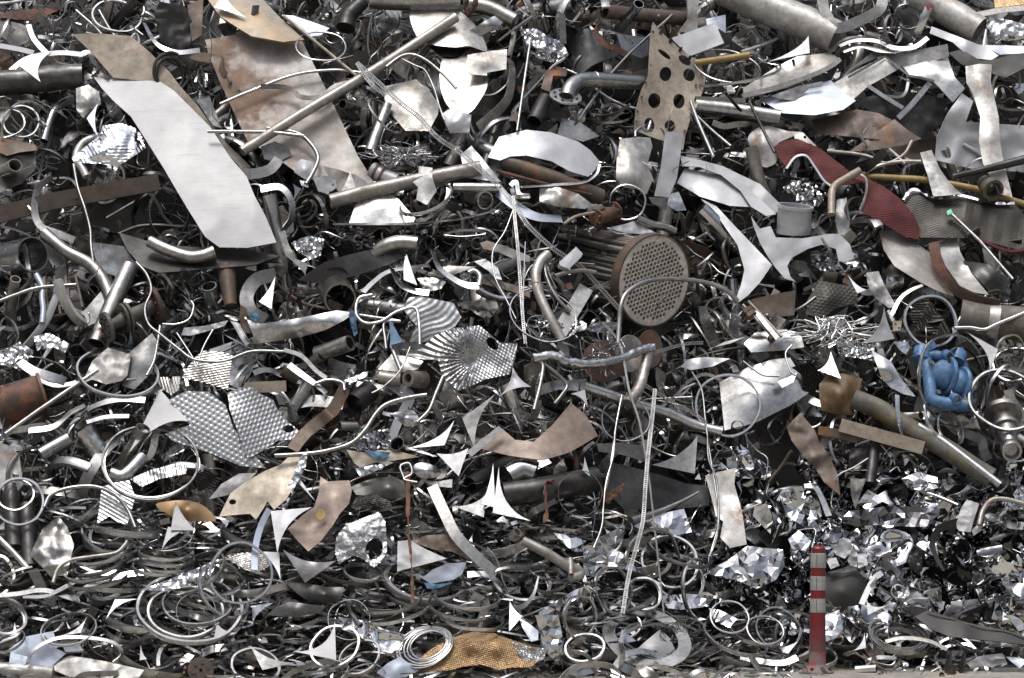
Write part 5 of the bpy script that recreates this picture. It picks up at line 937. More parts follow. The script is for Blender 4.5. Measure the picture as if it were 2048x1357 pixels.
LA('flange', None, None, 'warm', (1462, 1092, 70), (1466, 1112, 84), [(0, 50), (0, 108), (1, 108), (1, 50)], sp)
LA('flange', None, None, 'warm', (1480, 1175, 120), (1484, 1190, 130), [(0, 50), (0, 84), (1, 84), (1, 50)], sp)
LA('end_ring', None, None, 'steel', (1500, 1285, 170), (1516, 1312, 230), [(0, 36), (.2, 58), (.8, 62), (1, 56), (1, 44), (.6, 34), (.55, 8)], sp)
T('long_pipe', 'thick grey weathered pipe sloping down at the lower right', 'pipe', 'moss', 56, [(620, 1012), (760, 1070), (900, 1160), (1100, 1270), (1300, 1400), (1400, 1460)], 110, n=24, wob=.02)
T('rod', 'thinner grey tube below the thick weathered pipe', 'rod', 'steel', 24, [(985, 1165), (1120, 1250), (1280, 1370), (1450, 1500)], 160, n=14)
B('channel', 'long dull channel beam left of the thick weathered pipe', 'channel', 'tan', 74, [(545, 1160), (780, 1225), (1015, 1290)], 170, th=50, straight=True)
B('channel', 'rusty brown lower flange of a channel under the long dull beam', 'channel', 'brown', 50, [(420, 1190), (520, 1205), (640, 1240)], 110, th=40, straight=True)
S('crumpled_sheet', 'crushed brown bucket like sheet below the channel beam', 'sheet metal', 'brown', [(240, 1170), (320, 1090), (400, 1190), (430, 1260), (480, 1330), (530, 1440), (545, 1560), (450, 1480), (400, 1400), (330, 1330), (270, 1250)], off=80, rg=30, rgs=130, mid=[(400, 1330, 130)], th=4)
S('crushed_can', 'amber brown crushed bucket in the hollow at the right', 'bucket', 'amber', [(425, 930), (470, 880), (560, 868), (670, 900), (640, 1000), (612, 1105), (520, 1100), (440, 1080), (425, 1000)], off=50, rg=16, rgs=110, mid=[(550, 990, 110)])
S('corrugated_plate', 'small crumpled ribbed plate above the amber bucket', 'corrugated plate', 'plate_dark', [(268, 835), (370, 802), (452, 880), (400, 980), (332, 960), (330, 880)], off=80, pat=('chev', 20, 18, 40, 6), res=5)
TR('tan grey offcut standing behind the amber bucket', 'warm', (548, 898), (490, 745), (415, 852), .15, 130)
S('folded_plate', 'folded shiny plate left of the blue pump', 'folded plate', 'bright', [(720, 735), (760, 760), (830, 800), (890, 900), (970, 1000), (900, 985), (830, 950), (780, 900)], off=120, mid=[(800, 840, 170)], th=4)
T('pipe', 'small round pipe mouth below the blue pump at its left', 'pipe', 'warm', 25, [(910, 1112, 60), (960, 1112, 100), (1000, 1108, 150)], 110, hol=.2, n=18)
B('strip', 'thin bright strip hanging below the folded shiny plate', 'metal strip', 'bright', 28, [(865, 990), (870, 1100), (880, 1160), (900, 1235)], 190, tw=(20, 60))
T('wire', 'thin bent wire on the grey cone sheet', 'wire', 'bright', 6, [(-5, 800), (60, 850), (110, 880), (200, 885)], 160)
T('wire', 'hooked wire between cone sheet and ribbed plate', 'wire', 'bright', 6, [(270, 710), (235, 760), (260, 850), (290, 880)], 170)
S('sheet_metal', 'small pale offcut on the tip of the grey cone sheet', 'metal offcut', 'blue_grey', [(190, 915), (250, 890), (300, 865), (280, 920), (215, 950)], off=170)
S('sheet_metal', 'long dull grey plate above the grey cone sheet', 'sheet metal', 'steel', [(0, 700), (60, 640), (180, 610), (320, 640), (340, 720), (200, 740), (40, 750)], off=40, mid=[(160, 680, 90)])
S('folded_plate', 'grey torn plate above the white swept offcut', 'folded plate', 'grey', [(690, 300), (760, 290), (790, 360), (860, 490), (820, 500), (740, 440), (700, 370)], off=90, rg=12)
S('torn_sheet', 'black shiny torn wrapper under the white bracket', 'foil', 'foil_dark', [(375, 180), (480, 160), (640, 190), (660, 270), (560, 300), (440, 290), (380, 250)], off=60, rg=30, rgs=70, sharp=30, res=9)
S('terminal_block', 'small cream block with holes left of the chevron hoop', 'block', 'tan', [(840, 575), (895, 570), (885, 625), (845, 630)], off=150, th=18, holes=[(858, 590, 6, 6), (876, 612, 6, 6)], res=8)
S('sheet_metal', 'dark brown plate left of the mossy pipe', 'sheet metal', 'dark', [(1235, 230), (1380, 250), (1500, 340), (1480, 400), (1400, 420), (1290, 300)], off=30, mid=[(1380, 320, 70)])
S('sheet_metal', 'dark wedge plate behind the blue pump', 'sheet metal', 'dark', [(1190, 715), (1280, 675), (1310, 740), (1330, 900), (1260, 800)], off=60)
B('strip', 'long thin red edged strip at the right edge under the woven sheet', 'metal strip', 'red', 16, [(1310, 95), (1400, 140), (1500, 175), (1600, 165)], 130, tw=20)
for i, (cx, cy, a, b, ro) in enumerate(((1500, 760, 90, 110, 20), (1530, 820, 120, 90, -20), (1450, 940, 70, 130, 30))): RG(('small hoop at the right edge above the flanged spool', 'slanting hoop at the right edge behind the white long offcut', 'narrow hoop between the pump and the flanged spool')[i], 'steel', cx, cy, a, b, ro, 22, 2, 60)
# ================================================================== bottom left
tile(0, 877)
RG('large bright double hoop below the white triangular offcut at left', 'grey', 850, 135, 270, 205, 8, 24, 2, 190)
RG('second strand of the large bright double hoop at left', 'bright', 855, 140, 262, 190, 10, 20, 2, 170)
RG('bright hoop at the left edge below the pale dented sheet', 'bright', 110, 360, 135, 128, 10, 26, 2, 130)
RG('inner hoop at the left edge below the pale dented sheet', 'steel', 90, 320, 100, 85, 0, 18, 2, 110)
S('corrugated_plate', 'ridged silver plate hanging inside the large double hoop', 'corrugated plate', 'plate', [(575, 275), (650, 250), (730, 238), (765, 330), (740, 420), (720, 490), (660, 470), (620, 440), (548, 485), (560, 400)], off=120, pat=('ribs', 60, 20, 2.4), res=5.5, cr=6, crs=70)
T('pipe', 'grey bent pipe behind the large double hoop', 'bent pipe', 'steel', 40, [(810, 100), (750, 170), (690, 215), (630, 200)], 80, n=18)
S('corrugated_plate', 'crumpled wavy silver strip inside the large double hoop', 'corrugated plate', 'plate', [(735, 230), (850, 180), (1000, 140), (1060, 150), (1050, 200), (900, 230), (800, 275)], off=110, pat=('ribs', 10, 20, 2.6), res=6, cr=10, crs=60)
S('corrugated_plate', 'patterned silver scrap right of the large double hoop', 'corrugated plate', 'plate_dark', [(1100, 230), (1160, 170), (1250, 230), (1220, 280), (1120, 300)], off=70, pat=('chev', 40, 18, 40, 4), res=5.5)
S('crushed_can', 'tan rounded can lying below the large double hoop', 'crushed can', 'gold', [(880, 375), (960, 355), (1050, 352), (1150, 380), (1222, 462), (1130, 470), (1030, 462), (950, 430)], off=90, mid=[(1060, 405, 150)], sm=1)
TR('pale triangular offcut standing in front of the tan rounded can', 'panel', (965, 520), (992, 355), (1108, 520), .06, 190)
TR('pale lower tip offcut joined below the triangular one by the tan can', 'panel', (950, 500), (1060, 520), (915, 628), .12, 188)
S('torn_sheet', 'tan rusty plate with a round hole left of the middle at the bottom', 'sheet metal', 'tan', [((x)*ZS, (y-877)*ZS) for x, y in ((438, 1034), (452, 1005), (462, 985), (495, 962), (530, 942), (560, 930), (592, 900), (604, 925), (592, 965), (572, 1000), (548, 1020), (535, 1003), (525, 1020), (512, 1040), (500, 1028), (470, 1030))], off=130, holes=[(1315, 360, 20, 15)], cr=8, mid=[(1450, 300, 160)], th=4)
S('sheet_metal', 'grey torn plate above the tan plate with a round hole', 'sheet metal', 'grey', [(1180, 345), (1250, 260), (1350, 200), (1450, 195), (1400, 250), (1290, 320)], off=100)
S('crushed_can', 'crushed grey bucket left of the flat hoop stack', 'bucket', 'warm', [(168, 660), (240, 510), (330, 440), (380, 500), (418, 600), (400, 680), (380, 775), (285, 780), (230, 720)], off=60, rg=34, rgs=110, cr=14, crs=80, mid=[(320, 610, 110)])
T('bent_rod', 'rusty brown bent rod over the crushed grey bucket', 'bent rod', 'tube', 11, [(300, 815), (330, 735), (400, 690), (520, 670), (650, 650), (700, 610), (720, 580)], 170)
for i, (cx, cy, a, b, ro) in enumerate(((570, 640, 160, 62, -12), (560, 700, 150, 60, -15), (520, 760, 150, 40, -5), (560, 790, 180, 48, -10), (940, 645, 150, 34, 4), (945, 680, 150, 34, 4), (940, 715, 150, 34, 6), (880, 735, 130, 30, 6), (1080, 790, 160, 70, -28), (1120, 760, 170, 80, -30))):
    RG(('top ring of the tilted ring stack by the brown bent rod', 'second ring of the tilted ring stack by the brown bent rod', 'bright ring edge right below the brown bent rod', 'long ring edge below the crushed grey bucket', 'top ring of the flat ring stack under the pale offcut', 'middle ring of the flat ring stack under the pale offcut', 'lower ring of the flat ring stack under the pale offcut', 'lowest ring of the flat ring stack under the pale offcut', 'slanting ring left of the large upright hoop at the bottom', 'outer slanting ring left of the large upright hoop at the bottom')[i], 'steel' if i % 2 else 'bright', cx, cy, a, b, ro, 26, 2, 90-6*i % 40)
B('strip', 'wide curved strip crossing below the brown bent rod', 'metal strip', 'bright', 40, [(415, 915), (480, 850), (560, 810), (650, 785), (750, 765), (860, 755)], 150, tw=(50, 35))
B('strip', 'dull strip fanning out left of the wide curved strip', 'metal strip', 'steel', 36, [(130, 895), (260, 890), (390, 830), (500, 770), (660, 760)], 120, tw=(60, 40))
B('strip', 'long flat strip reaching down to the left edge', 'metal strip', 'steel', 36, [(-20, 890), (100, 880), (250, 860), (420, 910)], 110, tw=50)
S('foil_ball', 'long torn silver strip lying on the rings left of the middle', 'foil', 'foil', [(780, 860), (900, 820), (1050, 760), (1200, 700), (1320, 650), (1230, 740), (1120, 820), (960, 860)], off=140, rg=15, rgs=50, sharp=30, res=9)
RG('large wide coil of strips at the bottom left', 'bright', 1070, 965, 295, 170, 8, 36, 2, 130)
RG('inner coil ring within the wide coil of strips', 'steel', 1050, 985, 210, 130, 5, 30, 2, 120)
RG('third coil ring inside the wide coil at bottom left', 'bright', 1120, 930, 200, 110, 0, 26, 2, 110)
RG('small coil ring at the heart of the wide coil', 'bright', 1110, 980, 110, 105, 0, 28, 1, 140)
RG('large upright hoop at the bottom left of the middle', 'bright', 1360, 765, 172, 165, 10, 28, 2, 190)
RG('upright hoop leaning behind the large upright hoop', 'steel', 1270, 860, 170, 110, 55, 28, 2, 140)
S('corrugated_plate', 'dark grooved sheet inside the large upright hoop', 'corrugated plate', 'warm', [(1280, 680), (1350, 650), (1510, 640), (1530, 720), (1450, 760), (1380, 740)], off=90, pat=('ribs', 75, 10, 2), res=4.5)
TR('blue grey offcut left of the wide coil of strips', 'blue_grey', (650, 910), (778, 908), (600, 1022), .12, 170)
TR('dark grey offcut standing over the oval hoop at bottom left', 'grey', (455, 1100), (492, 1008), (325, 1120), .12, 170)
TR('small white spike offcut below the wide coil', 'white', (790, 1255), (795, 1168), (832, 1248), .12, 160)
TR('pale blue spiky offcut in the wide coil of strips', 'panel', (1208, 1150), (1225, 1040), (1340, 1100), .15, 190)
TR('small white spike at the left edge among the bottom hoops', 'white', (100, 1110), (82, 1040), (55, 1118), .1, 150)
TR('tiny white spike right of the small white spike at left', 'white', (385, 1075), (375, 1035), (400, 1075), .05, 150)
for i, p in enumerate(([(35, 1205), (150, 1120), (300, 1090), (330, 1180), (200, 1250)], [(160, 1230), (300, 1180), (375, 1215), (280, 1300), (120, 1290)], [(60, 1210), (170, 1240), (130, 1295), (50, 1280)], [(330, 1120), (440, 1140), (470, 1200), (370, 1210)])):
    S('sheet_metal', ('upper', 'right', 'left', 'far right')[i]+' blue grey sheet in the fan of sheets at the bottom left corner', 'sheet metal', 'blue_grey', p, off=100+15*i, grp='fan of blue grey sheets')
S('crumpled_sheet', 'brown crushed sheet at the very bottom left', 'sheet metal', 'stain_light', [(275, 1300), (330, 1260), (400, 1228), (600, 1262), (700, 1285), (815, 1310), (785, 1352), (600, 1365), (400, 1350)], off=120, rg=14, rgs=130, mid=[(550, 1310, 160)], th=4)
T('pipe', 'dirty white pipe at the bottom left corner', 'pipe', 'stain_light', 40, [(-40, 1305), (120, 1310), (300, 1330)], 90, n=20)
fd = thing('flange_disc', 'small dark rusty flange disc at the bottom edge left', 'flange', W(1135, 1310, 120)); FL(fd, 'brown', (1135, 1312, 110), (.1, -.9, .25), 74, 10, 16, 6, 'brown')
RG('bright oval hoop right of the dark flange disc at the bottom', 'bright', 1445, 1290, 135, 85, 15, 28, 2, 120)
RG('dark oval hoop pair at the bottom left', 'steel', 390, 1080, 155, 80, -5, 18, 2, 110)
RG('bright inner rim of the dark oval hoop at bottom left', 'bright', 370, 1090, 120, 60, -5, 16, 2, 100)
B('strip', 'long arched flat strip over the blue grey sheets', 'metal strip', 'steel', 26, [(155, 1265), (200, 1190), (330, 1130), (520, 1130), (650, 1160), (690, 1220), (640, 1270)], 180, tw=(40, 60))
RG('thick bright hoop at the left edge near the bottom', 'bright', 20, 1010, 130, 85, 25, 34, 2, 120)
RG('thin hoop at the left edge above the blue grey sheets', 'steel', 60, 1150, 90, 45, -25, 18, 2, 140)
T('pipe', 'dark thin pipe leaning at the left edge under the hoops', 'pipe', 'steel', 18, [(-10, 560), (80, 650), (155, 735)], 80, hol=.2)
for i, (x, y, h) in enumerate(((60, 450, 'left'), (150, 560, 'right'))): T('pipe', h+' of two dark upright posts behind the hoops at the left edge', 'pipe', 'dark', 48, [(x, y-180), (x+10, y), (x+20, y+170)], 0, n=16)
T('bent_rod', 'curved grey rod arching over the ridged silver plate', 'bent rod', 'steel', 12, [(250, 390), (290, 320), (400, 280), (540, 275), (650, 320), (720, 400), (765, 505)], 180)
# ================================================================== bottom, left of the middle
tile(500, 877)
S('curved_plate', 'brown and white stained curved plate with a yellow green patch', 'curved plate', 'brown_plate', [(398, 215, 60), (440, 245, 70), (500, 240, 70), (560, 238, 60), (577, 290, 70), (560, 370, 90), (508, 425, 110), (470, 490, 130), (400, 580, 150), (330, 640, 160), (270, 580, 140), (213, 512, 110), (300, 432, 90), (365, 385, 80), (390, 300, 70)], mid=[(470, 330, 130), (370, 480, 60), (300, 540, 90)], th=4)
S('paint_patch', 'yellow green paint patch on the stained curved plate', 'paint patch', 'yellow', [(372, 430), (395, 400), (418, 408), (425, 440), (400, 460), (378, 450)], off=150, th=2, sm=1)
S('torn_plate', 'torn silver mesh like plate with a large hole', 'torn plate', 'plate', [(488, 560), (540, 490), (640, 450), (730, 415), (765, 470), (772, 560), (775, 640), (740, 700), (700, 732), (650, 690), (590, 660), (500, 712), (480, 640)], off=130, holes=[(702, 625, 48, 62, 20)], pat=('net', 25, 14, 3), res=5.5, cr=12, crs=70, mid=[(600, 560, 170)])
S('corrugated_plate', 'crumpled dark mesh behind the torn silver plate', 'corrugated plate', 'plate_dark', [(570, 390), (600, 330), (700, 312), (780, 350), (805, 385), (760, 400), (680, 380), (600, 410)], off=90, pat=('net', 35, 16, 5), res=5.5, cr=8)
TR('white pointed offcut left of the stained curved plate', 'white', (117, 412), (350, 390), (155, 652), .14, 210)
TR('white smaller offcut under the white pointed offcut', 'white', (165, 645), (52, 640), (172, 798), .1, 180)
S('triangular_offcut', 'grey offcut with hollow top below the torn silver plate', 'metal offcut', 'warm', [(185, 628)]+arcpts((185, 628), (490, 690), (310, 815), .12)+[(490, 690), (312, 818)], off=190, grp='triangular offcuts scattered over the heap')
TR('white sliver offcut above the white pointed offcut', 'white', (262, 240), (270, 200), (372, 358), .06, 140)
B('flat_bar', 'long bent flat grey bar falling right of the brown rag', 'flat bar', 'warm', 62, [(1030, 270), (1090, 400), (1160, 540), (1250, 640), (1380, 760)], 170, th=6, tw=(5, -5))
B('rag_strip', 'brown cloth strip hanging down from a white hook', 'rag', 'cloth', 26, [(885, 190), (895, 290), (892, 420), (900, 560), (912, 700), (918, 850), (920, 935)], 220, th=6, w2=18, tw=(0, 160), cr=120)
T('hook', 'white bent wire hook holding the brown cloth strip', 'hook', 'bright', 7, [(870, 225), (850, 160), (900, 143), (915, 200), (870, 232), (945, 250)], 220)
TR('left of two upright white spike offcuts right of the flat bar', 'white', (1385, 392), (1375, 142), (1308, 370), .08, 190)
TR('right and larger of two upright white spike offcuts', 'white', (1372, 422), (1407, 160), (1590, 468), .18, 200)
TR('grey offcut left of the two white spike offcuts', 'grey', (1322, 446), (1332, 318), (1150, 385), .12, 160)
S('sheet_metal', 'pale blue creased sheet behind the brown cloth strip', 'sheet metal', 'panel', [(835, 582), (900, 575), (1000, 630), (1112, 680), (960, 720), (832, 752)], off=90, rg=12, rgs=130)
S('sheet_metal', 'blue grey sheet with blue underside below the creased sheet', 'sheet metal', 'blue_grey', [(970, 790), (1040, 740), (1110, 710), (1225, 700), (1200, 770), (1150, 800), (1020, 822)], off=100, cr=8)
S('torn_sheet', 'dark blue scrap under the blue grey sheet', 'scrap metal', 'blue_paint', [(985, 815), (1060, 825), (1150, 815), (1060, 850), (1000, 850)], off=110, cr=6)
S('sheet_metal', 'brown creased sheet left of the bent flat bar', 'sheet metal', 'brown', [(900, 580), (1000, 548), (1150, 540), (1245, 690), (1140, 640), (1040, 630)], off=80, rg=20, rgs=110)
S('folded_plate', 'dark rolled can with open end at the bottom', 'crushed can', 'dark', [(195, 812), (330, 822), (430, 840), (532, 842), (520, 900), (505, 920), (420, 945), (340, 930), (270, 880)], off=110, mid=[(420, 880, 170)], cr=5)
S('sheet_metal', 'dark grey flattened sheet under the dark rolled can', 'sheet metal', 'grey', [(95, 1000), (150, 950), (230, 925), (430, 950), (400, 985), (250, 1012)], off=130, mid=[(260, 970, 170)])
TR('bright white sickle offcut at the bottom', 'panel', (487, 1252), (480, 1032), (245, 1205), .22, 200)
TR('grey long offcut at the bottom left of the sickle offcut', 'grey', (70, 1310), (0, 1170), (250, 1270), .1, 170)
S('corrugated_plate', 'golden brown corrugated plate with bead edge at the bottom', 'corrugated plate', 'gold', [((x-500)*ZS, (y-877)*ZS, o) for x, y, o in ((818, 1333, 150), (845, 1312, 120), (870, 1293, 100), (905, 1275, 90), (945, 1264, 80), (990, 1267, 80), (1010, 1276, 90), (1045, 1286, 90), (1088, 1300, 90), (1085, 1318, 110), (1060, 1335, 140), (1020, 1336, 150), (1000, 1340, 150), (960, 1330, 150), (925, 1334, 150), (900, 1341, 160), (850, 1343, 160))], mid=[(1250, 1165, 175), (1100, 1225, 150), (1400, 1180, 175), (1240, 1240, 120), (1400, 1250, 125)], pat=('net', 30, 15, 5.5), res=4.5, th=4)
S('corrugated_plate', 'bright torn end of the golden corrugated plate', 'corrugated plate', 'plate', [(1480, 1150), (1560, 1175), (1680, 1190), (1660, 1250), (1570, 1290), (1520, 1220)], off=150, pat=('net', 30, 12, 4), res=5, cr=10, crs=50, holes=[(1590, 1195, 24, 10)])
for i in range(5): RG(('outermost', 'second', 'third', 'fourth', 'innermost')[i]+' ring of the tight wire coil left of the golden plate', 'bright', 985+i*6, 1180-i*3, 160-i*14, 102-i*9, -18, 15, 3, 110+i*8)
S('sheet_metal', 'mirror like crumpled sheets right of the sickle offcut', 'sheet metal', 'foil', [(500, 1010), (640, 1030), (760, 1080), (880, 1110), (860, 1180), (840, 1250), (720, 1200), (620, 1120), (520, 1080)], off=90, rg=22, rgs=90, sharp=30, res=9)
S('sheet_metal', 'blue grey bent sheet at the bottom below the mirror sheets', 'sheet metal', 'blue_grey', [(715, 1325), (780, 1270), (850, 1235), (920, 1290), (965, 1310), (880, 1350), (780, 1365)], off=150)
TR('blue offcut standing right above the golden plate', 'blue_grey', (1465, 1092), (1468, 920), (1540, 1005), .1, 190)
S('curved_plate', 'rolled blue grey sheet right of the blue offcut', 'curved plate', 'blue_grey', [(1520, 1015), (1583, 1050), (1630, 1090), (1630, 1140), (1590, 1150), (1540, 1070)], off=180)
RG('upright hoop under the bright white sickle offcut', 'bright', 480, 1180, 140, 105, -20, 26, 2, 110)
RG('lower oval hoop under the sickle offcut at the bottom', 'steel', 620, 1240, 120, 80, -25, 22, 2, 120)
RG('bright hoop right of the dark grey flattened sheet', 'bright', 560, 1030, 120, 110, 0, 26, 1, 80)
S('gutter', 'dark brown half pipe above the torn silver plate', 'gutter', 'dark', [(570, 275), (640, 245), (720, 222), (810, 215), (870, 245), (905, 330), (800, 345), (680, 325), (600, 320)], off=60, mid=[(780, 270, 120)], th=5)
S('sheet_metal', 'tan cardboard like sheet above the brown cloth strip', 'sheet metal', 'tan', [(545, 65), (640, 80), (790, 60), (960, 105), (850, 120), (700, 140), (620, 165), (590, 140)], off=100)
S('foil_ball', 'silver torn flap below the tan cardboard like sheet', 'foil', 'foil', [(595, 170), (700, 150), (780, 150), (700, 190), (625, 220)], off=110, rg=14, rgs=50, sharp=30, res=9)
S('crushed_can', 'bright crushed tin right of the white wire hook', 'crushed can', 'bright', [(930, 150), (1000, 140), (1080, 185), (1060, 220), (980, 225), (935, 200)], off=140, mid=[(1000, 180, 180)], sm=1)
S('sheet_metal', 'grey flat plate below the bright crushed tin', 'sheet metal', 'grey', [(960, 235), (1060, 245), (1145, 230), (1142, 280), (1040, 270)], off=110)
B('strip', 'pale blue curved strip at the left of the white pointed offcut', 'metal strip', 'blue_grey', 36, [(110, 400), (60, 500), (30, 620), (25, 745)], 190, tw=(20, 10))
S('foil_ball', 'silver twisted strip left above the stained curved plate', 'foil', 'foil', [(290, 90), (325, 80), (315, 160), (260, 260), (200, 400), (165, 430), (190, 320), (250, 200)], off=160, rg=12, rgs=50, sharp=30, res=9)
B('strip', 'rusty end ring strip right of the bent flat bar', 'metal strip', 'bright', 42, [(1230, 770), (1330, 770), (1410, 820), (1440, 880)], 120, tw=(40, 70))
for i, (cx, cy, a, b, ro) in enumerate(((1230, 905, 180, 48, 4), (1200, 960, 190, 52, 8), (800, 930, 170, 45, -8), (820, 985, 190, 40, -10), (640, 760, 110, 40, 8), (1250, 1020, 180, 45, 10))): RG(('flat ring below the blue grey sheet', 'second flat ring below the blue grey sheet', 'flat ring at the lower end of the brown cloth strip', 'wide flat ring under the end of the brown cloth strip', 'flat ring under the torn silver plate', 'lowest flat ring below the blue grey sheet')[i], 'bright' if i % 2 else 'steel', cx, cy, a, b, ro, 26, 2, 70)
# ================================================================== bottom, right of the middle
tile(1000, 877)
RG('bright flat hoop hanging on the dark pipe right of the white spikes', 'bright', 450, 312, 122, 125, 0, 34, 1, 180)
T('big_pipe', 'dark brown riveted pipe behind the bright flat hoop', 'pipe', 'dark', 72, [(20, 320), (250, 290), (540, 230)], 60, n=28, hol=.08)
T('pipe', 'pale cylinder end behind the dark riveted pipe', 'pipe', 'steel', 70, [(50, 220), (130, 180), (200, 200)], 40, n=24, hol=.1)
TR('grey large offcut right of the longest perforated strap', 'grey', (1102, 200), (1117, -15), (858, 150), .1, 200)
S('curved_plate', 'very dark large curved sheet behind the longest strap', 'curved plate', 'dark', [(580, 130, 30), (700, 150, 40), (900, 205, 50), (1050, 255, 50), (1200, 272, 40), (1180, 380, 60), (1000, 400, 70), (700, 400, 40), (600, 300, 10)], mid=[(850, 290, 100)], th=5)
S('curved_plate', 'dark grey flange plate above the very dark curved sheet', 'curved plate', 'grey', [(545, 30), (700, 25), (820, 45), (840, 140), (700, 95), (560, 75)], off=110, th=6)
T('spike_pipe', 'tapered shiny spike right of the longest strap', 'rod', 'steel', 26, [(740, 470), (900, 415), (1030, 355), (1125, 302)], 130, r2=5, n=18)
S('sheet_metal', 'pale folded sheet with a pointed foot right of the spike', 'folded plate', 'stain_light', [(1160, 212, 110), (1240, 190, 130), (1335, 168, 140), (1325, 260, 130), (1370, 420, 130), (1395, 600, 130), (1300, 620, 150), (1245, 560, 150), (1262, 470, 160), (1220, 440, 150), (1200, 350, 130)], mid=[(1270, 330, 110)], th=4)
for i, (p, l) in enumerate((([(740, 490), (850, 440), (1040, 398), (1085, 530), (980, 552), (880, 530), (790, 512)], 'shiny crumpled foil under the tapered spike'), ([(470, 620), (560, 560), (690, 500), (700, 440), (705, 520), (690, 600), (620, 660), (605, 745), (540, 785), (475, 772)], 'shiny wrapped foil left of the longest strap'), ([(305, 535), (400, 550), (490, 580), (470, 640), (420, 640), (350, 590)], 'bright mirror scrap left of the wrapped foil'), ([(1178, 765), (1230, 720), (1290, 690), (1340, 650), (1400, 608), (1500, 620), (1600, 630), (1610, 720), (1560, 800), (1450, 852), (1330, 800), (1250, 790)], 'largest sheet of crumpled mirror foil left of the bollard'), ([(218, 985), (300, 930), (420, 860), (525, 818), (570, 852), (450, 900), (350, 950), (300, 1060), (262, 1150), (240, 1080)], 'folded foil strip left of the flat strap coil'), ([(600, 640), (680, 620), (740, 700), (800, 760), (700, 740), (620, 730)], 'foil scrap under the longest strap'), ([(900, 890), (1060, 880), (1210, 890), (1180, 950), (1020, 970), (950, 960)], 'foil above the flat strap coil'), ([(1180, 960), (1240, 970), (1340, 1020), (1300, 1070), (1220, 1040)], 'foil inside the wire hoop left of the bollard'), ([(200, 1000), (330, 1000), (360, 1150), (330, 1280), (250, 1200)], 'foil sheet falling below the folded foil strip'))):
    S('foil_sheet', l, 'foil', 'foil', p, off=110+10*(i % 4), rg=30, rgs=120, cr=26, crs=150, smooth=False, res=30, grp='crumpled foil sheets')
co = RG('wide flat strap coil lying at the bottom', 'steel', 830, 1130, 212, 132, 12, 74, 0, 150, t=8, name='strap_coil', cat='strap coil', grp=None)
RG('pale back rim of the flat strap coil', 'steel', 850, 1110, 215, 130, 14, 40, 1, 120)
for i in range(4):
    a = 150+22*i; PS(('innermost', 'second', 'third', 'outermost')[i]+' perforated strap loop round the flat strap coil', [(870+i*22+a*1.15*math.cos(t), 1140+a*.62*math.sin(t)+30*math.cos(t+i)) for t in np.linspace(.3, 5.6+i*.1, 16)], 190+8*i, 9)
NEST('fine wire snarl right of the flat strap coil', 1030, 1130, 200, 130, 24, 2.2, 190, 'dark', 8, 'wire tangles')
S('bucket_scrap', 'bright white bent scrap lying in the flat strap coil', 'bent plate', 'panel', [(742, 1222), (820, 1150), (905, 1080), (962, 1132), (998, 1212), (990, 1240), (940, 1272), (840, 1255)], off=190, mid=[(880, 1180, 230)], th=8)
B('strip', 'wide pale strip looping over the flat strap coil', 'metal strip', 'bright', 44, [(640, 1310), (700, 1230), (810, 1205), (920, 1250), (1000, 1340)], 240, tw=(40, 60))
S('triangular_offcut', 'pale blue offcut inside the flat strap coil', 'metal offcut', 'blue_grey', [(670, 1150), (690, 1080), (770, 1145), (700, 1160)], off=150, grp='triangular offcuts scattered over the heap')
pp = thing('bent_pipe', 'brown pipe with an elbow and stub left of the wrapped foil', 'bent pipe', W(400, 740, 110))
T('pipe', None, None, 'tube', 28, [(130, 580), (250, 640), (370, 715), (440, 745), (450, 775), (400, 790)], 110, parent=pp, n=18)
T('stub', None, None, 'tube', 16, [(398, 680), (402, 770)], 150, parent=pp, hol=.25)
T('pipe', 'short rusty tube end left of the brown elbow pipe', 'pipe', 'tube', 30, [(70, 560, 60), (100, 530, 110)], 100, hol=.2)
for i, (cx, cy, a, b, ro, m_) in enumerate(((810, 880, 100, 85, 20, 'bright'), (860, 700, 150, 190, 10, 'steel'), (960, 700, 160, 140, 20, 'bright'), (1010, 790, 150, 120, 30, 'steel'), (640, 860, 100, 130, -20, 'bright'), (450, 1010, 90, 120, 0, 'bright'), (1010, 620, 200, 80, 20, 'steel'), (1130, 860, 100, 180, -10, 'bright'), (480, 1190, 110, 70, -10, 'bright'))):
    RG(('bright loop in the ring cluster left of the thin strap', 'tall ring in the ring cluster behind the longest strap', 'leaning ring right of the thin strap', 'lower leaning ring right of the thin strap', 'ring left of the longest strap near its lower end', 'ring inside the folded foil strip', 'flat wide ring above the ring cluster', 'tall narrow ring right of the ring cluster', 'thick ring left of the flat strap coil')[i], m_, cx, cy, a, b, ro, 28, 2, 90+12*(i % 3))
RG('left bright loop of the wire hoops near the bollard', 'bright', 1300, 1012, 108, 84, 5, 15, 3, 190)
RG('right bright loop of the wire hoops near the bollard', 'bright', 1500, 1085, 102, 74, 10, 15, 3, 190)
RG('long flat hoop under the wire hoops near the bollard', 'steel', 1330, 1130, 190, 70, 20, 28, 2, 120)
S('rag', 'rust brown rag caught on the dark riveted pipe', 'rag', 'cloth', [(570, 292), (620, 310), (705, 250), (690, 295), (640, 340), (612, 372), (585, 340)], off=170, cr=14, crs=40, th=5)
B('rag_strip', 'brown rag strip hanging left of the bright flat hoop', 'rag', 'cloth', 28, [(310, 245), (262, 250), (255, 320), (262, 400), (255, 475)], 170, th=6, tw=(20, 150), cr=80)
for p, l in (([(530, 620), (575, 500), (585, 380), (600, 250), (640, 100), (650, -30)], 'twisted cord pair falling on the rust brown rag'), ([(1172, -20), (1180, 120), (1225, 240), (1235, 420), (1225, 560), (1185, 670)], 'thin cord falling over the pale folded sheet')): T('cord', l, 'cord', 'warm', 6, p, 210, wob=.2)
TR('white low offcut left of the bollard', 'white', (265, 1217), (130, 1190), (302, 1148), .05, 170) if False else None
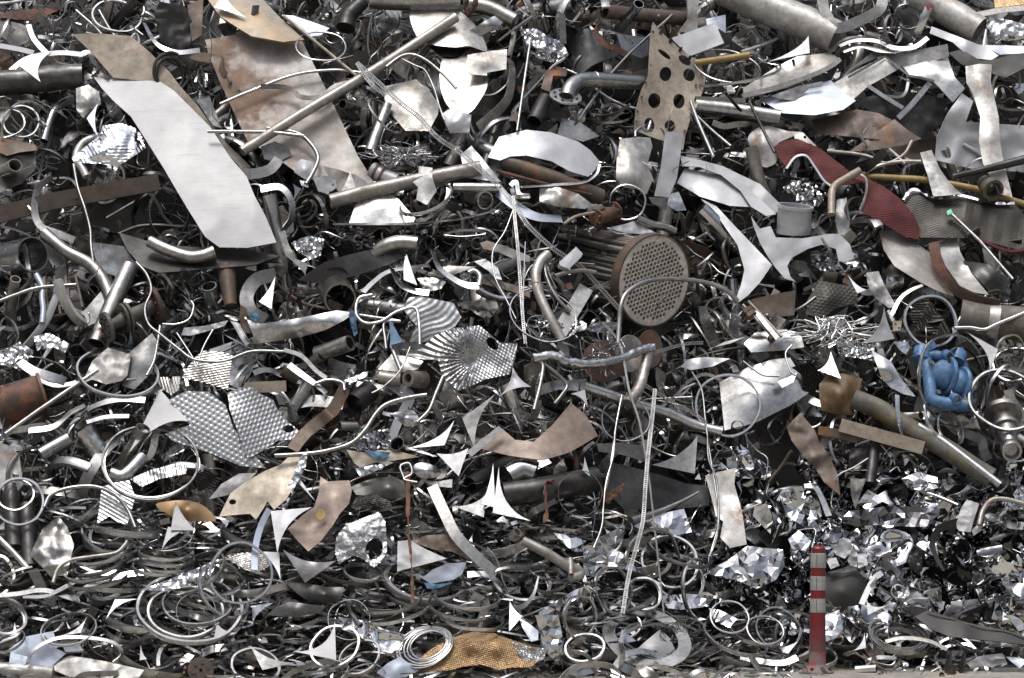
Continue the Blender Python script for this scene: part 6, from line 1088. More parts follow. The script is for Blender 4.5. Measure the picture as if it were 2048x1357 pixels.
TR('tiny white offcut above the bright flat hoop', 'white', (510, 215), (478, 105), (465, 180), .08, 180)
S('sheet_metal', 'blue grey offcut sheet left below the flat strap coil', 'sheet metal', 'blue_grey', [(380, 1335), (470, 1290), (575, 1280), (545, 1325), (450, 1345)], off=150)
B('strip', 'grey curved blade strip left of the folded foil strip', 'metal strip', 'steel', 36, [(50, 960), (130, 950), (190, 880), (218, 780)], 130, w2=8)
# ================================================================== bottom right
tile(1488, 877)
S('drum', 'large black dented drum behind the bollard', 'drum', 'black', [(440, 765, -60), (540, 755, -40), (640, 742, -50), (690, 800, -50), (705, 860, -50), (670, 960, -40), (560, 972, -20), (440, 965, -30)], mid=[(560, 850, 60)], cr=6, crs=150, th=4)
S('sheet_metal', 'grey lid flap on top of the black dented drum', 'sheet metal', 'grey', [(470, 758), (560, 735), (610, 710), (645, 745), (560, 762)], off=40)
S('curved_plate', 'long dark curved plate at the bottom right', 'curved plate', 'black', [(965, 1008, 60), (1032, 978, 50), (1150, 1015, 60), (1300, 1058, 60), (1480, 1090, 60), (1600, 1132, 60), (1600, 1168, 90), (1450, 1150, 100), (1300, 1135, 110), (1160, 1120, 110), (1060, 1080, 100)], mid=[(1250, 1090, 120)], th=6)
B('strip', 'pale top edge of the long dark curved plate', 'metal strip', 'steel', 10, [(1035, 978), (1150, 1012), (1300, 1056), (1480, 1090), (1600, 1132)], 75, th=8)
for i, (a, b) in enumerate(((168, 82), (150, 66), (130, 48))): RG(('outer', 'middle', 'inner')[i]+' of three nested wheel rim rings at the bottom right', 'steel', 875, 1120+i*8, a, b, 6, 30, 2, 30+12*i)
B('strip', 'rust tinted arched strip in front of the nested rim rings', 'metal strip', 'stain_light', 30, [(800, 1150), (900, 1130), (1040, 1145), (1150, 1195)], 70, tw=50)
ub = thing('steel_bracket', 'square dark steel bracket standing on the ground at the bottom right', 'bracket', W(1195, 1300, 0))
S('top_plate', None, None, 'grey', [(1155, 1200), (1245, 1200), (1242, 1232), (1150, 1232)], off=20, th=30, parent=ub)
for x in (1156, 1236): B('side_plate', None, None, 'dark', 12, [(x, 1230), (x-4, 1318)], 20, th=90, parent=ub, straight=True)
B('cross_bar', None, None, 'dark', 14, [(1154, 1265), (1236, 1265)], 10, th=60, parent=ub, straight=True)
S('crumpled_sheet', 'pale blue crumpled wrapper on the ground right of the steel bracket', 'foil', 'panel', [(1258, 1272), (1330, 1232), (1462, 1215), (1490, 1275), (1440, 1300), (1350, 1290), (1290, 1305)], off=20, rg=18, rgs=70)
S('sheet_metal', 'grey pointed sheet at the bottom right corner', 'sheet metal', 'blue_grey', [(1480, 1235), (1560, 1240), (1600, 1260), (1560, 1300), (1520, 1270)], off=10)
B('flat_bar', 'dark flat bar on the ground at the bottom right corner', 'flat bar', 'grey', 22, [(1400, 1312), (1500, 1310), (1600, 1312)], -10, th=30, straight=True)
TR('white offcut on the ground left of the bollard', 'white', (250, 1218), (125, 1188), (305, 1148), .08, 60)
TR('white spiky offcut low on the right of the bollard', 'white', (690, 1185), (682, 1100), (620, 1200), .12, 40)
TR('white curved scrap right of the black dented drum', 'white', (700, 1000), (690, 900), (830, 935), .3, 60)
B('strip', 'bright bent blade right of the black dented drum', 'metal strip', 'white', 34, [(665, 940), (700, 860), (740, 790), (780, 760)], 40, tw=20)
B('strip', 'tan flat strip loops at the bottom left of the bollard', 'metal strip', 'steel', 40, [(-20, 1235), (100, 1262), (220, 1270), (300, 1240)], 60, tw=40)
for i, (cx, cy, a, b, ro) in enumerate(((70, 1080, 165, 70, 12), (190, 1080, 130, 110, 30), (250, 1120, 80, 105, -10))): RG(('flat hoop left of the bollard foot', 'larger leaning hoop left of the bollard', 'narrow hoop just left of the bollard')[i], ('bright', 'steel', 'steel')[i], cx, cy, a, b, ro, 24, 2, 50)
B('strip', 'flat looped strip on the ground right of the bollard', 'metal strip', 'bright', 32, [(690, 1262), (760, 1240), (860, 1250), (830, 1290), (740, 1275), (690, 1265)], 0, tw=50)
S('sheet_metal', 'bright blob of folded white sheet above the drum left', 'foil', 'panel', [(490, 600), (560, 560), (605, 575), (612, 640), (570, 680), (520, 660)], off=50, rg=14, rgs=60)
for i, (p, l) in enumerate((([(585, 690), (620, 600), (640, 650), (640, 730), (600, 720)], 'left white flap above the black drum'), ([(640, 655), (690, 650), (700, 715), (645, 735)], 'right white flap above the black drum'), ([(460, 680), (520, 675), (540, 720), (490, 740)], 'small white flap beside the bollard top'), ([(1195, 500), (1225, 400), (1260, 345), (1330, 370), (1300, 460), (1280, 530), (1220, 525)], 'tall bright white folded sheet in the foil at the lower right'), ([(1285, 520), (1330, 480), (1345, 520), (1300, 550)], 'small white flap right of the tall bright sheet'))):
    S('foil_sheet', l, 'foil', 'panel', p, off=60, rg=10, rgs=60, grp='white flaps among the foil')
for i, (p, l, m_) in enumerate((([(640, 370), (700, 290), (770, 330), (810, 345), (760, 370), (700, 405)], 'bright mirror scrap below the crushed brown sheet', 'foil'), ([(510, 420), (680, 400), (850, 380), (1010, 390), (1110, 400), (1080, 500), (940, 500), (760, 490), (600, 500)], 'wide dark mirror sheet in the middle of the foil', 'foil_dark'), ([(430, 560), (520, 505), (600, 530), (560, 580), (470, 600)], 'dark mirror sheet above the bollard', 'foil_dark'), ([(890, 230), (980, 190), (1090, 220), (1100, 280), (1020, 300), (930, 280)], 'silver foil below the thick weathered pipe', 'foil'), ([(975, 600), (1040, 545), (1090, 600), (1100, 680), (1040, 650)], 'mirror piece left of the black curl in the foil', 'foil'), ([(60, 380), (130, 370), (160, 440), (150, 540), (110, 500), (50, 440)], 'gold tinted foil right of the pale folded sheet', 'stain_light'), ([(250, 570), (310, 520), (380, 580), (350, 640), (270, 620)], 'bright foil peak left of the bollard top', 'foil'), ([(190, 290), (330, 270), (420, 330), (440, 440), (340, 500), (240, 440)], 'crumpled foil block right of the folded sheet', 'foil'), ([(455, 1000), (540, 970), (560, 1080), (480, 1180), (450, 1120)], 'crumpled foil right behind the bollard foot', 'foil'))):
    S('foil_sheet', l, 'foil', m_, p, off=40+10*(i % 3), rg=32, rgs=120, cr=26, crs=150, smooth=False, res=30, grp='crumpled foil sheets')
B('strip', 'black curled strip among the foil at the lower right', 'metal strip', 'black', 60, [(1200, 480), (1110, 510), (1065, 590), (1090, 680), (1130, 750)], 90, tw=(20, 40), w2=20)
T('bent_rod', 'tan bent rod over the foil at the right edge', 'bent rod', 'tube', 14, [(1330, 490), (1350, 410), (1400, 350), (1480, 345), (1600, 375)], 110)
B('strip', 'wide grey curled strip over the foil left of the drum', 'metal strip', 'steel', 36, [(340, 270), (400, 275), (440, 340), (480, 440)], 110, tw=(50, 20))
S('sheet_metal', 'tall dark leaf plate hanging below the channel beam', 'sheet metal', 'dark', [(600, 225), (690, 230), (660, 310), (630, 400), (605, 320)], off=90)
T('pipe', 'dark vertical tube below the thin bright strip', 'pipe', 'dark', 34, [(735, 40), (725, 150), (710, 260)], 70, n=18)
S('crumpled_sheet', 'dark shiny sheets below the channel beam', 'sheet metal', 'dark', [(600, 60), (700, 50), (690, 200), (640, 240), (590, 160)], off=60, rg=20, rgs=70)
RG('small bright ring low in the foil at the right', 'bright', 870, 865, 36, 36, 0, 14, 3, 60)
# ------------------------------------------------------------------ loose metal between the traced things
GX, GY = 8, 8
mask = np.zeros((1357//GY+2, 2048//GX+2), bool)
cc = np.stack(np.meshgrid((np.arange(mask.shape[1])+.5)*GX, (np.arange(mask.shape[0])+.5)*GY), -1).reshape(-1, 2)
for poly in COVER: mask |= inpoly(cc, poly).reshape(mask.shape)
def covered(px, py, m=1):
    i, j = int(px/GX), int(py/GY)
    if i < m or j < m or i >= mask.shape[1]-m or j >= mask.shape[0]-m: return False
    return mask[j-m:j+m+1, i-m:i+m+1].all()
def touched(px, py): return covered(px, py, 0)
def lsheet(poly, disp, th, seed, res, smooth=True):
    v, f = tri2d(poly, [], res, seed); o = disp(v)/1000
    V = np.stack([v[:, 0]/1000, -o, v[:, 1]/1000], 1); VV, FF = thicken(V, f, th/1000)
    return mkmesh('loose_metal', VV, FF, 'steel', smooth, 55)[0]
LIB = {k: [] for k in ('ring', 'arc', 'offcut', 'strip', 'sheet', 'curved', 'pipe', 'rod', 'wire', 'foil')}
X3, Z3 = np.array([1., 0, 0]), np.array([0, 0, 1.])
for i in range(9):
    V, Fc = ringmesh(np.zeros(3), X3, Z3, .11, (.014, .02, .024)[i % 3], .003, (2, 1, 2)[i % 3], 1., i*.37, .05, 44); LIB['ring'].append(mkmesh('metal_ring', V, Fc, 'steel', True, 40)[0])
    V, Fc = ringmesh(np.zeros(3), X3, Z3, .13, (.022, .026, .034)[i % 3], .003, (2, 2, 1)[i % 3], (.3, .45, .62)[i//3], i*.53, .07, 44); LIB['arc'].append(mkmesh('metal_strip', V, Fc, 'steel', True, 40)[0])
    a, b = 150+rnd.uniform(-60, 50), 150+rnd.uniform(-80, 70)
    poly = [(0, 0), (a, rnd.uniform(-14, 10))]+arcpts((a, 0), (0, b), (0, 0), .10+.15*rnd.random())+[(rnd.uniform(-12, 12), b)]+([(rnd.uniform(-26, -12), b*.55)] if i % 3 == 0 else [])
    LIB['offcut'].append(lsheet(poly, lambda v, s=rnd.uniform(-1, 1): s*22*((v[:, 0]-50)/100)**2+nzv(v, 120, i)*5, 2.2, i*.11+.01, 22))
    n = rnd.randint(5, 9); d = 0; p = np.zeros(3); pts = [p.copy()]
    for j in range(n): d += rnd.choice((-1.3, 1.3)) if rnd.random() < .16 else rnd.uniform(-.5, .5); p = p+np.array([math.cos(d)*.05, rnd.uniform(-.012, .012), math.sin(d)*.05]); pts.append(p.copy())
    Q = crom(np.array(pts), 5); _, Sd, N = frames(Q, False); tw = np.linspace(rnd.uniform(-40, 40), rnd.uniform(-70, 70), len(Q)); c, s = np.cos(np.radians(tw))[:, None], np.sin(np.radians(tw))[:, None]
    V, Fc = sweep(Q, Sd*c+N*s, -Sd*s+N*c, rectprof((.022, .032, .044)[i % 3], .0025)); LIB['strip'].append(mkmesh('metal_strip', V, Fc, 'steel', True, 40)[0])
    k = rnd.randint(5, 8); poly = [(rnd.uniform(70, 150)*math.cos(t+rnd.uniform(-.25, .25)), rnd.uniform(50, 110)*math.sin(t+rnd.uniform(-.25, .25))) for t in [6.283*q/k for q in range(k)]]
    LIB['sheet'].append(lsheet(poly, lambda v, A=rnd.uniform(-1, 1): A*40*(v[:, 0]/110)**2+nzv(v, 90, i+20)*14, 3, i*.13+.02, 18))
    LIB['curved'].append(lsheet(poly, lambda v, A=rnd.uniform(.6, 1.1)*(1 if i % 2 else -1), q=rnd.random(): A*95*((v[:, 0]*math.cos(q)+v[:, 1]*math.sin(q))/110)**2+nzv(v, 140, i+40, 2)*10+nzv(v, 90, i+70, ridge=True)*7, 3, i*.17+.03, 15))
    k = rnd.randint(6, 9); poly = [(rnd.uniform(60, 120)*math.cos(t), rnd.uniform(40, 100)*math.sin(t)) for t in [6.283*q/k for q in range(k)]]
    LIB['foil'].append(lsheet(poly, lambda v: nzv(v, 100, i+90, ridge=True)*26+nzv(v, 150, i+95)*55, 1.2, i*.19+.04, 28 if i % 3 else 11, i % 3 == 0))
    L = rnd.uniform(.25, .45); r = rnd.uniform(.018, .034); bend = rnd.choice((0, 0, .12, .25))
    Q = crom(np.array([[0, 0, 0], [L*.5, bend*.2, bend*.1], [L, bend*.3, bend]]), 6); V, Fc = tubemesh(Q, r, .14, n=18, wob=.04, seed=i); LIB['pipe'].append(mkmesh('pipe', V, Fc, 'steel', True, 50)[0])
    pts = [np.zeros(3)]; d = 0
    for j in range(6): d += rnd.choice((-1.1, 1.1)) if rnd.random() < .15 else rnd.uniform(-.4, .4); pts.append(pts[-1]+np.array([math.cos(d)*.08, rnd.uniform(-.02, .02), math.sin(d)*.08]))
    V, Fc = tubemesh(crom(np.array(pts), 5), .007, n=8); LIB['rod'].append(mkmesh('rod', V, Fc, 'steel', True, 50)[0])
    pts = [np.zeros(3)]; d = 0
    for j in range(9): d += rnd.uniform(-.9, .9); pts.append(pts[-1]+np.array([math.cos(d)*.06, rnd.uniform(-.03, .03), math.sin(d)*.06]))
    V, Fc = tubemesh(crom(np.array(pts), 5), .0024, n=5); LIB['wire'].append(mkmesh('wire', V, Fc, 'steel', True, 50)[0])
KIND = {'ring': ('metal_ring', 'metal ring', 'ring', 'steel rings and hoops tangled in the heap'), 'arc': ('metal_strip', 'metal strip', 'arched strip', 'loose metal strips in the heap'),
        'offcut': ('triangular_offcut', 'metal offcut', 'triangular offcut', 'triangular offcuts scattered over the heap'), 'strip': ('metal_strip', 'metal strip', 'wavy strip', 'loose metal strips in the heap'),
        'sheet': ('sheet_metal', 'sheet metal', 'flat sheet', 'bent sheet metal pieces in the heap'), 'curved': ('curved_plate', 'curved plate', 'curled sheet', 'bent sheet metal pieces in the heap'),
        'pipe': ('pipe', 'pipe', 'pipe piece', 'short pipe pieces in the heap'), 'rod': ('rod', 'rod', 'bent rod', 'loose rods in the heap'), 'wire': ('wire', 'wire', 'wire', 'loose wires in the heap'), 'foil': ('foil_sheet', 'foil', 'crumpled foil piece', 'crumpled foil sheets')}
LOOK = {'steel': 'grey', 'warm': 'tan grey', 'bright': 'shiny', 'dark': 'dark', 'black': 'black', 'grey': 'dull grey', 'white': 'white', 'panel': 'white', 'blue_grey': 'blue grey', 'tan': 'tan', 'brown': 'brown', 'rust': 'rusty', 'stain_light': 'stained pale', 'foil': 'mirror bright', 'foil_dark': 'dark mirror', 'tube': 'rusty tan', 'plate': 'silver', 'stain': 'rust stained', 'moss': 'mossy grey'}
FILL = []
def place(kind, px, py, off, m, size, orient):
    me = LIB[kind][rnd.randrange(9)]; nm = KIND[kind][0]
    o = bpy.data.objects.new(nm, me); col.objects.link(o)
    o.material_slots[0].link = 'OBJECT'; o.material_slots[0].material = MT[m]
    o.location = PP(px, py, off); u = rnd.uniform
    if orient == 'flat': e = (R(-90+u(8, 45)), R(u(-22, 22)), R(u(-180, 180)) if kind in ('ring',) else 0)
    elif orient == 'face': e = (R(u(-60, 5)), R(u(-180, 180)), R(u(-50, 50)))
    elif orient == 'lie': e = (R(u(-75, 10)), R(u(-35, 35)+rnd.choice((0, 180))), R(u(-35, 35)))
    else: e = (R(u(-180, 180)), R(u(-180, 180)), R(u(-180, 180)))
    if orient == 'flat' and kind == 'ring': o.rotation_euler = (Matrix.Rotation(R(u(-20, 20)), 3, 'Y')@Matrix.Rotation(R(u(-85, -45)), 3, 'X')@Matrix.Rotation(R(u(0, 360)), 3, 'Y')).to_euler()
    elif orient == 'flat': o.rotation_euler = (Matrix.Rotation(R(u(-25, 25)), 3, 'Y')@Matrix.Rotation(R(u(-80, -35)), 3, 'X')@Matrix.Rotation(R(u(0, 360)), 3, 'Y')).to_euler()
    else: o.rotation_euler = e
    o.scale = (size*u(.85, 1.15), size*u(.85, 1.15), size*u(.85, 1.15))
    FILL.append((o, kind, m, size))
HOLLOW = [(310, 430, 150, 48), (1150, 120, 75, 55), (1800, 262, 120, 62), (1690, 640, 70, 35), (430, 700, 70, 45), (1310, 965, 120, 48), (720, 985, 85, 40), (1575, 985, 45, 60), (1930, 915, 100, 50), (60, 700, 60, 40), (640, 690, 60, 35), (870, 660, 50, 30), (1560, 905, 80, 40), (1010, 200, 45, 60), (520, 570, 60, 30), (1290, 120, 40, 40), (150, 330, 60, 35), (720, 120, 90, 50), (1690, 1190, 70, 45), (330, 1010, 50, 30), (1900, 1180, 80, 30)]
def hollow(px, py): return any(((px-a)/c)**2+((py-b)/d)**2 < 1 for a, b, c, d in HOLLOW)   # dark openings between the pieces
def choose(ws):
    t = rnd.random()*sum(w for _, w in ws)
    for m, w in ws:
        t -= w
        if t <= 0: return m
    return ws[-1][0]
MIXED = [('steel', 6), ('warm', 3), ('dark', 3.5), ('bright', 3), ('grey', 1.5), ('brown', .9), ('white', .8), ('tube', .7), ('stain_light', .4)]
DARKISH = [('dark', 6), ('grey', 2), ('steel', 2), ('brown', 2.5), ('warm', 1), ('black', 3)]
RINGM = [('steel', 6), ('bright', 3.5), ('warm', 2), ('dark', 1.5), ('grey', .6)]
FOILM = [('foil', 6), ('foil_dark', 5), ('dark', 1.5), ('black', 1), ('panel', .5)]
OFFM = [('white', 3), ('grey', 3), ('blue_grey', 2), ('steel', 3), ('dark', 2)]
def zone(x0, y0, x1, y1, spec):
    for kind, n, ms, s0, s1, o0, o1, orient in spec:
        k = 0; tries = 0
        while k < n and tries < n*12:
            tries += 1; px, py = rnd.uniform(x0, x1), rnd.uniform(y0, y1)
            if covered(px, py): continue
            if touched(px, py) and not hollow(px, py): place(kind, px, py, rnd.uniform(-260, -120), choose(ms), rnd.uniform(s0, s1), orient); k += 1; continue
            if hollow(px, py):
                if rnd.random() < .7: continue
                place(kind, px, py, rnd.uniform(-330, -160), choose(ms), rnd.uniform(s0, s1), orient); k += 1; continue
            place(kind, px, py, rnd.uniform(o0, o1), choose(ms), rnd.uniform(s0, s1), orient); k += 1
# whole face, deep layer of larger pieces coloured dark to add shade in the gaps, then the lighter tangle
zone(-30, -20, 2080, 1060, [('curved', 150, DARKISH, .9, 2.2, -340, -130, 'face'), ('sheet', 80, DARKISH, .8, 1.9, -340, -130, 'face'), ('pipe', 85, MIXED, .9, 1.9, -110, 10, 'any'),
    ('strip', 170, MIXED, .9, 1.9, -70, 30, 'lie'), ('arc', 150, MIXED, .8, 2.2, -70, 30, 'any'), ('ring', 95, RINGM, .8, 2.0, -80, 20, 'face'), ('rod', 120, MIXED, .7, 1.7, -50, 40, 'lie'), ('wire', 190, [('bright', 4), ('warm', 2), ('steel', 3)], .7, 1.7, -30, 70, 'any'),
    ('sheet', 90, MIXED, .4, 1.1, -60, 20, 'face'), ('curved', 130, MIXED, .45, 1.2, -60, 20, 'any'), ('offcut', 50, OFFM, .4, .95, -40, 30, 'face'), ('foil', 40, [('foil', 1), ('foil_dark', 2), ('plate', 1)], .35, .9, -60, 20, 'any')])
zone(-30, 1040, 1520, 1364, [('ring', 130, RINGM, .9, 2.1, -110, 30, 'flat'), ('arc', 120, RINGM, .9, 2.2, -110, 30, 'flat'), ('strip', 70, RINGM, .8, 1.6, -80, 30, 'lie'), ('offcut', 150, OFFM, .35, .95, -60, 50, 'flat'), ('sheet', 60, DARKISH, .4, 1., -80, 20, 'flat'), ('curved', 40, DARKISH, .5, 1.1, -100, 0, 'face'), ('rod', 20, MIXED, .5, 1., -20, 40, 'lie')])
zone(1400, 930, 2080, 1260, [('foil', 130, FOILM, 1.0, 2.0, -170, 0, 'face'), ('foil', 110, FOILM, .5, 1.2, -80, 50, 'any'), ('foil', 30, [('foil', 3), ('foil_dark', 1)], 1.6, 2.4, -50, 30, 'face'), ('curved', 45, FOILM, .6, 1.4, -90, 20, 'any'), ('arc', 20, RINGM, .6, 1.2, -40, 40, 'any'), ('strip', 20, RINGM, .5, 1., -30, 40, 'any'), ('offcut', 20, [('panel', 1), ('foil', 2)], .3, .6, 0, 50, 'any')])
zone(1240, 1220, 2080, 1340, [('ring', 22, RINGM, .7, 1.6, -60, 20, 'flat'), ('arc', 30, RINGM, .7, 1.6, -60, 20, 'flat'), ('offcut', 60, OFFM, .3, .7, -50, 20, 'flat'), ('foil', 40, FOILM, .3, .8, -60, 20, 'any'), ('sheet', 30, DARKISH, .3, .8, -50, 10, 'flat')])
# ------------------------------------------------------------------ small scrap nobody could count
def smallscrap(n):
    VV = []; FF = []; MI = []; s = 0; g = np.random.default_rng(5); names = ['dark', 'steel', 'warm', 'bright', 'brown', 'grey', 'foil', 'white', 'rust']
    protos = []
    for k in range(6):                       # curled slivers
        a = np.linspace(0, (.6, 1.2, 2., 3., 4.2, .3)[k], 7); r = .05/(.3+a[-1]); w = (.006, .012, .018)[k % 3]
        P = np.stack([r*np.sin(a), np.zeros(7), r*(1-np.cos(a))], 1); v = np.vstack([P+[0, w, 0], P-[0, w, 0]])
        protos.append((v, [(i, i+1, i+8, i+7) for i in range(6)]))
    for k in range(5):                       # shards
        m = 3+k % 3; t = np.sort(g.uniform(0, 6.28, m)); v = np.stack([.045*np.cos(t), g.uniform(-.008, .008, m), .035*np.sin(t)], 1); protos.append((v, [tuple(range(m))]))
    for k in range(3):                       # stubs of tube
        L = (.05, .09, .14)[k]; r = (.010, .006, .004)[k]; q = np.linspace(0, 2*math.pi, 8)[:7]; c = np.stack([np.zeros(7), r*np.cos(q), r*np.sin(q)], 1)
        protos.append((np.vstack([c, c+[L, 0, 0]]), [(i, (i+1) % 7, (i+1) % 7+7, i+7) for i in range(7)]))
    slv = []
    for k in range(5):
        a = np.linspace(0, (.5, 1.1, 1.8, 2.8, 4.6)[k], 11); r = .06/(.35+.5*a[-1]); w = (.0022, .004, .003, .0055, .0035)[k]
        P = np.stack([r*np.sin(a), .02*np.sin(a*.7), r*(1-np.cos(a))], 1); v = np.vstack([P+[0, w, 0], P-[0, w, 0]]); slv.append((v, [(i, i+1, i+12, i+11) for i in range(10)]))
    for i in range(n):
        v, f = protos[g.integers(len(protos))]
        if i % 30 == 0 and i < n*.12: px, py = g.uniform(1240, 2070), g.uniform(1340, 1350); off = g.uniform(-20, 60); sc_ = g.uniform(.12, .4)
        else: px, py = g.uniform(-40, 2090), g.uniform(-30, 1352); off = g.uniform(-400, -20); sc_ = g.uniform(.8, 2.6)
        thin = i % 5 < 2 and i > n*.12
        if thin: off = g.uniform(-140, 15); sc_ = g.uniform(1.2, 2.6)
        if hollow(px, py) and (thin or off > -250): continue
        if covered(px, py) or (thin and touched(px, py)) or (px > 1400 and 930 < py < 1250 and i % 3): continue
        if thin: v, f = slv[g.integers(len(slv))]
        q = g.normal(size=4); q /= np.linalg.norm(q); a, b, c, d = q
        Rm = np.array([[1-2*(c*c+d*d), 2*(b*c-a*d), 2*(b*d+a*c)], [2*(b*c+a*d), 1-2*(b*b+d*d), 2*(c*d-a*b)], [2*(b*d-a*c), 2*(c*d+a*b), 1-2*(b*b+c*c)]])
        VV.append(v*sc_@Rm.T+np.array(PP(px, py, off)[:])); FF += [tuple(x+s for x in y) for y in f]; s += len(v)
        if thin: mi = g.choice([1, 3, 2, 3, 0])
        else: mi = g.choice(9, p=[.44, .14, .08, .05, .09, .13, .02, .02, .03]) if not (px > 1400 and py > 930 and py < 1280) else g.choice([0, 6, 6, 3, 5])  # deep bits mostly dark metal, their colour standing in for shade between pieces
        MI += [mi]*len(f)
    # past three hundred strips: the rest of the thin curled ones, one mat
    V = np.vstack(VV); c = V.mean(0); me = bpy.data.meshes.new('small_scrap'); me.from_pydata((V-c).tolist(), [], FF)
    for q in names: me.materials.append(MT[q])
    me.polygons.foreach_set('material_index', np.array(MI, np.int32)); me.shade_smooth(); me.set_sharp_from_angle(angle=R(50))
    link(bpy.data.objects.new('small_scrap', me), None, 'countless small shards and slivers of metal packed between the larger scrap', 'metal scrap', None, 'stuff', Vector(c))
smallscrap(9000)
def thinstrips(n):
    VV = []; FF = []; MI = []; s = 0; g = np.random.default_rng(8); names = ['steel', 'bright', 'warm', 'dark', 'grey']
    for i in range(n):
        if i % 2: px, py = g.uniform(-30, 1600), g.uniform(1010, 1362)
        else: px, py = g.uniform(-30, 2080), g.uniform(-20, 1100)
        low = py > 1010
        if touched(px, py) or hollow(px, py) or (px > 1400 and 930 < py < 1230): continue
        r = g.uniform(.05, .19); w = g.uniform(.003, .009); a0 = g.uniform(0, 6.28); arc = g.uniform(.7, 2.6) if i % 4 else g.uniform(3., 5.5); m = 4+int(arc*5)
        t = a0+np.linspace(0, arc, m); k = 1+.12*np.sin(t*g.uniform(.8, 2.2)+i); zz = .02*np.sin(t*1.7+i)
        C_ = np.stack([r*k*np.cos(t), r*k*np.sin(t)*g.uniform(.6, 1), zz], 1)
        tw = g.uniform(-.9, .9)+np.linspace(0, g.uniform(-.8, .8), m); O = np.stack([np.cos(t)*np.sin(tw), np.sin(t)*np.sin(tw), np.cos(tw)], 1); Nn = np.stack([np.cos(t)*np.cos(tw), np.sin(t)*np.cos(tw), -np.sin(tw)], 1)*.0012
        v = np.stack([C_+O*w+Nn, C_-O*w+Nn, C_-O*w-Nn, C_+O*w-Nn], 1).reshape(-1, 3)
        e = (Matrix.Rotation(g.uniform(-.35, .35), 3, 'Y')@Matrix.Rotation(g.uniform(-.75, .15), 3, 'X')) if low else (Matrix.Rotation(g.uniform(-3, 3), 3, 'Y')@Matrix.Rotation(g.uniform(-2.2, 1.), 3, 'X'))
        v = v@np.array(e).T+np.array(PP(px, py, g.uniform(-150, 25))[:])
        f = []
        for q in range(m-1):
            b = s+q*4; f += [(b+x, b+(x+1) % 4, b+4+(x+1) % 4, b+4+x) for x in range(4)]
        VV.append(v); FF += f; s += len(v); MI += [g.choice(5, p=[.4, .34, .14, .07, .05])]*len(f)
    V = np.vstack(VV); c = V.mean(0); me = bpy.data.meshes.new('thin_strips'); me.from_pydata((V-c).tolist(), [], FF)
    for q in names: me.materials.append(MT[q])
    me.polygons.foreach_set('material_index', np.array(MI, np.int32)); me.shade_smooth(); me.set_sharp_from_angle(angle=R(40))
    link(bpy.data.objects.new('thin_strips', me), None, 'dense mat of thin curled metal strips too many to count between the larger pieces', 'metal strips', None, 'stuff', Vector(c))
thinstrips(5600)
# ------------------------------------------------------------------ leave out what nothing shows of, then say which loose piece is which
bpy.context.view_layer.update()
from mathutils.bvhtree import BVHTree
hits = {}; VA = []; FA = []; OW = []; base = 0
for o in sc.objects:
    if o.type != 'MESH': continue
    me = o.data; n = len(me.vertices); co = np.empty(n*3); me.vertices.foreach_get('co', co)
    M = np.array(o.matrix_world); VA.append(co.reshape(-1, 3)@M[:3, :3].T+M[:3, 3])
    FA.extend([[i+base for i in p.vertices] for p in me.polygons]); OW.extend([o.name]*len(me.polygons)); base += n
bvh = BVHTree.FromPolygons(np.vstack(VA).tolist(), FA, epsilon=0.)
def root(o):
    while o.parent: o = o.parent
    return o
NX, NY = 512, 339
cp, sp_ = math.cos(PITCH), math.sin(PITCH)
for j in range(NY):
    for i in range(NX):
        px, py = (i+.5)*2048/NX, (j+.5)*1357/NY; u, v = (px-1024)/F, (678.5-py)/F
        loc, nor, idx, _ = bvh.ray_cast(CAM, Vector((u, cp-v*sp_, sp_+v*cp)).normalized())
        if loc is not None:
            n_ = OW[idx]; h = hits.get(n_)
            if h is None: hits[n_] = [1, px, py]
            else: h[0] += 1; h[1] += px; h[2] += py
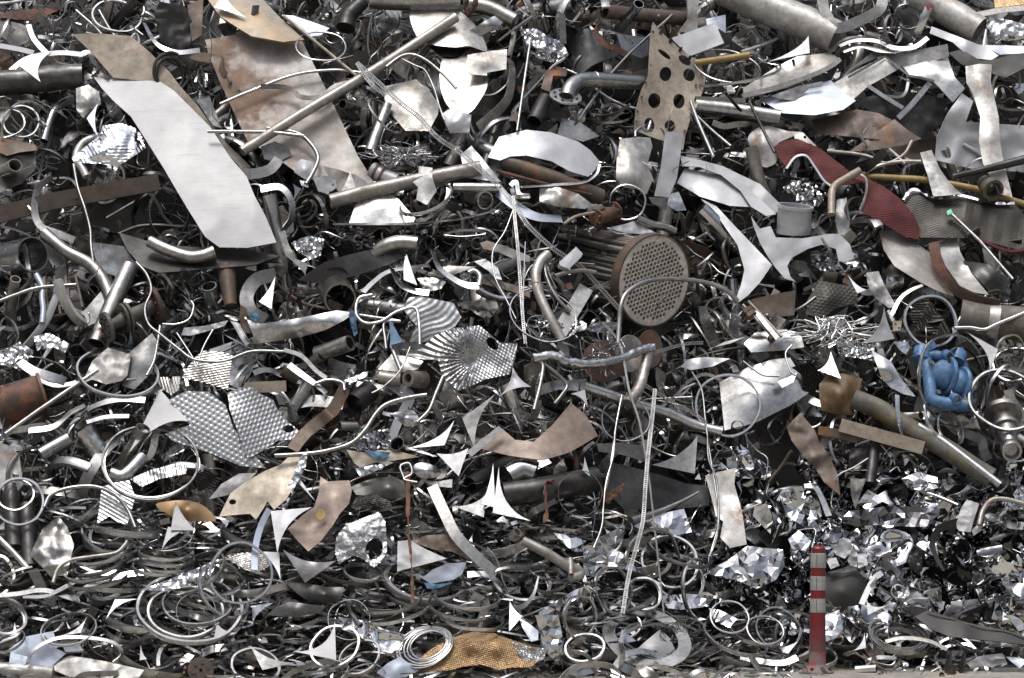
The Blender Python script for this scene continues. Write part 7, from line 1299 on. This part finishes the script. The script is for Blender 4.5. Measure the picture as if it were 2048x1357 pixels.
LM = [('striped bollard', 1632, 1220), ('blue pump', 1888, 755), ('tube bundle', 1260, 540), ('red ribbed sheet', 1700, 370), ('beige holed panel', 1340, 170), ('long pale panel', 380, 330), ('rust stained panel', 590, 220), ('flanged elbow', 1170, 175),
      ('large white plate', 1090, 300), ('thick white cracked pipe', 1560, 45), ('dark woven sheet', 1930, 440), ('twisted column sheet', 1980, 260), ('golden corrugated plate', 960, 1300), ('flat strap coil', 1295, 1280), ('arched brown plate', 1090, 870), ('fan pleated plate', 950, 710),
      ('silver patterned plate', 430, 850), ('large bright double hoop', 300, 930), ('three flanged valve', 250, 620), ('wide open pipe mouth', 65, 510), ('beige pipe mouth', 680, 597), ('stained curved plate', 645, 1030), ('torn silver plate', 720, 1090), ('large upright hoop', 480, 1145), ('wide coil of strips', 380, 1215),
      ('flanged spool', 2015, 870), ('mossy pipe', 1980, 640), ('white two armed bracket', 1620, 500), ('dented silver tube', 1190, 715), ('bright flat hoop', 1160, 985), ('black dented drum', 1690, 1180), ('long dark curved plate', 1930, 1260), ('silver corrugated plate', 220, 300), ('rusty beam', 150, 400), ('dark dented pipe', 90, 160),
      ('long diagonal pipe', 720, 170), ('thick horizontal pipe', 810, 370), ('upright curled plate', 930, 160), ('narrow upright white plate', 1335, 330), ('tapered spike', 1340, 1010), ('largest mirror foil', 1490, 1130), ('amber bucket', 1680, 790), ('big hoop with cone sheet', 1470, 815), ('brown cloth strip', 820, 1090), ('white spike offcuts', 1000, 1000), ('nested rim rings', 1795, 1275), ('steel bracket', 1910, 1320), ('brown crushed sheet at bottom left', 190, 1335), ('fan of blue grey sheets', 80, 1290), ('tan can', 370, 1025), ('sickle offcut', 640, 1290), ('thick weathered pipe', 1850, 880), ('tall bright foil sheet', 1940, 1030)]
ORD = ['nearest', 'second nearest', 'third nearest', 'fourth nearest', 'fifth nearest', 'sixth nearest', 'seventh nearest', 'eighth nearest', 'ninth nearest', 'tenth nearest']
cells = {}; quota = {}; QUOTA = {'foil': 255, 'arc': 235, 'strip': 235, 'wire': 280, 'rod': 260, 'ring': 205, 'offcut': 235}
for o, kind, m, size in sorted(FILL, key=lambda f: -hits.get(f[0].name, [0])[0]):
    h = hits.get(o.name)
    quota[KIND[kind][1]] = quota.get(KIND[kind][1], 0)+1
    if h is None or h[0] < 3 or quota[KIND[kind][1]] > QUOTA.get(kind, 205): bpy.data.objects.remove(o); continue
    x, y = h[1]/h[0], h[2]/h[0]; k, d = min(((q, math.hypot(x-q[1], y-q[2])) for q in LM), key=lambda z: z[1])
    dx, dy = x-k[1], y-k[2]; di = ('right of' if dx > 0 else 'left of') if abs(dx) > abs(dy) else ('below' if dy > 0 else 'above')
    big = 'large' if h[0] > 130 else ('small' if h[0] < 32 else '')
    big = 'very large' if h[0] > 330 else 'tiny' if h[0] < 12 else big; key = (big, LOOK[m], KIND[kind][2], di, k[0]); cells.setdefault(key, []).append((d, o)); o['category'] = KIND[kind][1]; o['group'] = KIND[kind][3]
for key, lst in cells.items():
    for i, (d, o) in enumerate(sorted(lst, key=lambda z: z[0])):
        big, look, kd, di, lm = key
        o['label'] = ' '.join((f"{big} {look} {kd} {di} the {lm}" if len(lst) == 1 else f"{ORD[min(i, 9)]} {big} {look} {kd} {di} the {lm}").split())
for o in [o for o in sc.objects if o.parent is None and o.get('label') and o.get('kind') is None and not o.get('group') in {k[3] for k in KIND.values()}]:
    if not any(q.name in hits for q in [o]+list(o.children_recursive)):
        print('HIDDEN', o.name, o['label'])
